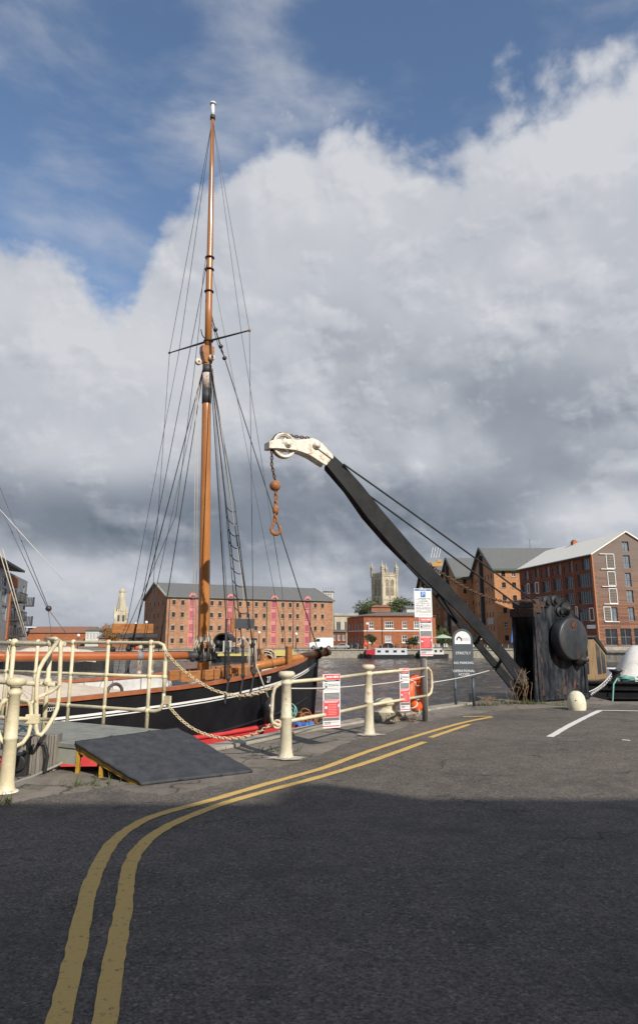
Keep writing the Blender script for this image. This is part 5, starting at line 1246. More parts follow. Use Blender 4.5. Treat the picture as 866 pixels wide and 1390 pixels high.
# --- pair of gabled warehouses behind the crane and a third beyond them
def gabled(px_corner, y0, label, wins, sign=True):
    x0 = px_corner; wd = 20.8; ze, zr = 16.0, 21.7; Lg = 46
    t = thing('gabled_warehouse', VH(x0 + 10, y0 + 10, FZ), label, 'warehouse', 'gabled brick warehouses on the right bank')
    Pq = VH(x0, y0); Us = Vd(1, 0); Ws = Vd(0, 1)
    ops = []
    for u in (2.05, 4.3, 6.6, 9.5, 12.4, 16, 20):
        for z in (14.9, 12.5, 9.7, 7.0, 4.0, 1.2): ops.append((u - .42, u + .42, z - .6, z + .5))
    gops = []
    for v in (2.4, 5.2, 8, 12.6, 15.4, 18.2):
        for z in (14.6, 11.8, 9.0, 6.2, 3.2, 0.8): gops.append((v - .4, v + .4, z - .55, z + .5))
    mb = MB(); facade(mb, Pq, Us, Vd(0, -1), Lg, FZ, ze, ops, .25); gable_wall(mb, Pq, Ws, Vd(-1, 0), wd, FZ, ze, zr, gops, .25); gable_wall(mb, Pq + Us * Lg, Ws, Us, wd, FZ, ze, zr, []); facade(mb, Pq + Ws * wd, Us, Ws, Lg, FZ, ze, [])
    mb.build('wall', 'brick_side', t, recalc=False)
    for o in ops[:24]: window(t, Pq, Us, Vd(0, -1), *o, depth=.22, vb=1, hb=1, fw=.08, sill='stone', frame='white' if random.random() < .4 else 'dark')
    for o in gops: window(t, Pq, Ws, Vd(-1, 0), *o, depth=.22, vb=1, hb=1, fw=.07, frame='dark', lintel='stone')
    box_roof(t, Pq, Us, Ws, Lg, wd, ze, zr, 'slate', .5)
    mb = MB(); mb.bar(VH(x0 - .5, y0 - .55, ze - .25), VH(x0 + Lg, y0 - .55, ze - .25), .3, .45); mb.build('gutter', 'green_trim', t)
    mb = MB(); mb.bar(VH(x0 - .65, y0 - .5, ze - .15), VH(x0 - .65, y0 + wd / 2, zr + .1), .3, .5); mb.bar(VH(x0 - .65, y0 + wd + .5, ze - .15), VH(x0 - .65, y0 + wd / 2, zr + .1), .3, .5); mb.build('bargeboard', 'dark', t)
    mb = MB(); mb.box(VH(x0 - .45, y0 + wd / 2 - .1, 10.2), (.7, .9, 19.5)); mb.build('hoist_shaft', 'dark', t)
    if sign:
        for v in (4.5, 15.5): mb = MB(); mb.box(VH(x0 - .12, y0 + v, 4.75), (.1, 5.2, 1.4)); mb.build('sign_band', mat('sun_bleached_sign', (.36, .35, .33), (.45, .44, .42), rough=.7), t)
    return t
t1 = gabled(38.4, 150, 'tall brick warehouse with grey gabled roof nearest the modern block', None)
mb = MB()
for u, w_ in ((9.2, 3.2), (14.6, 3.0)):
    z = 16 + 5.7 * (w_ / 10.4) + .25; mb.box(VH(38.4 + u, 150 + w_, z), (1.1, 1.5, .06), uz=Vector((0, -.48, .88)))
build_pieces(mb, 'skylight', 'glass_pale', t1)
mb = MB(); mb.tube([VH(50, 160.4, 21.7), VH(50, 160.4, 24)], .05, 5); mb.build('mast_aerial', 'dark', t1)
gabled(34.4, 171.2, 'middle brick warehouse with grey gabled roof between two similar ones', None)
gabled(31.0, 192.6, 'furthest gabled brick warehouse seen behind the parking sign', None)

# --- modern block with timber gable
Pm = VH(44.3, 110); Us = Vd(-4.3, 26.4); Ns = Vd(-26.4, -4.3); Ls = 26.75; Ug = Vd(.987, .161); Ng = Vd(.161, -.987); Lg = 12.4; ze, zr = 14.56, 18.25
mo = thing('modern_block', VH(48, 120, 0), 'modern block with timber clad gable and pale metal roof', 'building')
ZG = -.2
def zr4(r, P0_, U_):
    x0, x1, y0, y1 = [r[0] / 4.92 + 690, r[1] / 4.92 + 690, r[2] / 4.92 + 710, r[3] / 4.92 + 710]
    a = UZ(x0, (y0 + y1) / 2, P0_, U_); b = UZ(x1, (y0 + y1) / 2, P0_, U_); zt_ = UZ((x0 + x1) / 2, y0, P0_, U_)[1]; zb_ = UZ((x0 + x1) / 2, y1, P0_, U_)[1]
    return (min(a[0], b[0]), max(a[0], b[0]), zb_, zt_)
side = [(108, 130, 322, 380), (145, 160, 332, 378), (177, 198, 306, 362), (215, 228, 316, 365), (248, 270, 292, 360), (290, 303, 303, 352), (323, 345, 276, 345), (367, 382, 289, 335), (403, 427, 258, 330), (448, 463, 273, 323), (490, 542, 236, 312),
        (88, 130, 412, 465), (150, 182, 400, 465), (225, 277, 386, 462), (297, 355, 372, 453), (378, 437, 357, 440), (460, 550, 338, 427),
        (88, 130, 500, 545), (150, 182, 497, 545), (225, 277, 488, 552), (297, 355, 478, 550), (382, 443, 468, 548), (466, 560, 454, 542), (225, 277, 590, 645), (297, 355, 586, 648), (392, 455, 582, 650), (470, 545, 573, 652)]
sops = [zr4(r, Pm, Us) for r in side]
gab = [(757, 800, 123, 188), (766, 810, 215, 302), (778, 818, 332, 425), (788, 832, 447, 530), (798, 840, 562, 652), (684, 728, 562, 655), (648, 728, 707, 818), (748, 820, 705, 818), (840, 906, 703, 818), (880, 925, 325, 417), (890, 935, 440, 535), (872, 915, 210, 300), (896, 940, 560, 652)]
gopsM = [zr4(r, Pm, Ug) for r in gab]
gopsM = [g for g in gopsM if g[1] < Lg - .1]
mb = MB(); facade(mb, Pm, Us, Ns, Ls, ZG, ze, sops, .3); mb.build('brick_wall', 'brick_dark', mo, recalc=False)
def zlim(u): return ze + (zr - ze) * (1 - abs(u - Lg / 2) / (Lg / 2))
mb = MB(); low = [g for g in gopsM if g[3] < ze]; hi = [g for g in gopsM if g[3] >= ze]
facade(mb, Pm, Ug, Ng, Lg, ZG, ze, low, .3)
q = lambda u, z, d=0: Vector((Pm.x + Ug.x * u - Ng.x * d, Pm.y + Ug.y * u - Ng.y * d, z))
if hi:
    a, b, c, d = hi[0]
    b0 = max(c, ze)
    for u0, u1 in ((0, a), (b, Lg)):
        pts = [q(u0, ze), q(u1, ze), q(u1, zlim(u1))] + ([q(Lg / 2, zr)] if u0 < Lg / 2 < u1 else []) + [q(u0, zlim(u0))]
        mb.add(pts, [tuple(range(len(pts)))])
    pts = [q(a, d), q(b, d), q(b, zlim(b))] + ([q(Lg / 2, zr)] if a < Lg / 2 < b else []) + [q(a, zlim(a))]; mb.add(pts, [tuple(range(len(pts)))])
    if c > ze: mb.quad(q(a, ze), q(b, ze), q(b, c), q(a, c))
else: mb.add([q(0, ze), q(Lg, ze), q(Lg / 2, zr)], [(0, 1, 2)])
mb.build('timber_gable', 'planks', mo, recalc=False)
mb = MB(); facade(mb, Pm + Us * Ls, Ug, Us, Lg, ZG, ze, []); facade(mb, Pm + Ug * Lg, Us, Ug, Ls, ZG, ze, []); mb.add([Pm + Us * Ls + VH(0, 0, ze), Pm + Us * Ls + Ug * Lg + VH(0, 0, ze), Pm + Us * Ls + Ug * Lg / 2 + VH(0, 0, zr)], [(0, 1, 2)]); mb.build('back_wall', 'brick_dark', mo, recalc=False)
for i, o in enumerate(sops):
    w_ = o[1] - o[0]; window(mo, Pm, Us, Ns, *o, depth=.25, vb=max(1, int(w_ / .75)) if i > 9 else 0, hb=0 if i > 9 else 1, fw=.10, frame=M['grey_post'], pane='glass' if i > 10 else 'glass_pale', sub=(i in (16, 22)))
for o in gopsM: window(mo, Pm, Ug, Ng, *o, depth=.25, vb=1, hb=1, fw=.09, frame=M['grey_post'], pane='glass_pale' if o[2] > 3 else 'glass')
mb = MB()
for r in [(650, 702, 207, 303), (660, 710, 325, 417), (670, 722, 438, 537), (635, 682, 560, 657)]:
    mb = MB(); a, b, c, d = zr4(r, Pm, Ug); U3 = Ug
    for (x, y, w2, h2) in (((a + b) / 2, c, b - a, .09), ((a + b) / 2, d, b - a, .09), (a, (c + d) / 2, .09, d - c), (b, (c + d) / 2, .09, d - c)): mb.box(q(x, y, -.08), (w2, .08, h2), Ug, 'white')
    for k in range(9): mb.box(q((a + b) / 2, c + (d - c) * (k + .5) / 9, -.05), (b - a - .1, .05, (d - c) / 14), Ug, 'oldwood')
    mb.build('shutter', 'white', mo)
mb = MB()
for r in [(612, 700, 304, 312), (620, 712, 420, 428), (632, 726, 538, 544), (600, 650, 205, 209), (640, 736, 657, 662)]:
    a, b, c, d = zr4(r, Pm, Ug); mb.box(q((a + b) / 2, (c + d) / 2, -.12), (b - a, .2, .10), Ug, 'white')
build_pieces(mb, 'ledge', 'white', mo)
mb = MB()
for r in [(128, 142, 405, 470), (183, 202, 397, 470), (453, 464, 558, 640), (545, 572, 568, 652)]:
    mb = MB(); a, b, c, d = zr4(r, Pm, Us); qq = lambda u, z: Vector((Pm.x + Us.x * u + Ns.x * .08, Pm.y + Us.y * u + Ns.y * .08, z))
    for (x, y, w2, h2) in (((a + b) / 2, c, b - a, .14), ((a + b) / 2, d, b - a, .14), (a, (c + d) / 2, .16, d - c), (b, (c + d) / 2, .16, d - c)): mb.box(qq(x, y), (w2, .08, h2), Us, 'white')
    for k in range(8): mb.box(qq((a + b) / 2, c + (d - c) * (k + .5) / 8), (b - a, .05, .1), Us, 'tan')
    mb.build('shutter', 'white', mo)
mb = MB()
for u in (.35,): mb.box(Pm + Us * .22 + Ns * .06 + VH(0, 0, (ze + ZG) / 2), (.5, .2, ze - ZG), Us)
mb.build('corner_pier', mat('copper_orange_pier', (.40, .14, .06), (.48, .19, .08), rough=.7), mo)
mb = MB()
for r0 in (443, 365, 285, 210, 142): 
    x = r0 / 4.92 + 690; u = UZ(x, 800, Pm, Us)[0]; mb.box(Pm + Us * u + Ns * .05 + VH(0, 0, (ze + ZG) / 2), (.28, .12, ze - ZG), Us)
build_pieces(mb, 'brick_pier', 'brick_red', mo)
r = MB(); over = .35
for sgn in (0, 1):
    w0 = -over if sgn == 0 else Lg + over; sl = (zr - ze) / (Lg / 2)
    f = lambda u, w, z: Pm + Us * u + Ug * w + VH(0, 0, z)
    a, b, c, d = f(-.3, w0, ze - sl * over), f(Ls + .3, w0, ze - sl * over), f(Ls + .3, Lg / 2, zr), f(-.3, Lg / 2, zr); t = VH(0, 0, .2)
    r.add([a, b, c, d, a + t, b + t, c + t, d + t], [(0, 1, 2, 3), (4, 5, 6, 7), (0, 1, 5, 4), (1, 2, 6, 5), (2, 3, 7, 6), (3, 0, 4, 7)])
rf = r.build('roof', 'zinc', mo)
mb = MB(); mb.bar(Pm + Ns * .45 - Us * .3 + VH(0, 0, ze - .22), Pm + Ns * .45 + Us * (Ls + .3) + VH(0, 0, ze - .22), .14, .16); mb.build('gutter', 'dark', mo)
mb = MB(); c = Pm + Us * 16 + Ug * 6.2 + VH(0, 0, zr + .3); mb.box(c, (.9, .9, .7), Us); mb.box(c + VH(0, 0, .45), (.5, .5, .3), Us); mb.build('vent', 'brick_red', rf)
mb = MB(); a, b, c_, d = zr4((527, 585, 680, 705), Pm, Us); mb.box(Pm + Us * ((a + b) / 2) + Ns * .1 + VH(0, 0, (c_ + d) / 2), (b - a, .08, d - c_), Us); mb.build('sign_board', 'sign_white', mo)
mb = MB(); mb.box(Pm + Ug * 14 + Ng * 1.5 + VH(0, 0, -.35), (46, 4, .6), Ug); tag(mb.build('terrace', 'stone', loc=Pm), 'raised stone terrace in front of the modern block', kind='structure')

# --- red brick two storey house (customs house)
ch = thing('brick_house', VH(13, 125, FZ), 'two storey red brick house with a white band, below the cathedral tower', 'house')
Pf = VH(7.75, 120); Uf = Vd(1, 0); Nf2 = Vd(0, -1); Lf = 12.4; zE = 4.95
fo = []
for x, w_, y in ((504, .42, 848), (528, .78, 847.5), (549, .40, 847.5), (565, .45, 847.5), (504, .40, 867), (527, .55, 867), (549, .45, 866.5), (565, .45, 866.5)):
    u, z = UZ(x, y, Pf, Uf); fo.append((u - w_, u + w_, z - .68, z + .55))
mb = MB(); facade(mb, Pf, Uf, Nf2, Lf, FZ, zE, fo, .2)
Wl = Vd(-2.45, 11); Nl = Vd(-11, -2.45); lo_ = [(v - .4, v + .4, z - .6, z + .5) for v in (1.6, 3.6, 5.6, 7.8, 9.8) for z in (3.3, .8)]
facade(mb, Pf, Wl, Nl, 11.3, FZ, zE - .05, lo_, .2); facade(mb, Pf + Uf * Lf, Vd(0, 1), Uf, 11, FZ, zE, [])
mb.build('wall', 'brick_red', ch, recalc=False)
for i, o in enumerate(fo): window(ch, Pf, Uf, Nf2, *o, depth=.15, vb=1 if i not in (1, 5) else 3, hb=1, fw=.10, sill='white', pane='glass_pale' if i in (3, 5) else 'glass', sub=True)
for o in lo_: window(ch, Pf, Wl, Nl, *o, depth=.15, vb=1, hb=1, fw=.07)
mb = MB(); mb.box(Pf + Uf * 5.5 + Nf2 * .05 + VH(0, 0, 2.42), (11, .14, .16), Uf); mb.box(Pf + Wl * 5 + Nl * .05 + VH(0, 0, 2.42), (10, .14, .12), Wl); mb.build('white_band', 'white', ch)
mb = MB(); a = [Pf + VH(-.2, -.2, zE), Pf + VH(Lf + .2, -.2, zE), Pf + VH(Lf, 11, zE), Pf + Wl * 11.3 + VH(-.2, 0, zE)]; tp = [VH(10.4, 124, zE + .75), VH(17, 124, zE + .75), VH(17, 127, zE + .75), VH(9.6, 127, zE + .75)]
for i in range(4): mb.quad(a[i], a[(i + 1) % 4], tp[(i + 1) % 4], tp[i])
mb.quad(*tp); rf = mb.build('roof', 'slate', ch)
mb = MB(); mb.box(VH(11.1, 125, 6.15), (3.4, 2.4, .9)); mb.prism([VH(9.2, 123.6, 6.6), VH(13.0, 123.6, 6.6), VH(12.2, 123.6, 6.95), VH(10, 123.6, 6.95)], VH(0, 2.8, 0)); mb.build('roof_box', 'tan', rf)
mb = MB(); c = UZ(519, 870, Pf, Uf)[0]; mb.bar(Pf + Uf * c + Nf2 * .08 + VH(0, 0, FZ), Pf + Uf * c + Nf2 * .08 + VH(0, 0, zE), .1, .1, up=Uf); mb.build('drainpipe', 'dark', ch)
mb = MB(); mb.box(Pf + Uf * (Lf / 2) + Nf2 * .1 + VH(0, 0, zE + .02), (Lf + .4, .3, .16), Uf); mb.build('cornice', 'brick_dark', ch)

# --- cathedral tower
Qc = P(520, 830, 400); th = R(31); Ur = Vd(math.cos(th), math.sin(th)); Ul = Vd(-math.sin(th), math.cos(th)); wt = 10.2; zp = 37.3; zc_ = 44.2
ca_ = thing('cathedral_tower', VH(Qc.x, 404, FZ), 'pale stone cathedral tower with four pierced corner pinnacles above the trees', 'tower')
def tower_face(O, Uu, Nn, nm):
    ops = []
    for (z0, z1) in ((24.5, 34.5), (11.5, 20.5)):
        for c in (.32, .68): ops.append((wt * c - 1.15, wt * c + 1.15, z0, z1))
    mb = MB(); facade(mb, O, Uu, Nn, wt, -2, zp - 1.2, ops, .7)
    for o in ops:
        qq = lambda u, z, d: Vector((O.x + Uu.x * u - Nn.x * d, O.y + Uu.y * u - Nn.y * d, z))
        for k in (1, 2): u = o[0] + (o[1] - o[0]) * k / 3; mb.box(qq(u, (o[2] + o[3]) / 2, .3), (.22, .3, o[3] - o[2]), Uu)
        mb.box(qq((o[0] + o[1]) / 2, (o[2] + o[3]) / 2, .3), (o[1] - o[0], .25, .3), Uu)
        for k in range(int((o[3] - o[2]) / .8)): mb.box(qq((o[0] + o[1]) / 2, o[2] + .4 + k * .8, .55), (o[1] - o[0], .1, .3), Uu)
        mb.add([qq(o[0], o[3] - 1.3, .1), qq(o[0], o[3], .1), qq((o[0] + o[1]) / 2, o[3], .1)], [(0, 1, 2)]); mb.add([qq(o[1], o[3] - 1.3, .1), qq(o[1], o[3], .1), qq((o[0] + o[1]) / 2, o[3], .1)], [(0, 1, 2)])
        mb.box(qq((o[0] + o[1]) / 2, (o[2] + o[3]) / 2, .66), (o[1] - o[0], .02, o[3] - o[2]), Uu, 'dark')
    for z in (22.3, 9.5, zp - 1.2): mb.box(Vector((O.x + Uu.x * wt / 2 + Nn.x * .15, O.y + Uu.y * wt / 2 + Nn.y * .15, z)), (wt, .5, .5), Uu)
    for c in (.0, .5, 1.0): mb.box(Vector((O.x + Uu.x * wt * c + Nn.x * .25, O.y + Uu.y * wt * c + Nn.y * .25, 17)), (.7 if c != .5 else .35, .7, 38), Uu)
    # pierced battlements
    n = 11
    for k in range(n): mb.box(Vector((O.x + Uu.x * wt * (k + .5) / n + Nn.x * .1, O.y + Uu.y * wt * (k + .5) / n + Nn.y * .1, zp - .5 + (.35 if k % 2 else 0))), (wt / n * .62, .35, 1.5 + (.7 if k % 2 else 0)), Uu)
    return mb.build(nm, 'limestone', ca_, recalc=False)
for O, Uu, Nn in ((Qc, Ur, -Ul), (Qc, Ul, -Ur), (Qc + Ul * wt, Ur, Ul), (Qc + Ur * wt, Ul, Ur)): tower_face(VH(O.x, O.y), Uu, Nn, 'tower_wall')
for O in (Qc, Qc + Ur * wt, Qc + Ul * wt, Qc + Ur * wt + Ul * wt):
    mb = MB(); c = VH(O.x, O.y)
    for i in (-1, 1):
        for j in (-1, 1): mb.box(c + Ur * i * .65 + Ul * j * .65 + VH(0, 0, zp + 1.0), (.32, .32, 5.4), Ur); mb.lathe(c + Ur * i * .65 + Ul * j * .65 + VH(0, 0, zp + 3.6), [(.3, 0), (.2, .8), (.03, 2)], 6)
    for z in (zp - .6, zp + 1.0, zp + 2.6, zp + 3.6): mb.box(c + VH(0, 0, z), (1.7, 1.7, .3), Ur)
    mb.box(c + VH(0, 0, zp + .8), (.7, .7, 5), Ur); mb.lathe(c + VH(0, 0, zp + 3.7), [(.75, 0), (.5, 1), (.22, 2.4), (.05, 3.9)], 8)
    mb.build('pinnacle', 'limestone', ca_)
# --- church tower with truncated spire
c = P(164.5, 835, 300); c.z = FZ
ct = thing('church_tower', c, 'pale stone church tower with a short truncated spire in the distance', 'tower')
mb = MB(); w_ = 5.3
mb.box(c + VH(0, 0, 6.2), (w_, w_, 12.4), Vd(.9, .3)); 
for i in (-1, 1):
    for j in (-1, 1): mb.lathe(c + VH(i * 2.4 - j * .6, j * 2.4 + i * .6, 12.2), [(.5, -3), (.5, 1), (.05, 2.6)], 6)
for k in range(7): mb.box(c + Vd(.9, .3) * (-2.4 + .8 * k) + Vd(.3, -.9) * 2.6 + VH(0, 0, 12.8), (.4, .3, .9), Vd(.9, .3))
mb.build('tower_wall', 'limestone', ct)
mb = MB(); mb.lathe(c + VH(0, 0, 12.3), [(2.1, 0), (1.9, 2), (1.45, 6.5), (1.25, 8.4), (1.55, 8.5), (1.55, 8.9), (1.2, 9.0), (1.1, 9.6), (.3, 10.0), (.001, 10.3)], 8, smooth=False); mb.build('spire', 'limestone', ct)
mb = MB()
for k in range(2):
    for s_ in (-1, 1): mb.box(c + Vd(.9, .3) * (s_ * 1.0) + Vd(.3, -.9) * 2.68 + VH(0, 0, 4.5 + 5 * k), (.9, .1, 2.6), Vd(.9, .3))
mb.build('belfry_opening', 'dark', ct)

# --- grey flats at the far left
A0 = VH(-52.3, 107); Ux = Vd(-7.1, 27); Nx = Vd(27, 7.1); Lx = 43; zE = 13.1
fl = thing('flats', VH(-60, 125, FZ), 'grey clad block of flats with balconies and an overhanging roof', 'building')
def px4(x0, x1, y0, y1):
    a = UZ(x0, (y0 + y1) / 2, A0, Ux); b = UZ(x1, (y0 + y1) / 2, A0, Ux); return (min(a[0], b[0]), max(a[0], b[0]), UZ((x0 + x1) / 2, y1, A0, Ux)[1], UZ((x0 + x1) / 2, y0, A0, Ux)[1])
mb = MB(); wins = [px4(*r) for r in ((2.5, 9.5, 782, 795), (2.5, 9.5, 798, 818), (2.5, 9.5, 822, 842), (14, 22, 800, 812), (14, 22, 824, 842), (14, 22, 848, 862), (31.5, 33.5, 795, 815), (31.5, 33.5, 822, 840), (-8, -2, 780, 812), (-8, -2, 820, 850))]
wins = [w for w in wins if w[0] > .1 and w[1] < Lx - .1]
facade(mb, A0, Ux, Nx, Lx, FZ, zE, wins, .3)
Wx = -Nx; facade(mb, A0, Wx, -Ux, 14, FZ, zE, []); facade(mb, A0 + Ux * Lx, Wx, Ux, 14, FZ, zE - .4, [(2, 3.4, 3, 6), (2, 3.4, 8, 11)], .2); facade(mb, A0 + Wx * 14, Ux, Wx, Lx, FZ, zE, [])
mb.build('wall', 'grey_clad', fl, recalc=False)
for w in wins: window(fl, A0, Ux, Nx, *w, depth=.25, vb=1, hb=1, fw=.14, frame='grey_post', pane='glass_pale')
mb = MB(); a = A0 - Ux * 2 + Nx * 1.9; b = A0 + Ux * 25.6 + Nx * 1.9
mb.add([a + VH(0, 0, 13.5), b + VH(0, 0, 13.5), b - Nx * 17 + VH(0, 0, 15.2), a - Nx * 17 + VH(0, 0, 15.2), a + VH(0, 0, 13.9), b + VH(0, 0, 13.9), b - Nx * 17 + VH(0, 0, 15.6), a - Nx * 17 + VH(0, 0, 15.6)], [(0, 1, 2, 3), (4, 5, 6, 7), (0, 1, 5, 4), (1, 2, 6, 5), (2, 3, 7, 6), (3, 0, 4, 7)]); mb.build('roof', 'dark', fl)
u0, u1, z0, z1 = px4(13, 24, 783, 796)
mb = MB(); mb.box(A0 + Ux * ((u0 + u1) / 2) + Nx * .12 + VH(0, 0, (z0 + z1) / 2), (u1 - u0, .25, z1 - z0), Ux, 'brick_red')
u0, u1, z0, z1 = px4(11, 13, 800, 868); mb.box(A0 + Ux * ((u0 + u1) / 2) + Nx * .12 + VH(0, 0, (z0 + z1) / 2), (u1 - u0, .25, z1 - z0), Ux, 'brick_red')
mb.build('brick_panel', 'brick_red', fl)
for r_ in ((14, 25, 805, 817), (13, 24, 830, 842), (12, 23, 852, 864), (34, 37.5, 811, 823), (33, 36.5, 837, 849)):
    u0, u1, z0, z1 = px4(*r_); u1 = min(u1, Lx - .2); u0 = min(u0, u1 - 1.5)
    b = MB(); base = A0 + Ux * ((u0 + u1) / 2) + Nx * .9; b.box(base + VH(0, 0, z0), (u1 - u0, 1.8, .25), Ux)
    b.box(base + Nx * .85 + VH(0, 0, z1), (u1 - u0, .1, .1), Ux); n = 10
    for k in range(n): b.box(base + Nx * .85 + Ux * ((u1 - u0) * ((k + .5) / n - .5)) + VH(0, 0, (z0 + z1) / 2), (.12, .08, z1 - z0), Ux)
    for k in range(6):
        for e_ in (-1, 1): b.box(base + Nx * (-.7 + .3 * k) + Ux * e_ * ((u1 - u0) / 2) + VH(0, 0, (z0 + z1) / 2), (.08, .12, z1 - z0), Ux)
    b.build('balcony', 'dark', fl)
# --- low buildings at the left
def lowb(x0, x1, yt, Y, dep, m, name, label, cat, roof=None, win=0, zb=FZ):
    a, b = P(x0, 870, Y), P(x1, 870, Y); z = P((x0 + x1) / 2, yt, Y).z; c = VH((a.x + b.x) / 2, Y)
    t = thing(name, VH(c.x, Y, FZ), label, cat); ops = []
    wid = b.x - a.x
    for k in range(win): u = wid * (k + .5) / win; ops.append((u - wid / win * .28, u + wid / win * .28, z * .30, z * .78))
    mb = MB(); P_ = VH(a.x, Y); facade(mb, P_, Vd(1, 0), Vd(0, -1), wid, zb, z, ops, .2); facade(mb, P_, Vd(0, 1), Vd(-1, 0), dep, zb, z, []); facade(mb, VH(b.x, Y), Vd(0, 1), Vd(1, 0), dep, zb, z, []); facade(mb, VH(a.x, Y + dep), Vd(1, 0), Vd(0, 1), wid, zb, z, [])
    mb.build('wall', m, t, recalc=False)
    for o in ops: window(t, P_, Vd(1, 0), Vd(0, -1), *o, depth=.15, vb=1, hb=0, fw=.09)
    mb = MB(); mb.box(VH(c.x, Y + dep / 2, z + .08), (wid + .5, dep + .5, .2))
    if roof and roof[1] > 0: mb.prism([VH(a.x - .2, Y - .2, z + .18), VH(a.x - .2, Y + dep + .2, z + .18), VH(a.x - .2, Y + dep / 2, z + roof[1])], VH(wid + .4, 0, 0))
    mb.build('roof', roof[0] if roof else 'slate', t)
    return t
lowb(36, 118, 859, 150, 12, 'brick_red', 'brick_terrace', 'long low orange brick range between the grey flats and the autumn tree', 'building', ('tan', 1.4), 0)
lowb(37, 67, 852, 162, 8, 'dark', 'flat_roof_block', 'low block with a white flat roof edge behind the brick range', 'building', ('white', 0))
lowb(84, 117, 854, 170, 10, 'pale_roof', 'roofed_shed', 'blue-grey roofed shed beyond the low brick range', 'shed', ('pale_roof', 0.5))
lowb(116, 134, 856, 145, 8, 'pale_wall', 'pale_house', 'small pale house with dark windows left of the autumn tree', 'house', ('slate', 0.6), 4)
lowb(134, 216, 866, 136, 8, 'brick_red', 'brick_outbuilding', 'low red brick outbuilding under the autumn tree', 'building', ('slate', .9), 9)
lowb(439, 453, 803, 150, 10, 'pale_wall', 'sheeted_building', 'building wrapped in white scaffold sheeting at the end of the warehouse', 'building', ('pale_roof', 0), 0)
lowb(444, 470, 858, 138, 6, 'brick_dark', 'brick_annexe', 'dark brick annexe between the long warehouse and the red house', 'building', ('slate', .5), 4)
st = lowb(454, 487, 836, 175, 10, 'limestone', 'stone_building', 'pale stone building with battlements left of the red brick house', 'building', ('stone', 0), 3)
mb = MB(); a, b = P(454, 870, 175), P(487, 870, 175); z = P(470, 836, 175).z
for k in range(12): mb.box(VH(a.x + (b.x - a.x) * (k + .5) / 12, 175, z + .4), ((b.x - a.x) / 20, .3, .6))
mb.build('battlement', 'limestone', st)
lowb(553, 566, 826, 160, 8, 'pale_wall', 'pale_annexe', 'pale building end beside the tree behind the parking sign', 'building', ('slate', .8), 2)
# scaffold on the sheeted building
mb = MB(); a = P(439, 870, 149.4); b = P(453, 870, 149.4)
for k in range(5):
    x = a.x + (b.x - a.x) * k / 4; mb.tube([VH(x, 149.2, FZ), VH(x, 149.2, 12)], .05, 4)
for k in range(6): mb.tube([VH(a.x, 149.2, 1 + 2 * k), VH(b.x, 149.2, 1 + 2 * k)], .05, 4)
tag(mb.build('scaffold', 'grey_post', loc=VH(a.x, 149.2)), 'steel scaffold standing against the white sheeted building', 'scaffold')
# tower crane-ish ochre thing behind the gabled roofs
mb = MB(); c = P(592, 764, 260); c0 = VH(c.x, 260)
mb.tube([c0, VH(c.x, 260, c.z)], .5, 6); mb.box(VH(c.x, 260, c.z - .6), (4.4, 1.2, 1.5)); mb.box(VH(c.x + 1, 260, c.z + .6), (1.6, 1.2, 1.2))
for k in range(4): mb.bar(VH(c.x - 2 + k, 260, c.z + 2), VH(c.x - 1 + k, 260, c.z + 6), .15, .15, m='white')
tag(mb.build('lift_platform', mat('ochre_paint', (.42, .24, .05), (.5, .3, .08)), loc=c0), 'distant ochre lifting machine rising beyond the gabled warehouses', 'machine')

# ------------------------------------------------------------------ trees
def tree(base, h, rx, label, leaf='leaf', n=5000, seed=1, ls=.3, trunk=.25, lobes=9, gap=.35, name='tree', group=None, cz=.62, ry=None, bare=0):
    random.seed(seed); t = thing(name, base, label, 'tree' if name != 'shrub' else 'shrub', group); base = Vector(base)
    limbs = []; mb = MB(); mb.tube([base, base + VH(.1, 0, h * .3), base + VH(0, .1, h * .55)], [trunk, trunk * .75, trunk * .5], 8)
    cs = []
    for k in range(lobes):
        a = k * 2.4 + random.random(); rr = rx * random.uniform(.15, .68); zz = h * random.uniform(cz - .25, cz + .22)
        c = base + VH(math.cos(a) * rr, math.sin(a) * rr, zz); cs.append((c, rx * random.uniform(.3, .52)))
        mb.tube([base + VH(0, 0, h * random.uniform(.2, .45)), base.lerp(c, .6) + VH(0, 0, .1 * h), c], [trunk * .4, trunk * .25, trunk * .08], 5)
        if bare:
            for j in range(bare): d = Vector((random.gauss(0, 1), random.gauss(0, 1), random.gauss(.4, .8))).normalized() * random.uniform(.5, 1) * rx * .5; mb.tube([c, c + d], [.04, .012], 3)
    mb.build('trunk', 'bark', t); mb = MB(); vs = []; fs = []
    for k in range(n):
        c, r_ = random.choice(cs); d = Vector((random.gauss(0, 1), random.gauss(0, 1), random.gauss(0, 1))).normalized(); rad = r_ * random.uniform(.55, 1.08) * (1 + gap * mnoise.noise((c + d * r_) * 1.3 / max(rx * .3, .4)))
        p = c + Vector((d.x, d.y, d.z * .85)) * rad
        if p.z < base.z + h * .12: continue
        a = Vector((random.gauss(0, 1), random.gauss(0, 1), random.gauss(0, 1))).normalized(); b = a.cross(d + Vector((.01, 0, .02))).normalized(); s_ = ls * random.uniform(.5, 1.2); i = len(vs)
        vs += [p - a * s_ * .5, p + b * s_ * .4, p + a * s_ * .5, p - b * s_ * .4]; fs.append((i, i + 1, i + 2, i + 3))
    mb.add(vs, fs); mb.build('crown', leaf, t, recalc=False); return t
tree(VH(15.4, 188, FZ), 13.2, 6.4, 'broad green tree under the left side of the cathedral tower', n=7000, seed=2, ls=.5, lobes=12, group='trees below the cathedral tower')
tree(VH(22.0, 192, FZ), 13.0, 6.2, 'rounded green tree under the right side of the cathedral tower', n=6000, seed=5, ls=.5, lobes=11, group='trees below the cathedral tower')
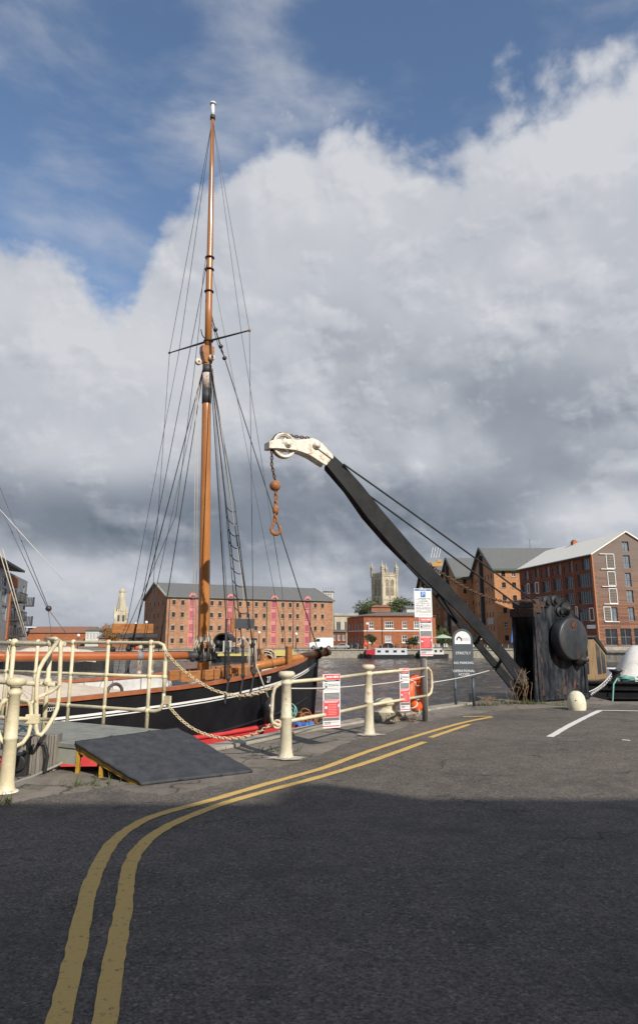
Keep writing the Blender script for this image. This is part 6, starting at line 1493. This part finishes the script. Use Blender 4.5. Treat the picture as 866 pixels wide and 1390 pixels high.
tree(P(151, 880, 128), 4.6, 2.9, 'half bare tree with thin orange autumn leaves near the church tower', 'leaf_autumn', 2600, 3, .22, .12, 12, .5, bare=10, cz=.6)
tree(P(504, 878, 117), 2.5, 1.1, 'dark bush against the front of the red brick house', 'leaf_dark', 1600, 4, .2, .06, 8, name='shrub', cz=.5)
tree(P(597, 880, 140), 5.0, 3.0, 'low green tree at the foot of the gabled warehouses', 'leaf', 2500, 8, .3, .12, 9, cz=.5)
tree(P(560, 878, 118), 2.2, 1.2, 'dark shrubs at the right corner of the red brick house', 'leaf_dark', 1500, 9, .2, .06, 8, name='shrub', cz=.5)

# ------------------------------------------------------------------ vehicles and boats
def car(c, d, L_, h, m, label, name='parked_car', van=False, group=None):
    c = Vector(c); d = Vd(*d); n = Vd(-d.y, d.x); t = thing(name, c, label, 'van' if van else 'car', group); wd = L_ * .40 if not van else L_ * .36
    if van: prof = [(0, .18), (0, .55), (.05, .6), (.20, .66), (.30, 1.0), (.36, 1.04), (.97, 1.05), (1, .98), (1, .18)]
    else: prof = [(0, .25), (0, .5), (.06, .58), (.26, .64), (.38, .96), (.46, 1.0), (.72, .99), (.86, .70), (.97, .64), (1, .5), (1, .25)]
    pts = [c + d * (a * L_ - L_ / 2) + VH(0, 0, b * h) - n * wd / 2 for a, b in prof]; mb = MB(); mb.prism(pts, n * wd); mb.build('body', m, t, bevel=.06)
    mb = MB()
    wp = [(.215, .69), (.31, .96), (.44, .96), (.44, .69)] if van else [(.29, .66), (.40, .93), (.70, .93), (.82, .70)]
    for s_ in (-1, 1): mb.prism([c + d * (a * L_ - L_ / 2) + VH(0, 0, b * h) + n * (s_ * (wd / 2 + .012)) for a, b in wp], n * s_ * -.01)
    mb.build('window', 'glass', t); mb = MB(); a0, b0, a1, b1 = (.205, .68, .305, 1.0) if van else (.27, .65, .385, .95)
    o = -d * .02 + VH(0, 0, .02); q = [c + d * (a * L_ - L_ / 2) + VH(0, 0, b * h) + n * s_ * wd * .44 + o for a, b, s_ in ((a0, b0, -1), (a0, b0, 1), (a1, b1, 1), (a1, b1, -1))]; mb.quad(*q); mb.build('windscreen', 'glass', t)
    for a in (.18, .80):
        for s_ in (-1, 1): mb = MB(); w_ = c + d * (a * L_ - L_ / 2) + VH(0, 0, .15 * h + .05) + n * s_ * (wd / 2 - .08); mb.lathe(w_, [(.001, -.1), (h * .19, -.1), (h * .19, .1), (.001, .1)], 14, axis=n); mb.lathe(w_, [(.001, .112 * s_), (h * .10, .112 * s_)], 10, axis=n, m='grey_post'); mb.build('wheel', 'tyre', t)
    mb = MB()
    for s_ in (-1, 1): mb.box(c - d * (L_ / 2 + .01) + n * s_ * wd * .36 + VH(0, 0, .46 * h), (.03, .3, .14), d)
    mb.build('headlight', 'sign_white', t)
    return t
car(VH(.3, 113.2, FZ), (1, .12), 3.9, 1.75, 'white', 'white delivery van parked at the right end of the long warehouse', 'van', True)
car(VH(5.6, 116, FZ), (1, -.5), 2.9, 1.0, 'car_dark', 'dark parked car left of the red brick house', group='cars parked on the far dockside')
car(VH(3.6, 115.3, FZ), (1, .1), 2.8, .9, 'car_silver', 'grey parked car between the white van and the dark car', group='cars parked on the far dockside')
car(VH(11.2, 115, FZ), (1, .05), 2.9, 1.0, 'car_dark', 'dark parked car below the front windows of the red brick house', group='cars parked on the far dockside')
def boat(c, d, L_, w, fb, hullm, cabm, label, cab=(.2, .85, .9), name='narrowboat', bowm=None, win=5, roofm=None, group=None):
    c = Vector(c); d = Vd(*d); n = Vd(-d.y, d.x); t = thing(name, c, label, 'boat', group); S = [0, .05, .12, .5, .9, 1]; B_ = [.06, .55, 1, 1, .95, .7]; Z = [1.35, 1.2, 1, 1, 1, 1.1]
    mb = MB(); vs = []
    for s_, b, z in zip(S, B_, Z):
        for e_ in (-1, 1): vs += [c + d * (s_ - .5) * L_ + n * e_ * b * w / 2 + VH(0, 0, fb * z), c + d * (s_ * .97 + .015 - .5) * L_ + n * e_ * b * w / 2 * .9 + VH(0, 0, -.4)]
    fs = []
    for i in range(len(S) - 1): a, b = 4 * i, 4 * i + 4; fs += [(a, b, b + 1, a + 1), (a + 2, a + 3, b + 3, b + 2), (a, a + 2, b + 2, b)]
    fs += [(0, 1, 3, 2), (20, 22, 23, 21)]; mb.add(vs, fs); mb.build('hull', hullm, t)
    q = lambda u, v, z: c + d * (u - .5) * L_ + n * v * w / 2 + VH(0, 0, z)
    a, b, ch_ = cab; mb = MB(); pr = [q(a, -.82, fb), q(b, -.82, fb), q(b, -.66, fb + ch_), q(a + .01, -.66, fb + ch_)]; pr2 = [q(a, .82, fb), q(b, .82, fb), q(b, .66, fb + ch_), q(a + .01, .66, fb + ch_)]
    mb.add(pr + pr2, [(0, 1, 2, 3), (4, 7, 6, 5), (0, 3, 7, 4), (1, 5, 6, 2), (3, 2, 6, 7)]); mb.build('cabin', cabm, t)
    mb = MB(); mb.box(q((a + b) / 2, 0, fb + ch_ + .03), (L_ * (b - a) + .1, w * .72, .06), d); mb.build('cabin_roof', roofm or cabm, t)
    for k in range(win):
        u = a + (b - a) * (k + .5) / win; mb = MB()
        for e_ in (-1, 1): mb.box(q(u, e_ * .745, fb + ch_ * .55), (L_ * (b - a) / win * .42, .04, ch_ * .38), d)
        mb.build('window', 'glass', t)
    if bowm: mb = MB(); mb.prism([q(.02, -.4, fb * 1.02), q(a, -.84, fb), q(a, -.84, fb + ch_ * .95), q(.03, -.4, fb + ch_ * .7)], n * w * .8); mb.build('bow_cover', bowm, t)
    return t
boat(VH(10.9, 108.6, WZ), (1, .01), 7.6, 1.9, .55, 'iron_plain', 'pale_roof', 'red and white narrowboat moored on the far dockside below the parking sign', bowm='boat_red', win=4, roofm='white', group='narrowboats on the far dockside')
boat(VH(8.0, 109.5, WZ), (1, 0), 3.2, 1.5, .6, 'iron_plain', 'dark', 'short black boat moored just left of the red and white narrowboat', win=2, cab=(.3, .8, .6), group='narrowboats on the far dockside')
boat(VH(17.5, 108.8, WZ), (1, 0), 5.0, 1.8, .6, 'iron_plain', 'pale_wall', 'pale cabin boat with dark hull behind the red notice on the grey post', win=4, group='narrowboats on the far dockside')
boat(VH(-8.4, 95, WZ), (1, .04), 12.5, 2.6, .95, 'iron_plain', 'dark', 'black workboat with a yellow strake moored beyond the mast', cab=(.14, .30, .9), win=1, name='workboat')
wbt = bpy.data.objects['workboat']
mb = MB(); mb.box(VH(-8.0, 93.65, WZ + .92), (11.0, .14, .30), Vd(1, .04)); mb.box(VH(-6.2, 95, WZ + 1.25), (5.5, 1.6, .5), Vd(1, .04)); mb.build('strake', 'boat_yellow', wbt)
mb = MB(); c = P(301.5, 872, 94.6)
arc_ = [c + Vector((math.cos(a) * 1.25, 0, math.sin(a) * 1.25)) for a in [math.pi * k / 14 for k in range(15)]]; ins = [c + Vector((math.cos(a) * 1.08, 0, math.sin(a) * 1.08)) for a in [math.pi * (14 - k) / 14 for k in range(15)]]
mb.prism(arc_ + ins, VH(.4, 2.2, 0)); mb.prism([p + VH(.4, 2.2, 0) for p in arc_], VH(0, .05, 0)); mb.build('hood', 'iron_plain', wbt)
mb = MB(); mb.box(P(301, 876, 95.2), (1.5, .8, 1.2), m='iron_plain'); mb.ball(P(296, 873, 94.5), .45, 10); mb.tube([P(291, 888, 95), P(291, 872, 95)], .2, 8); mb.box(P(299, 882, 94.8), (2.4, 1.0, .5)); mb.build('engine', 'iron_plain', wbt)
mb = MB(); mb.box(P(309, 877.5, 94), (1.0, 1.3, 1.5)); mb.build('wheelhouse', 'pale_wall', wbt)
mb = MB()
for a, b in (((318, 880), (330, 864)), ((330, 864), (345, 884)), ((330, 864), (322, 884)), ((312, 880), (330, 872))): mb.tube([P(a[0], a[1], 94.2), P(b[0], b[1], 94.2)], .05, 4)
mb.build('derrick', 'pale_wall', wbt)
# beige covered barge at the left
boat(VH(-27.5, 72, WZ), (1, .12), 11, 3, .9, 'iron_plain', 'tan', 'dark hulled barge with a beige cover moored at the left', cab=(.1, .2, .3), win=0, name='barge')
bg = bpy.data.objects['barge']; mb = MB(); vs = []
for j in range(9):
    for i in range(19):
        u, v = i / 18, j / 8; d = Vd(1, .12); n = Vd(-.12, 1); h_ = 1.5 * (1 - abs(2 * v - 1) ** 1.6) * (.55 + .45 * math.sin(u * 3.1)) + .06 * math.sin(u * 30)
        vs.append(VH(-27.5, 72, WZ + .85) + d * ((u - .5) * 9.5) + n * ((v - .5) * 2.9) + VH(0, 0, h_))
mb.add(vs, [(j * 19 + i, j * 19 + i + 1, (j + 1) * 19 + i + 1, (j + 1) * 19 + i) for j in range(8) for i in range(18)], None, True); mb.build('cover', 'canvas', bg)
# right-hand boats
nb_ = thing('narrowboat', VH(11, 22.5, WZ), 'black hulled boat with a small oak framed cabin moored behind the crane', 'boat')
mb = MB(); zt = .28
mb.add([VH(7.9, 21.1, zt), VH(18, 21.0, zt - .15), VH(18, 23.4, zt - .15), VH(7.6, 23.0, zt), VH(8.15, 21.2, WZ - .3), VH(18, 21.1, WZ - .3), VH(18, 23.3, WZ - .3), VH(7.9, 22.9, WZ - .3)], [(0, 1, 2, 3), (0, 1, 5, 4), (1, 2, 6, 5), (2, 3, 7, 6), (3, 0, 4, 7)]); mb.build('hull', 'hull', nb_)
mb = MB()
for z, r_ in ((.24, .05), (.05, .035), (-.2, .035)): mb.tube([VH(7.95, 21.05, z), VH(18, 20.95, z - .12)], r_, 6)
mb.build('rubbing_strip', 'iron_plain', nb_)
mb = MB(); mb.box(VH(12.4, 21.5, zt - .02), (5.8, .5, .16)); mb.build('side_deck', 'white', nb_)
F0, F1, F2 = VH(7.55, 22), VH(8.66, 22), VH(9.4, 23); F3 = VH(8.2, 23.3); zc1, zc2, zb0 = 1.55, 1.02, .25
mb = MB(); ptsb = [F0, F1, F2, F3]; zt_ = [zc1, zc1, zc2, zc2]
vs = [p + VH(0, 0, zb0) for p in ptsb] + [p + VH(0, 0, z) for p, z in zip(ptsb, zt_)]; mb.add(vs, [(0, 1, 5, 4), (1, 2, 6, 5), (2, 3, 7, 6), (3, 0, 4, 7), (4, 5, 6, 7)]); cb_ = mb.build('cabin', 'cabin_wood', nb_)
mb = MB(); ov = VH(0, 0, .05); e1 = (F1 - F0).normalized() * .08
mb.add([v + VH(0, -.08, 0) for v in (vs[4], vs[5])] + [vs[6] + VH(.1, .05, -.02), vs[7]] + [v + VH(0, -.08, .06) for v in (vs[4], vs[5] + e1)] + [vs[6] + VH(.1, .05, .04), vs[7] + ov], [(0, 1, 2, 3), (4, 5, 6, 7), (0, 1, 5, 4), (1, 2, 6, 5), (2, 3, 7, 6), (3, 0, 4, 7)]); mb.build('cabin_roof', 'dark', nb_)
for z0, z1 in ((.45, .78), (.98, 1.38)):
    mb = MB(); mb.box(VH(8.22, 21.985, (z0 + z1) / 2), (.42, .03, z1 - z0)); mb.build('window', 'glass', nb_)
for t0, t1_ in ((.12, .45), (.56, .88)):
    mb = MB(); n2 = Vd(.8, -.6); a, b = F1.lerp(F2, t0) + n2 * .012, F1.lerp(F2, t1_) + n2 * .012; za, zb2 = zc1 + (zc2 - zc1) * t0 - .12, zc1 + (zc2 - zc1) * t1_ - .12
    mb.quad(a + VH(0, 0, .42), b + VH(0, 0, .42), b + VH(0, 0, zb2), a + VH(0, 0, za)); mb.build('window', 'glass', nb_)
mb = MB()
for p in (VH(8.95, 21.25, .26), VH(10.1, 21.5, .26)): mb.lathe(p, [(.16, 0), (.15, .05), (.12, .08), (.12, .26), (.19, .30), (.19, .34), (.001, .36)], 16)
mb.torus(VH(9.85, 21.4, .75), .12, .02, (.2, 1, .3)); mb.tube([VH(10.1, 21.5, .6), VH(10.5, 21.6, .85)], .05); mb.build('mooring_bitt', 'iron_plain', nb_)
mb = MB(); random.seed(6)
for k in range(10): mb.torus(VH(9.15 + random.uniform(-.15, .2), 21.25 + random.uniform(-.1, .1), .30 + .012 * k), random.uniform(.12, .24), .016, (random.gauss(0, .12), random.gauss(0, .12), 1), 18, 5)
mb.tube([VH(8.9, 21.1, .35), VH(8.72, 20.95, .2), VH(8.62, 20.9, -.3), VH(8.6, 20.85, -1.2)], .022, 6); mb.tube([VH(9.3, 21.2, .32), VH(9.8, 21.1, .28), VH(10.4, 21.1, .30), VH(10.6, 21.3, .35)], .018, 6)
tag(mb.build('mooring_rope', 'rope_teal', loc=VH(9.15, 21.25, .3)), 'teal mooring rope coiled round the bitt of the black boat', 'rope')
mb = MB(); mb.chain([VH(8.75, 21.15, .42), VH(8.3, 20.6, .2), VH(7.3, 19.2, .02)], .11, .013); tag(mb.build('mooring_chain', mat('silver_chain', (.4, .4, .4), (.55, .55, .55), metal=.6, rough=.4), loc=VH(8.75, 21.15, .42)), 'pale steel chain from the black boat to the crane foot', 'chain')
mb = MB(); mb.tube(sag(VH(8.75, 21.1, .50), VH(7.2, 19.2, .1), .1), .012); tag(mb.build('mooring_line', 'rope_white', loc=VH(8.75, 21.1, .5)), 'white mooring line beside the steel chain at the crane foot', 'rope')
wb2 = thing('white_boat', VH(13, 26, WZ), 'white boat under a pale sheet at the right edge', 'boat')
mb = MB(); vs = []; 
for i in range(13):
    for j in range(9):
        u, v = i / 12, j / 8; x = 9.45 + 4.6 * u; y = 22.0 + 1.6 * v; z = .12 + (1 - abs(2 * v - 1) ** 2.2) * 1.2 * min(1, u * 7) + .03 * math.sin(9 * u + 5 * v); vs.append(VH(x, y, z))
mb.add(vs, [(i * 9 + j, i * 9 + j + 1, (i + 1) * 9 + j + 1, (i + 1) * 9 + j) for i in range(12) for j in range(8)], None, True); s_ = mb.build('sheet', mat('white_sheet', (.62, .61, .58), (.74, .73, .70), rough=.7, bump=.4), wb2)
mb = MB(); mb.add([VH(11.6, 29, -.3), VH(22, 29.2, -.3), VH(22, 32, -.3), VH(11.8, 31.6, -.3), VH(12.4, 29.2, WZ - .2), VH(22, 29.4, WZ - .2), VH(22, 31.8, WZ - .2), VH(12.5, 31.4, WZ - .2)], [(0, 1, 2, 3), (0, 1, 5, 4), (1, 2, 6, 5), (2, 3, 7, 6), (3, 0, 4, 7)]); mb.box(VH(13.9, 30.3, -.05), (3.0, 1.8, .55)); mb.build('hull', 'white', wb2)

# ------------------------------------------------------------------ small far things
def lamp(px, pyt, Y, label):
    tp = P(px, pyt, Y); b = VH(tp.x, Y, FZ); t = thing('street_lamp', b, label, 'street lamp', 'globe lamps on the far dockside')
    mb = MB(); mb.tube([b, tp], [.07, .045], 6); mb.build('post', 'dark', t); mb = MB(); mb.ball(tp + VH(0, 0, .15), .24, 10); mb.build('globe', 'sign_white', t)
for px, py, Y, l in ((185, 848, 112, 'globe lamp left of the gable end of the long warehouse'), (199, 846, 112, 'globe lamp at the gable corner of the long warehouse'), (107, 864, 106, 'globe lamp in front of the low brick range'), (402, 862, 112, 'globe lamp near the right end of the long warehouse'), (352, 860, 112, 'globe lamp before the middle loading bays'), (498, 848, 114, 'globe lamp at the corner of the red brick house')): lamp(px, py, Y, l)
def buoy_post(px, py, Y, label, m='red_small', r_=.33):
    c = P(px, py, Y); t = thing('lifebuoy_stand', VH(c.x, Y, FZ), label, 'lifebuoy stand'); mb = MB(); mb.tube([VH(c.x, Y, FZ), VH(c.x, Y, c.z)], .06, 6); mb.build('post', 'white', t); mb = MB(); mb.lathe(c - VH(0, .05), [(.001, 0), (r_, 0), (r_, .07), (.001, .07)], 16, axis=(0, -1, 0)); mb.build('buoy', m, t)
buoy_post(496, 874.5, 112, 'round orange lifebuoy on a post beside the dark car')
buoy_post(187, 880, 104, 'small red lifebuoy on a post under the orange light board')
t = thing('cafe_parasol', P(601, 868, 108), 'pale green cafe parasol left of the slate sign', 'parasol')
c = P(601, 866, 108); mb = MB(); mb.lathe(c, [(1.7, 0), (.001, .55)], 8, smooth=False); mb.build('canopy', 'green_canvas', t); mb = MB(); mb.tube([VH(c.x, c.y, FZ), c + VH(0, 0, .5)], .05, 6); mb.build('pole', 'dark', t)
c = P(656, 868, 106); t = thing('cafe_parasol', c, 'pale green cafe parasol seen between the two jib beams', 'parasol'); mb = MB(); mb.lathe(c, [(1.3, 0), (.001, .45)], 8, smooth=False); mb.build('canopy', 'green_canvas', t); mb = MB(); mb.tube([VH(c.x, c.y, FZ), c + VH(0, 0, .4)], .05, 6); mb.build('pole', 'dark', t)
c = P(696, 862, 104); t = thing('banner', c, 'bright blue folded banner by the brick warehouse behind the crane', 'banner'); mb = MB()
mb.prism([c + VH(a, 0, b) for a, b in ((-.35, -1.1), (-.15, .4), (-.05, 1.2), (.25, 1.15), (.3, .1), (.55, -1.2), (.1, -1.0))], VH(0, .12, 0)); mb.build('cloth', 'blue_canvas', t)
fr_ = thing('dock_railing', VH(20, 110.4, FZ), 'low dark railing along the far dockside beyond the signs', 'railing'); mb = MB()
for k in range(60): mb.tube([VH(12 + k * .42, 110.4, FZ), VH(12 + k * .42, 110.4, FZ + .75)], .03, 4)
for z in (.75, .4): mb.tube([VH(12, 110.4, FZ + z), VH(37, 110.4, FZ + z)], .03, 4)
mb.build('rail', 'dark', fr_)
mb = MB()
for k in range(46): mb.box(VH(-10 + k * .95, 110.4 if k > 12 else 109.2, FZ + .45) if k > 12 else VH(-20 + k * 1.7, 104.4 + .35 * k, FZ + .35), (.08, .08, .7))
tag(mb.build('dockside_posts', 'stone', loc=VH(0, 110, FZ)), 'row of small pale posts along the edge of the far dockside', kind='stuff', cat='posts')
def seat(x, y, label):
    t = thing('cafe_table', VH(x, y, FZ), label, 'table', 'cafe tables on the far dockside'); mb = MB(); mb.lathe(VH(x, y, FZ), [(.3, 0), (.04, .05), (.04, .65), (.45, .66), (.45, .7), (.001, .7)], 10); mb.build('table', 'dark', t)
    mb = MB()
    for k in range(4): a = k * 1.57 + x; q = VH(x + math.cos(a) * .7, y + math.sin(a) * .7, FZ); mb.box(q + VH(0, 0, .4), (.4, .4, .05)); mb.box(q + VH(math.cos(a) * .2, math.sin(a) * .2, .65), (.3, .08, .5))
    mb.build('chairs', 'pale_wall', t)
for k, x in enumerate((17.5, 19.8, 22.4, 25.2, 28)): seat(x, 112 + (k % 2), ['cafe table left of the pale green parasol', 'cafe table under the pale green parasol', 'cafe table behind the slate sign', 'cafe table behind the lower jib beam', 'cafe table nearest the tall gabled warehouse'][k])
# building behind the camera whose shadow covers the foreground
bb = thing('quayside_shed', VH(6, -16, 0), 'tall brick dock building standing behind the viewer', 'building')
Hs = 13.3; ys = -8.6; mb = MB()
prof = [(-30, 0), (-30, Hs - .75), (9.4, Hs - .75), (10.1, Hs - .05), (10.5, Hs - .05), (11.0, Hs - .6), (12.6, Hs - .62), (16, Hs - .35), (20, Hs - .1), (46, Hs + .1), (46, 0)]
mb.prism([VH(x, ys, z) for x, z in prof], VH(0, -12, 0)); mb.build('wall', 'brick_red', bb)
mb = MB(); mb.prism([VH(-31, ys - 2.5, Hs - .2), VH(-31, ys - 12.3, Hs - .2), VH(-31, ys - 8, Hs + 1.2)], VH(78, 0, 0)); mb.build('roof', 'slate', bb)
# ------------------------------------------------------------------ light and sky
SUN_EL, SUN_AZ = R(34), R(32)       # azimuth measured from behind the viewer towards the right
sd = Vector((math.sin(SUN_AZ) * math.cos(SUN_EL), -math.cos(SUN_AZ) * math.cos(SUN_EL), math.sin(SUN_EL)))
sun = bpy.data.lights.new('sun', 'SUN'); sun.energy = 5.0; sun.angle = R(.5); sun.color = (1, .93, .82)
so = bpy.data.objects.new('sun', sun); col.objects.link(so); so.rotation_euler = sd.to_track_quat('Z', 'Y').to_euler(); so.location = (20, -20, 40)
w = bpy.data.worlds.new('World'); scene.world = w; w.use_nodes = True; nt = w.node_tree
bg_ = nt.nodes['Background']; bg_.inputs['Strength'].default_value = .15
sky = mk(nt, 'ShaderNodeTexSky'); sky.sky_type = 'NISHITA'; sky.sun_disc = False; sky.sun_elevation = SUN_EL; sky.sun_rotation = math.pi - SUN_AZ
sky.air_density = 1.0; sky.dust_density = .6; sky.ozone_density = 2.2
tc = mk(nt, 'ShaderNodeTexCoord'); sx = mk(nt, 'ShaderNodeSeparateXYZ'); nm_ = mk(nt, 'ShaderNodeVectorMath', operation='NORMALIZE'); L(nt, tc.outputs['Generated'], nm_.inputs[0]); L(nt, nm_.outputs[0], sx.inputs[0])
def mth(op, a, b=None, c=None, clamp=False):
    n = mk(nt, 'ShaderNodeMath', operation=op); n.use_clamp = clamp
    for i, v in enumerate((a, b, c)):
        if v is None: continue
        if isinstance(v, (int, float)): n.inputs[i].default_value = v
        else: L(nt, v, n.inputs[i])
    return n.outputs[0]
az = mth('MULTIPLY', mth('ARCTAN2', sx.outputs['X'], sx.outputs['Y']), 57.2958)
el = mth('MULTIPLY', mth('ARCSINE', sx.outputs['Z']), 57.2958)
def ae(px, py):
    d = ray(px, py).normalized(); return math.degrees(math.atan2(d.x, d.y)), math.degrees(math.asin(d.z))
cb = mk(nt, 'ShaderNodeCombineXYZ'); L(nt, mth('MULTIPLY', az, .1), cb.inputs[0]); L(nt, mth('MULTIPLY', el, .125), cb.inputs[1]); cb.inputs[2].default_value = 3.7
def noise(sc, det, ro, off=(0, 0, 0), dist=0, vec=None):
    mp = mk(nt, 'ShaderNodeMapping'); mp.inputs['Location'].default_value = off; L(nt, vec or cb.outputs[0], mp.inputs[0])
    n = mk(nt, 'ShaderNodeTexNoise'); n.inputs['Scale'].default_value = sc; n.inputs['Detail'].default_value = det; n.inputs['Roughness'].default_value = ro; n.inputs['Distortion'].default_value = dist
    L(nt, mp.outputs[0], n.inputs['Vector']); return n.outputs['Fac']
# cloud edge: elevation of the cloud top against azimuth
edge = [(-60, 318), (0, 325), (60, 318), (110, 345), (165, 385), (205, 330), (250, 270), (300, 235), (345, 200), (400, 175), (470, 140), (540, 160), (610, 165), (680, 120), (740, 90), (866, 62), (960, 40)]
fc = mk(nt, 'ShaderNodeFloatCurve'); cm_ = fc.mapping; cv_ = cm_.curves[0]; cm_.use_clip = False
pts = [ae(*p) for p in edge]
cv_.points[0].location = (0, .48); cv_.points[1].location = (1, .85)
for a_, e_ in pts: cv_.points.new((a_ + 60) / 120, e_ / 60)
cm_.update(); L(nt, mth('MULTIPLY_ADD', az, 1 / 120, .5), fc.inputs['Value'])
edge_el = mth('MULTIPLY', fc.outputs[0], 60)
n1 = noise(.75, 10, .56, dist=.2); n2 = noise(2.2, 7, .52, (4, 2, 0), .15)
d = mth('MULTIPLY', mth('SUBTRACT', edge_el, el), .22)
d = mth('ADD', d, mth('MULTIPLY', mth('SUBTRACT', n1, .5), 3.2))
def billow(f): return mth('ABSOLUTE', mth('MULTIPLY_ADD', f, 2.0, -1.0))
bl1 = billow(noise(1.9, 5, .5, (3, 6, 0), .1)); bl2 = billow(noise(.95, 6, .5, (6, 4, 0), .1))
d = mth('ADD', d, mth('MULTIPLY', mth('SUBTRACT', n2, .5), .8)); d = mth('ADD', d, mth('MULTIPLY', mth('SUBTRACT', bl1, .2), .9))
cov = mk(nt, 'ShaderNodeMapRange', interpolation_type='SMOOTHSTEP'); cov.inputs['From Min'].default_value = -.22; cov.inputs['From Max'].default_value = .55; L(nt, d, cov.inputs['Value'])
# thin wisps in the blue
mpw = mk(nt, 'ShaderNodeMapping'); mpw.inputs['Rotation'].default_value = (0, 0, .5); mpw.inputs['Scale'].default_value = (.6, 1.3, 1); L(nt, cb.outputs[0], mpw.inputs[0])
wn = noise(1.0, 7, .55, (7.3, 1, 0), .15, mpw.outputs[0]); wm = mk(nt, 'ShaderNodeMapRange', interpolation_type='SMOOTHSTEP'); wm.inputs['From Min'].default_value = .42; wm.inputs['From Max'].default_value = .80; wm.inputs['To Max'].default_value = .6; L(nt, wn, wm.inputs['Value'])
cover = mth('MAXIMUM', cov.outputs[0], wm.outputs[0])
# brightness
br_pts = [(0, .70), (4, .62), (8, .50), (12, .50), (17, .63), (22, .74), (28, .80), (34, .84), (42, .88), (60, .86)]
fb = mk(nt, 'ShaderNodeFloatCurve'); cvb = fb.mapping.curves[0]; cvb.points[0].location = (0, .46); cvb.points[1].location = (1, .8)
for e_, b in br_pts[1:-1]: cvb.points.new(e_ / 60, b)
fb.mapping.update(); L(nt, mth('MULTIPLY', el, 1 / 60), fb.inputs['Value']); b_ = fb.outputs[0]
blobs = [(440, 210, 9, 5, .16), (780, 160, 9, 5, .22), (50, 400, 8, 5, .18), (130, 625, 9, 2.4, .32), (825, 700, 6, 2.4, .55), (700, 530, 8, 4.5, -.14), (640, 640, 7, 3, .05), (350, 715, 14, 4, -.14), (60, 710, 8, 3, -.10), (430, 785, 4, 2.4, .26), (130, 800, 7, 2.8, .16), (250, 600, 6, 2, .12), (600, 430, 7, 3, .12), (620, 620, 6, 2, .12), (300, 560, 8, 4, .10), (50, 560, 7, 4, .12), (160, 500, 6, 5, .1), (230, 470, 5, 4, .14), (620, 700, 6, 3, -.14), (560, 780, 5, 3, -.08), (560, 460, 7, 4, -.12), (830, 560, 5, 3, -.02), (500, 620, 6, 1.6, .14)]
for px, py, ra, re, amp in blobs:
    a0_, e0_ = ae(px, py)
    x = mth('POWER', mth('ABSOLUTE', mth('MULTIPLY', mth('SUBTRACT', az, a0_), 1 / ra)), 2); y = mth('POWER', mth('ABSOLUTE', mth('MULTIPLY', mth('SUBTRACT', el, e0_), 1 / re)), 2)
    b_ = mth('ADD', b_, mth('MULTIPLY', mth('EXPONENT', mth('MULTIPLY', mth('ADD', x, y), -1)), amp))
# cumulus layers: thresholded masses, each lit on the side where its density falls towards the light
b_ = mth('ADD', b_, mth('MULTIPLY', mth('SUBTRACT', noise(.8, 5, .45, (9, 3, 0)), .5), .30))
for sc, off, t0, wd_, k, lift, amt in ((.62, (1, 5, 0), .46, .16, 1.1, .05, .9), (1.35, (5, 2, 1), .49, .11, 1.25, .05, .75), (2.9, (2, 9, 3), .52, .10, .9, .03, .5)):
    dl_ = .11 / sc
    na = noise(sc, 7, .5, off, .12); nb2 = noise(sc, 7, .5, (off[0] + dl_ * .55, off[1] + dl_, off[2]), .12)
    mr_ = mk(nt, 'ShaderNodeMapRange', interpolation_type='SMOOTHSTEP'); mr_.inputs['From Min'].default_value = t0; mr_.inputs['From Max'].default_value = t0 + wd_; mr_.inputs['To Max'].default_value = amt; L(nt, na, mr_.inputs['Value'])
    b_ = mth('ADD', b_, mth('MULTIPLY', mr_.outputs[0], mth('MULTIPLY_ADD', mth('SUBTRACT', na, nb2), k * 1.6, lift)))
b_ = mth('ADD', b_, mth('MULTIPLY', mth('SUBTRACT', bl1, .2), .10)); b_ = mth('SUBTRACT', b_, .03)
cr_ = mk(nt, 'ShaderNodeValToRGB'); e_ = cr_.color_ramp.elements; e_[0].position = 0; e_[0].color = (.66, .86, 1.14, 1); e_[1].position = 1; e_[1].color = (4.25, 4.35, 4.60, 1)
for p_, c_ in ((.25, (1.05, 1.30, 1.62, 1)), (.5, (2.05, 2.27, 2.64, 1)), (.75, (3.30, 3.46, 3.82, 1))): k = e_.new(p_); k.color = c_
L(nt, b_, cr_.inputs['Fac'])
mx = mk(nt, 'ShaderNodeMixRGB'); L(nt, cover, mx.inputs['Fac']); L(nt, sky.outputs['Color'], mx.inputs['Color1']); L(nt, cr_.outputs['Color'], mx.inputs['Color2'])
L(nt, mx.outputs[0], bg_.inputs['Color'])
scene.view_settings.view_transform = 'Standard'; scene.view_settings.look = 'None'; scene.view_settings.gamma = 1; scene.view_settings.exposure = 0; scene.view_settings.use_curve_mapping = False
scene.render.resolution_x = 637; scene.render.resolution_y = 1024
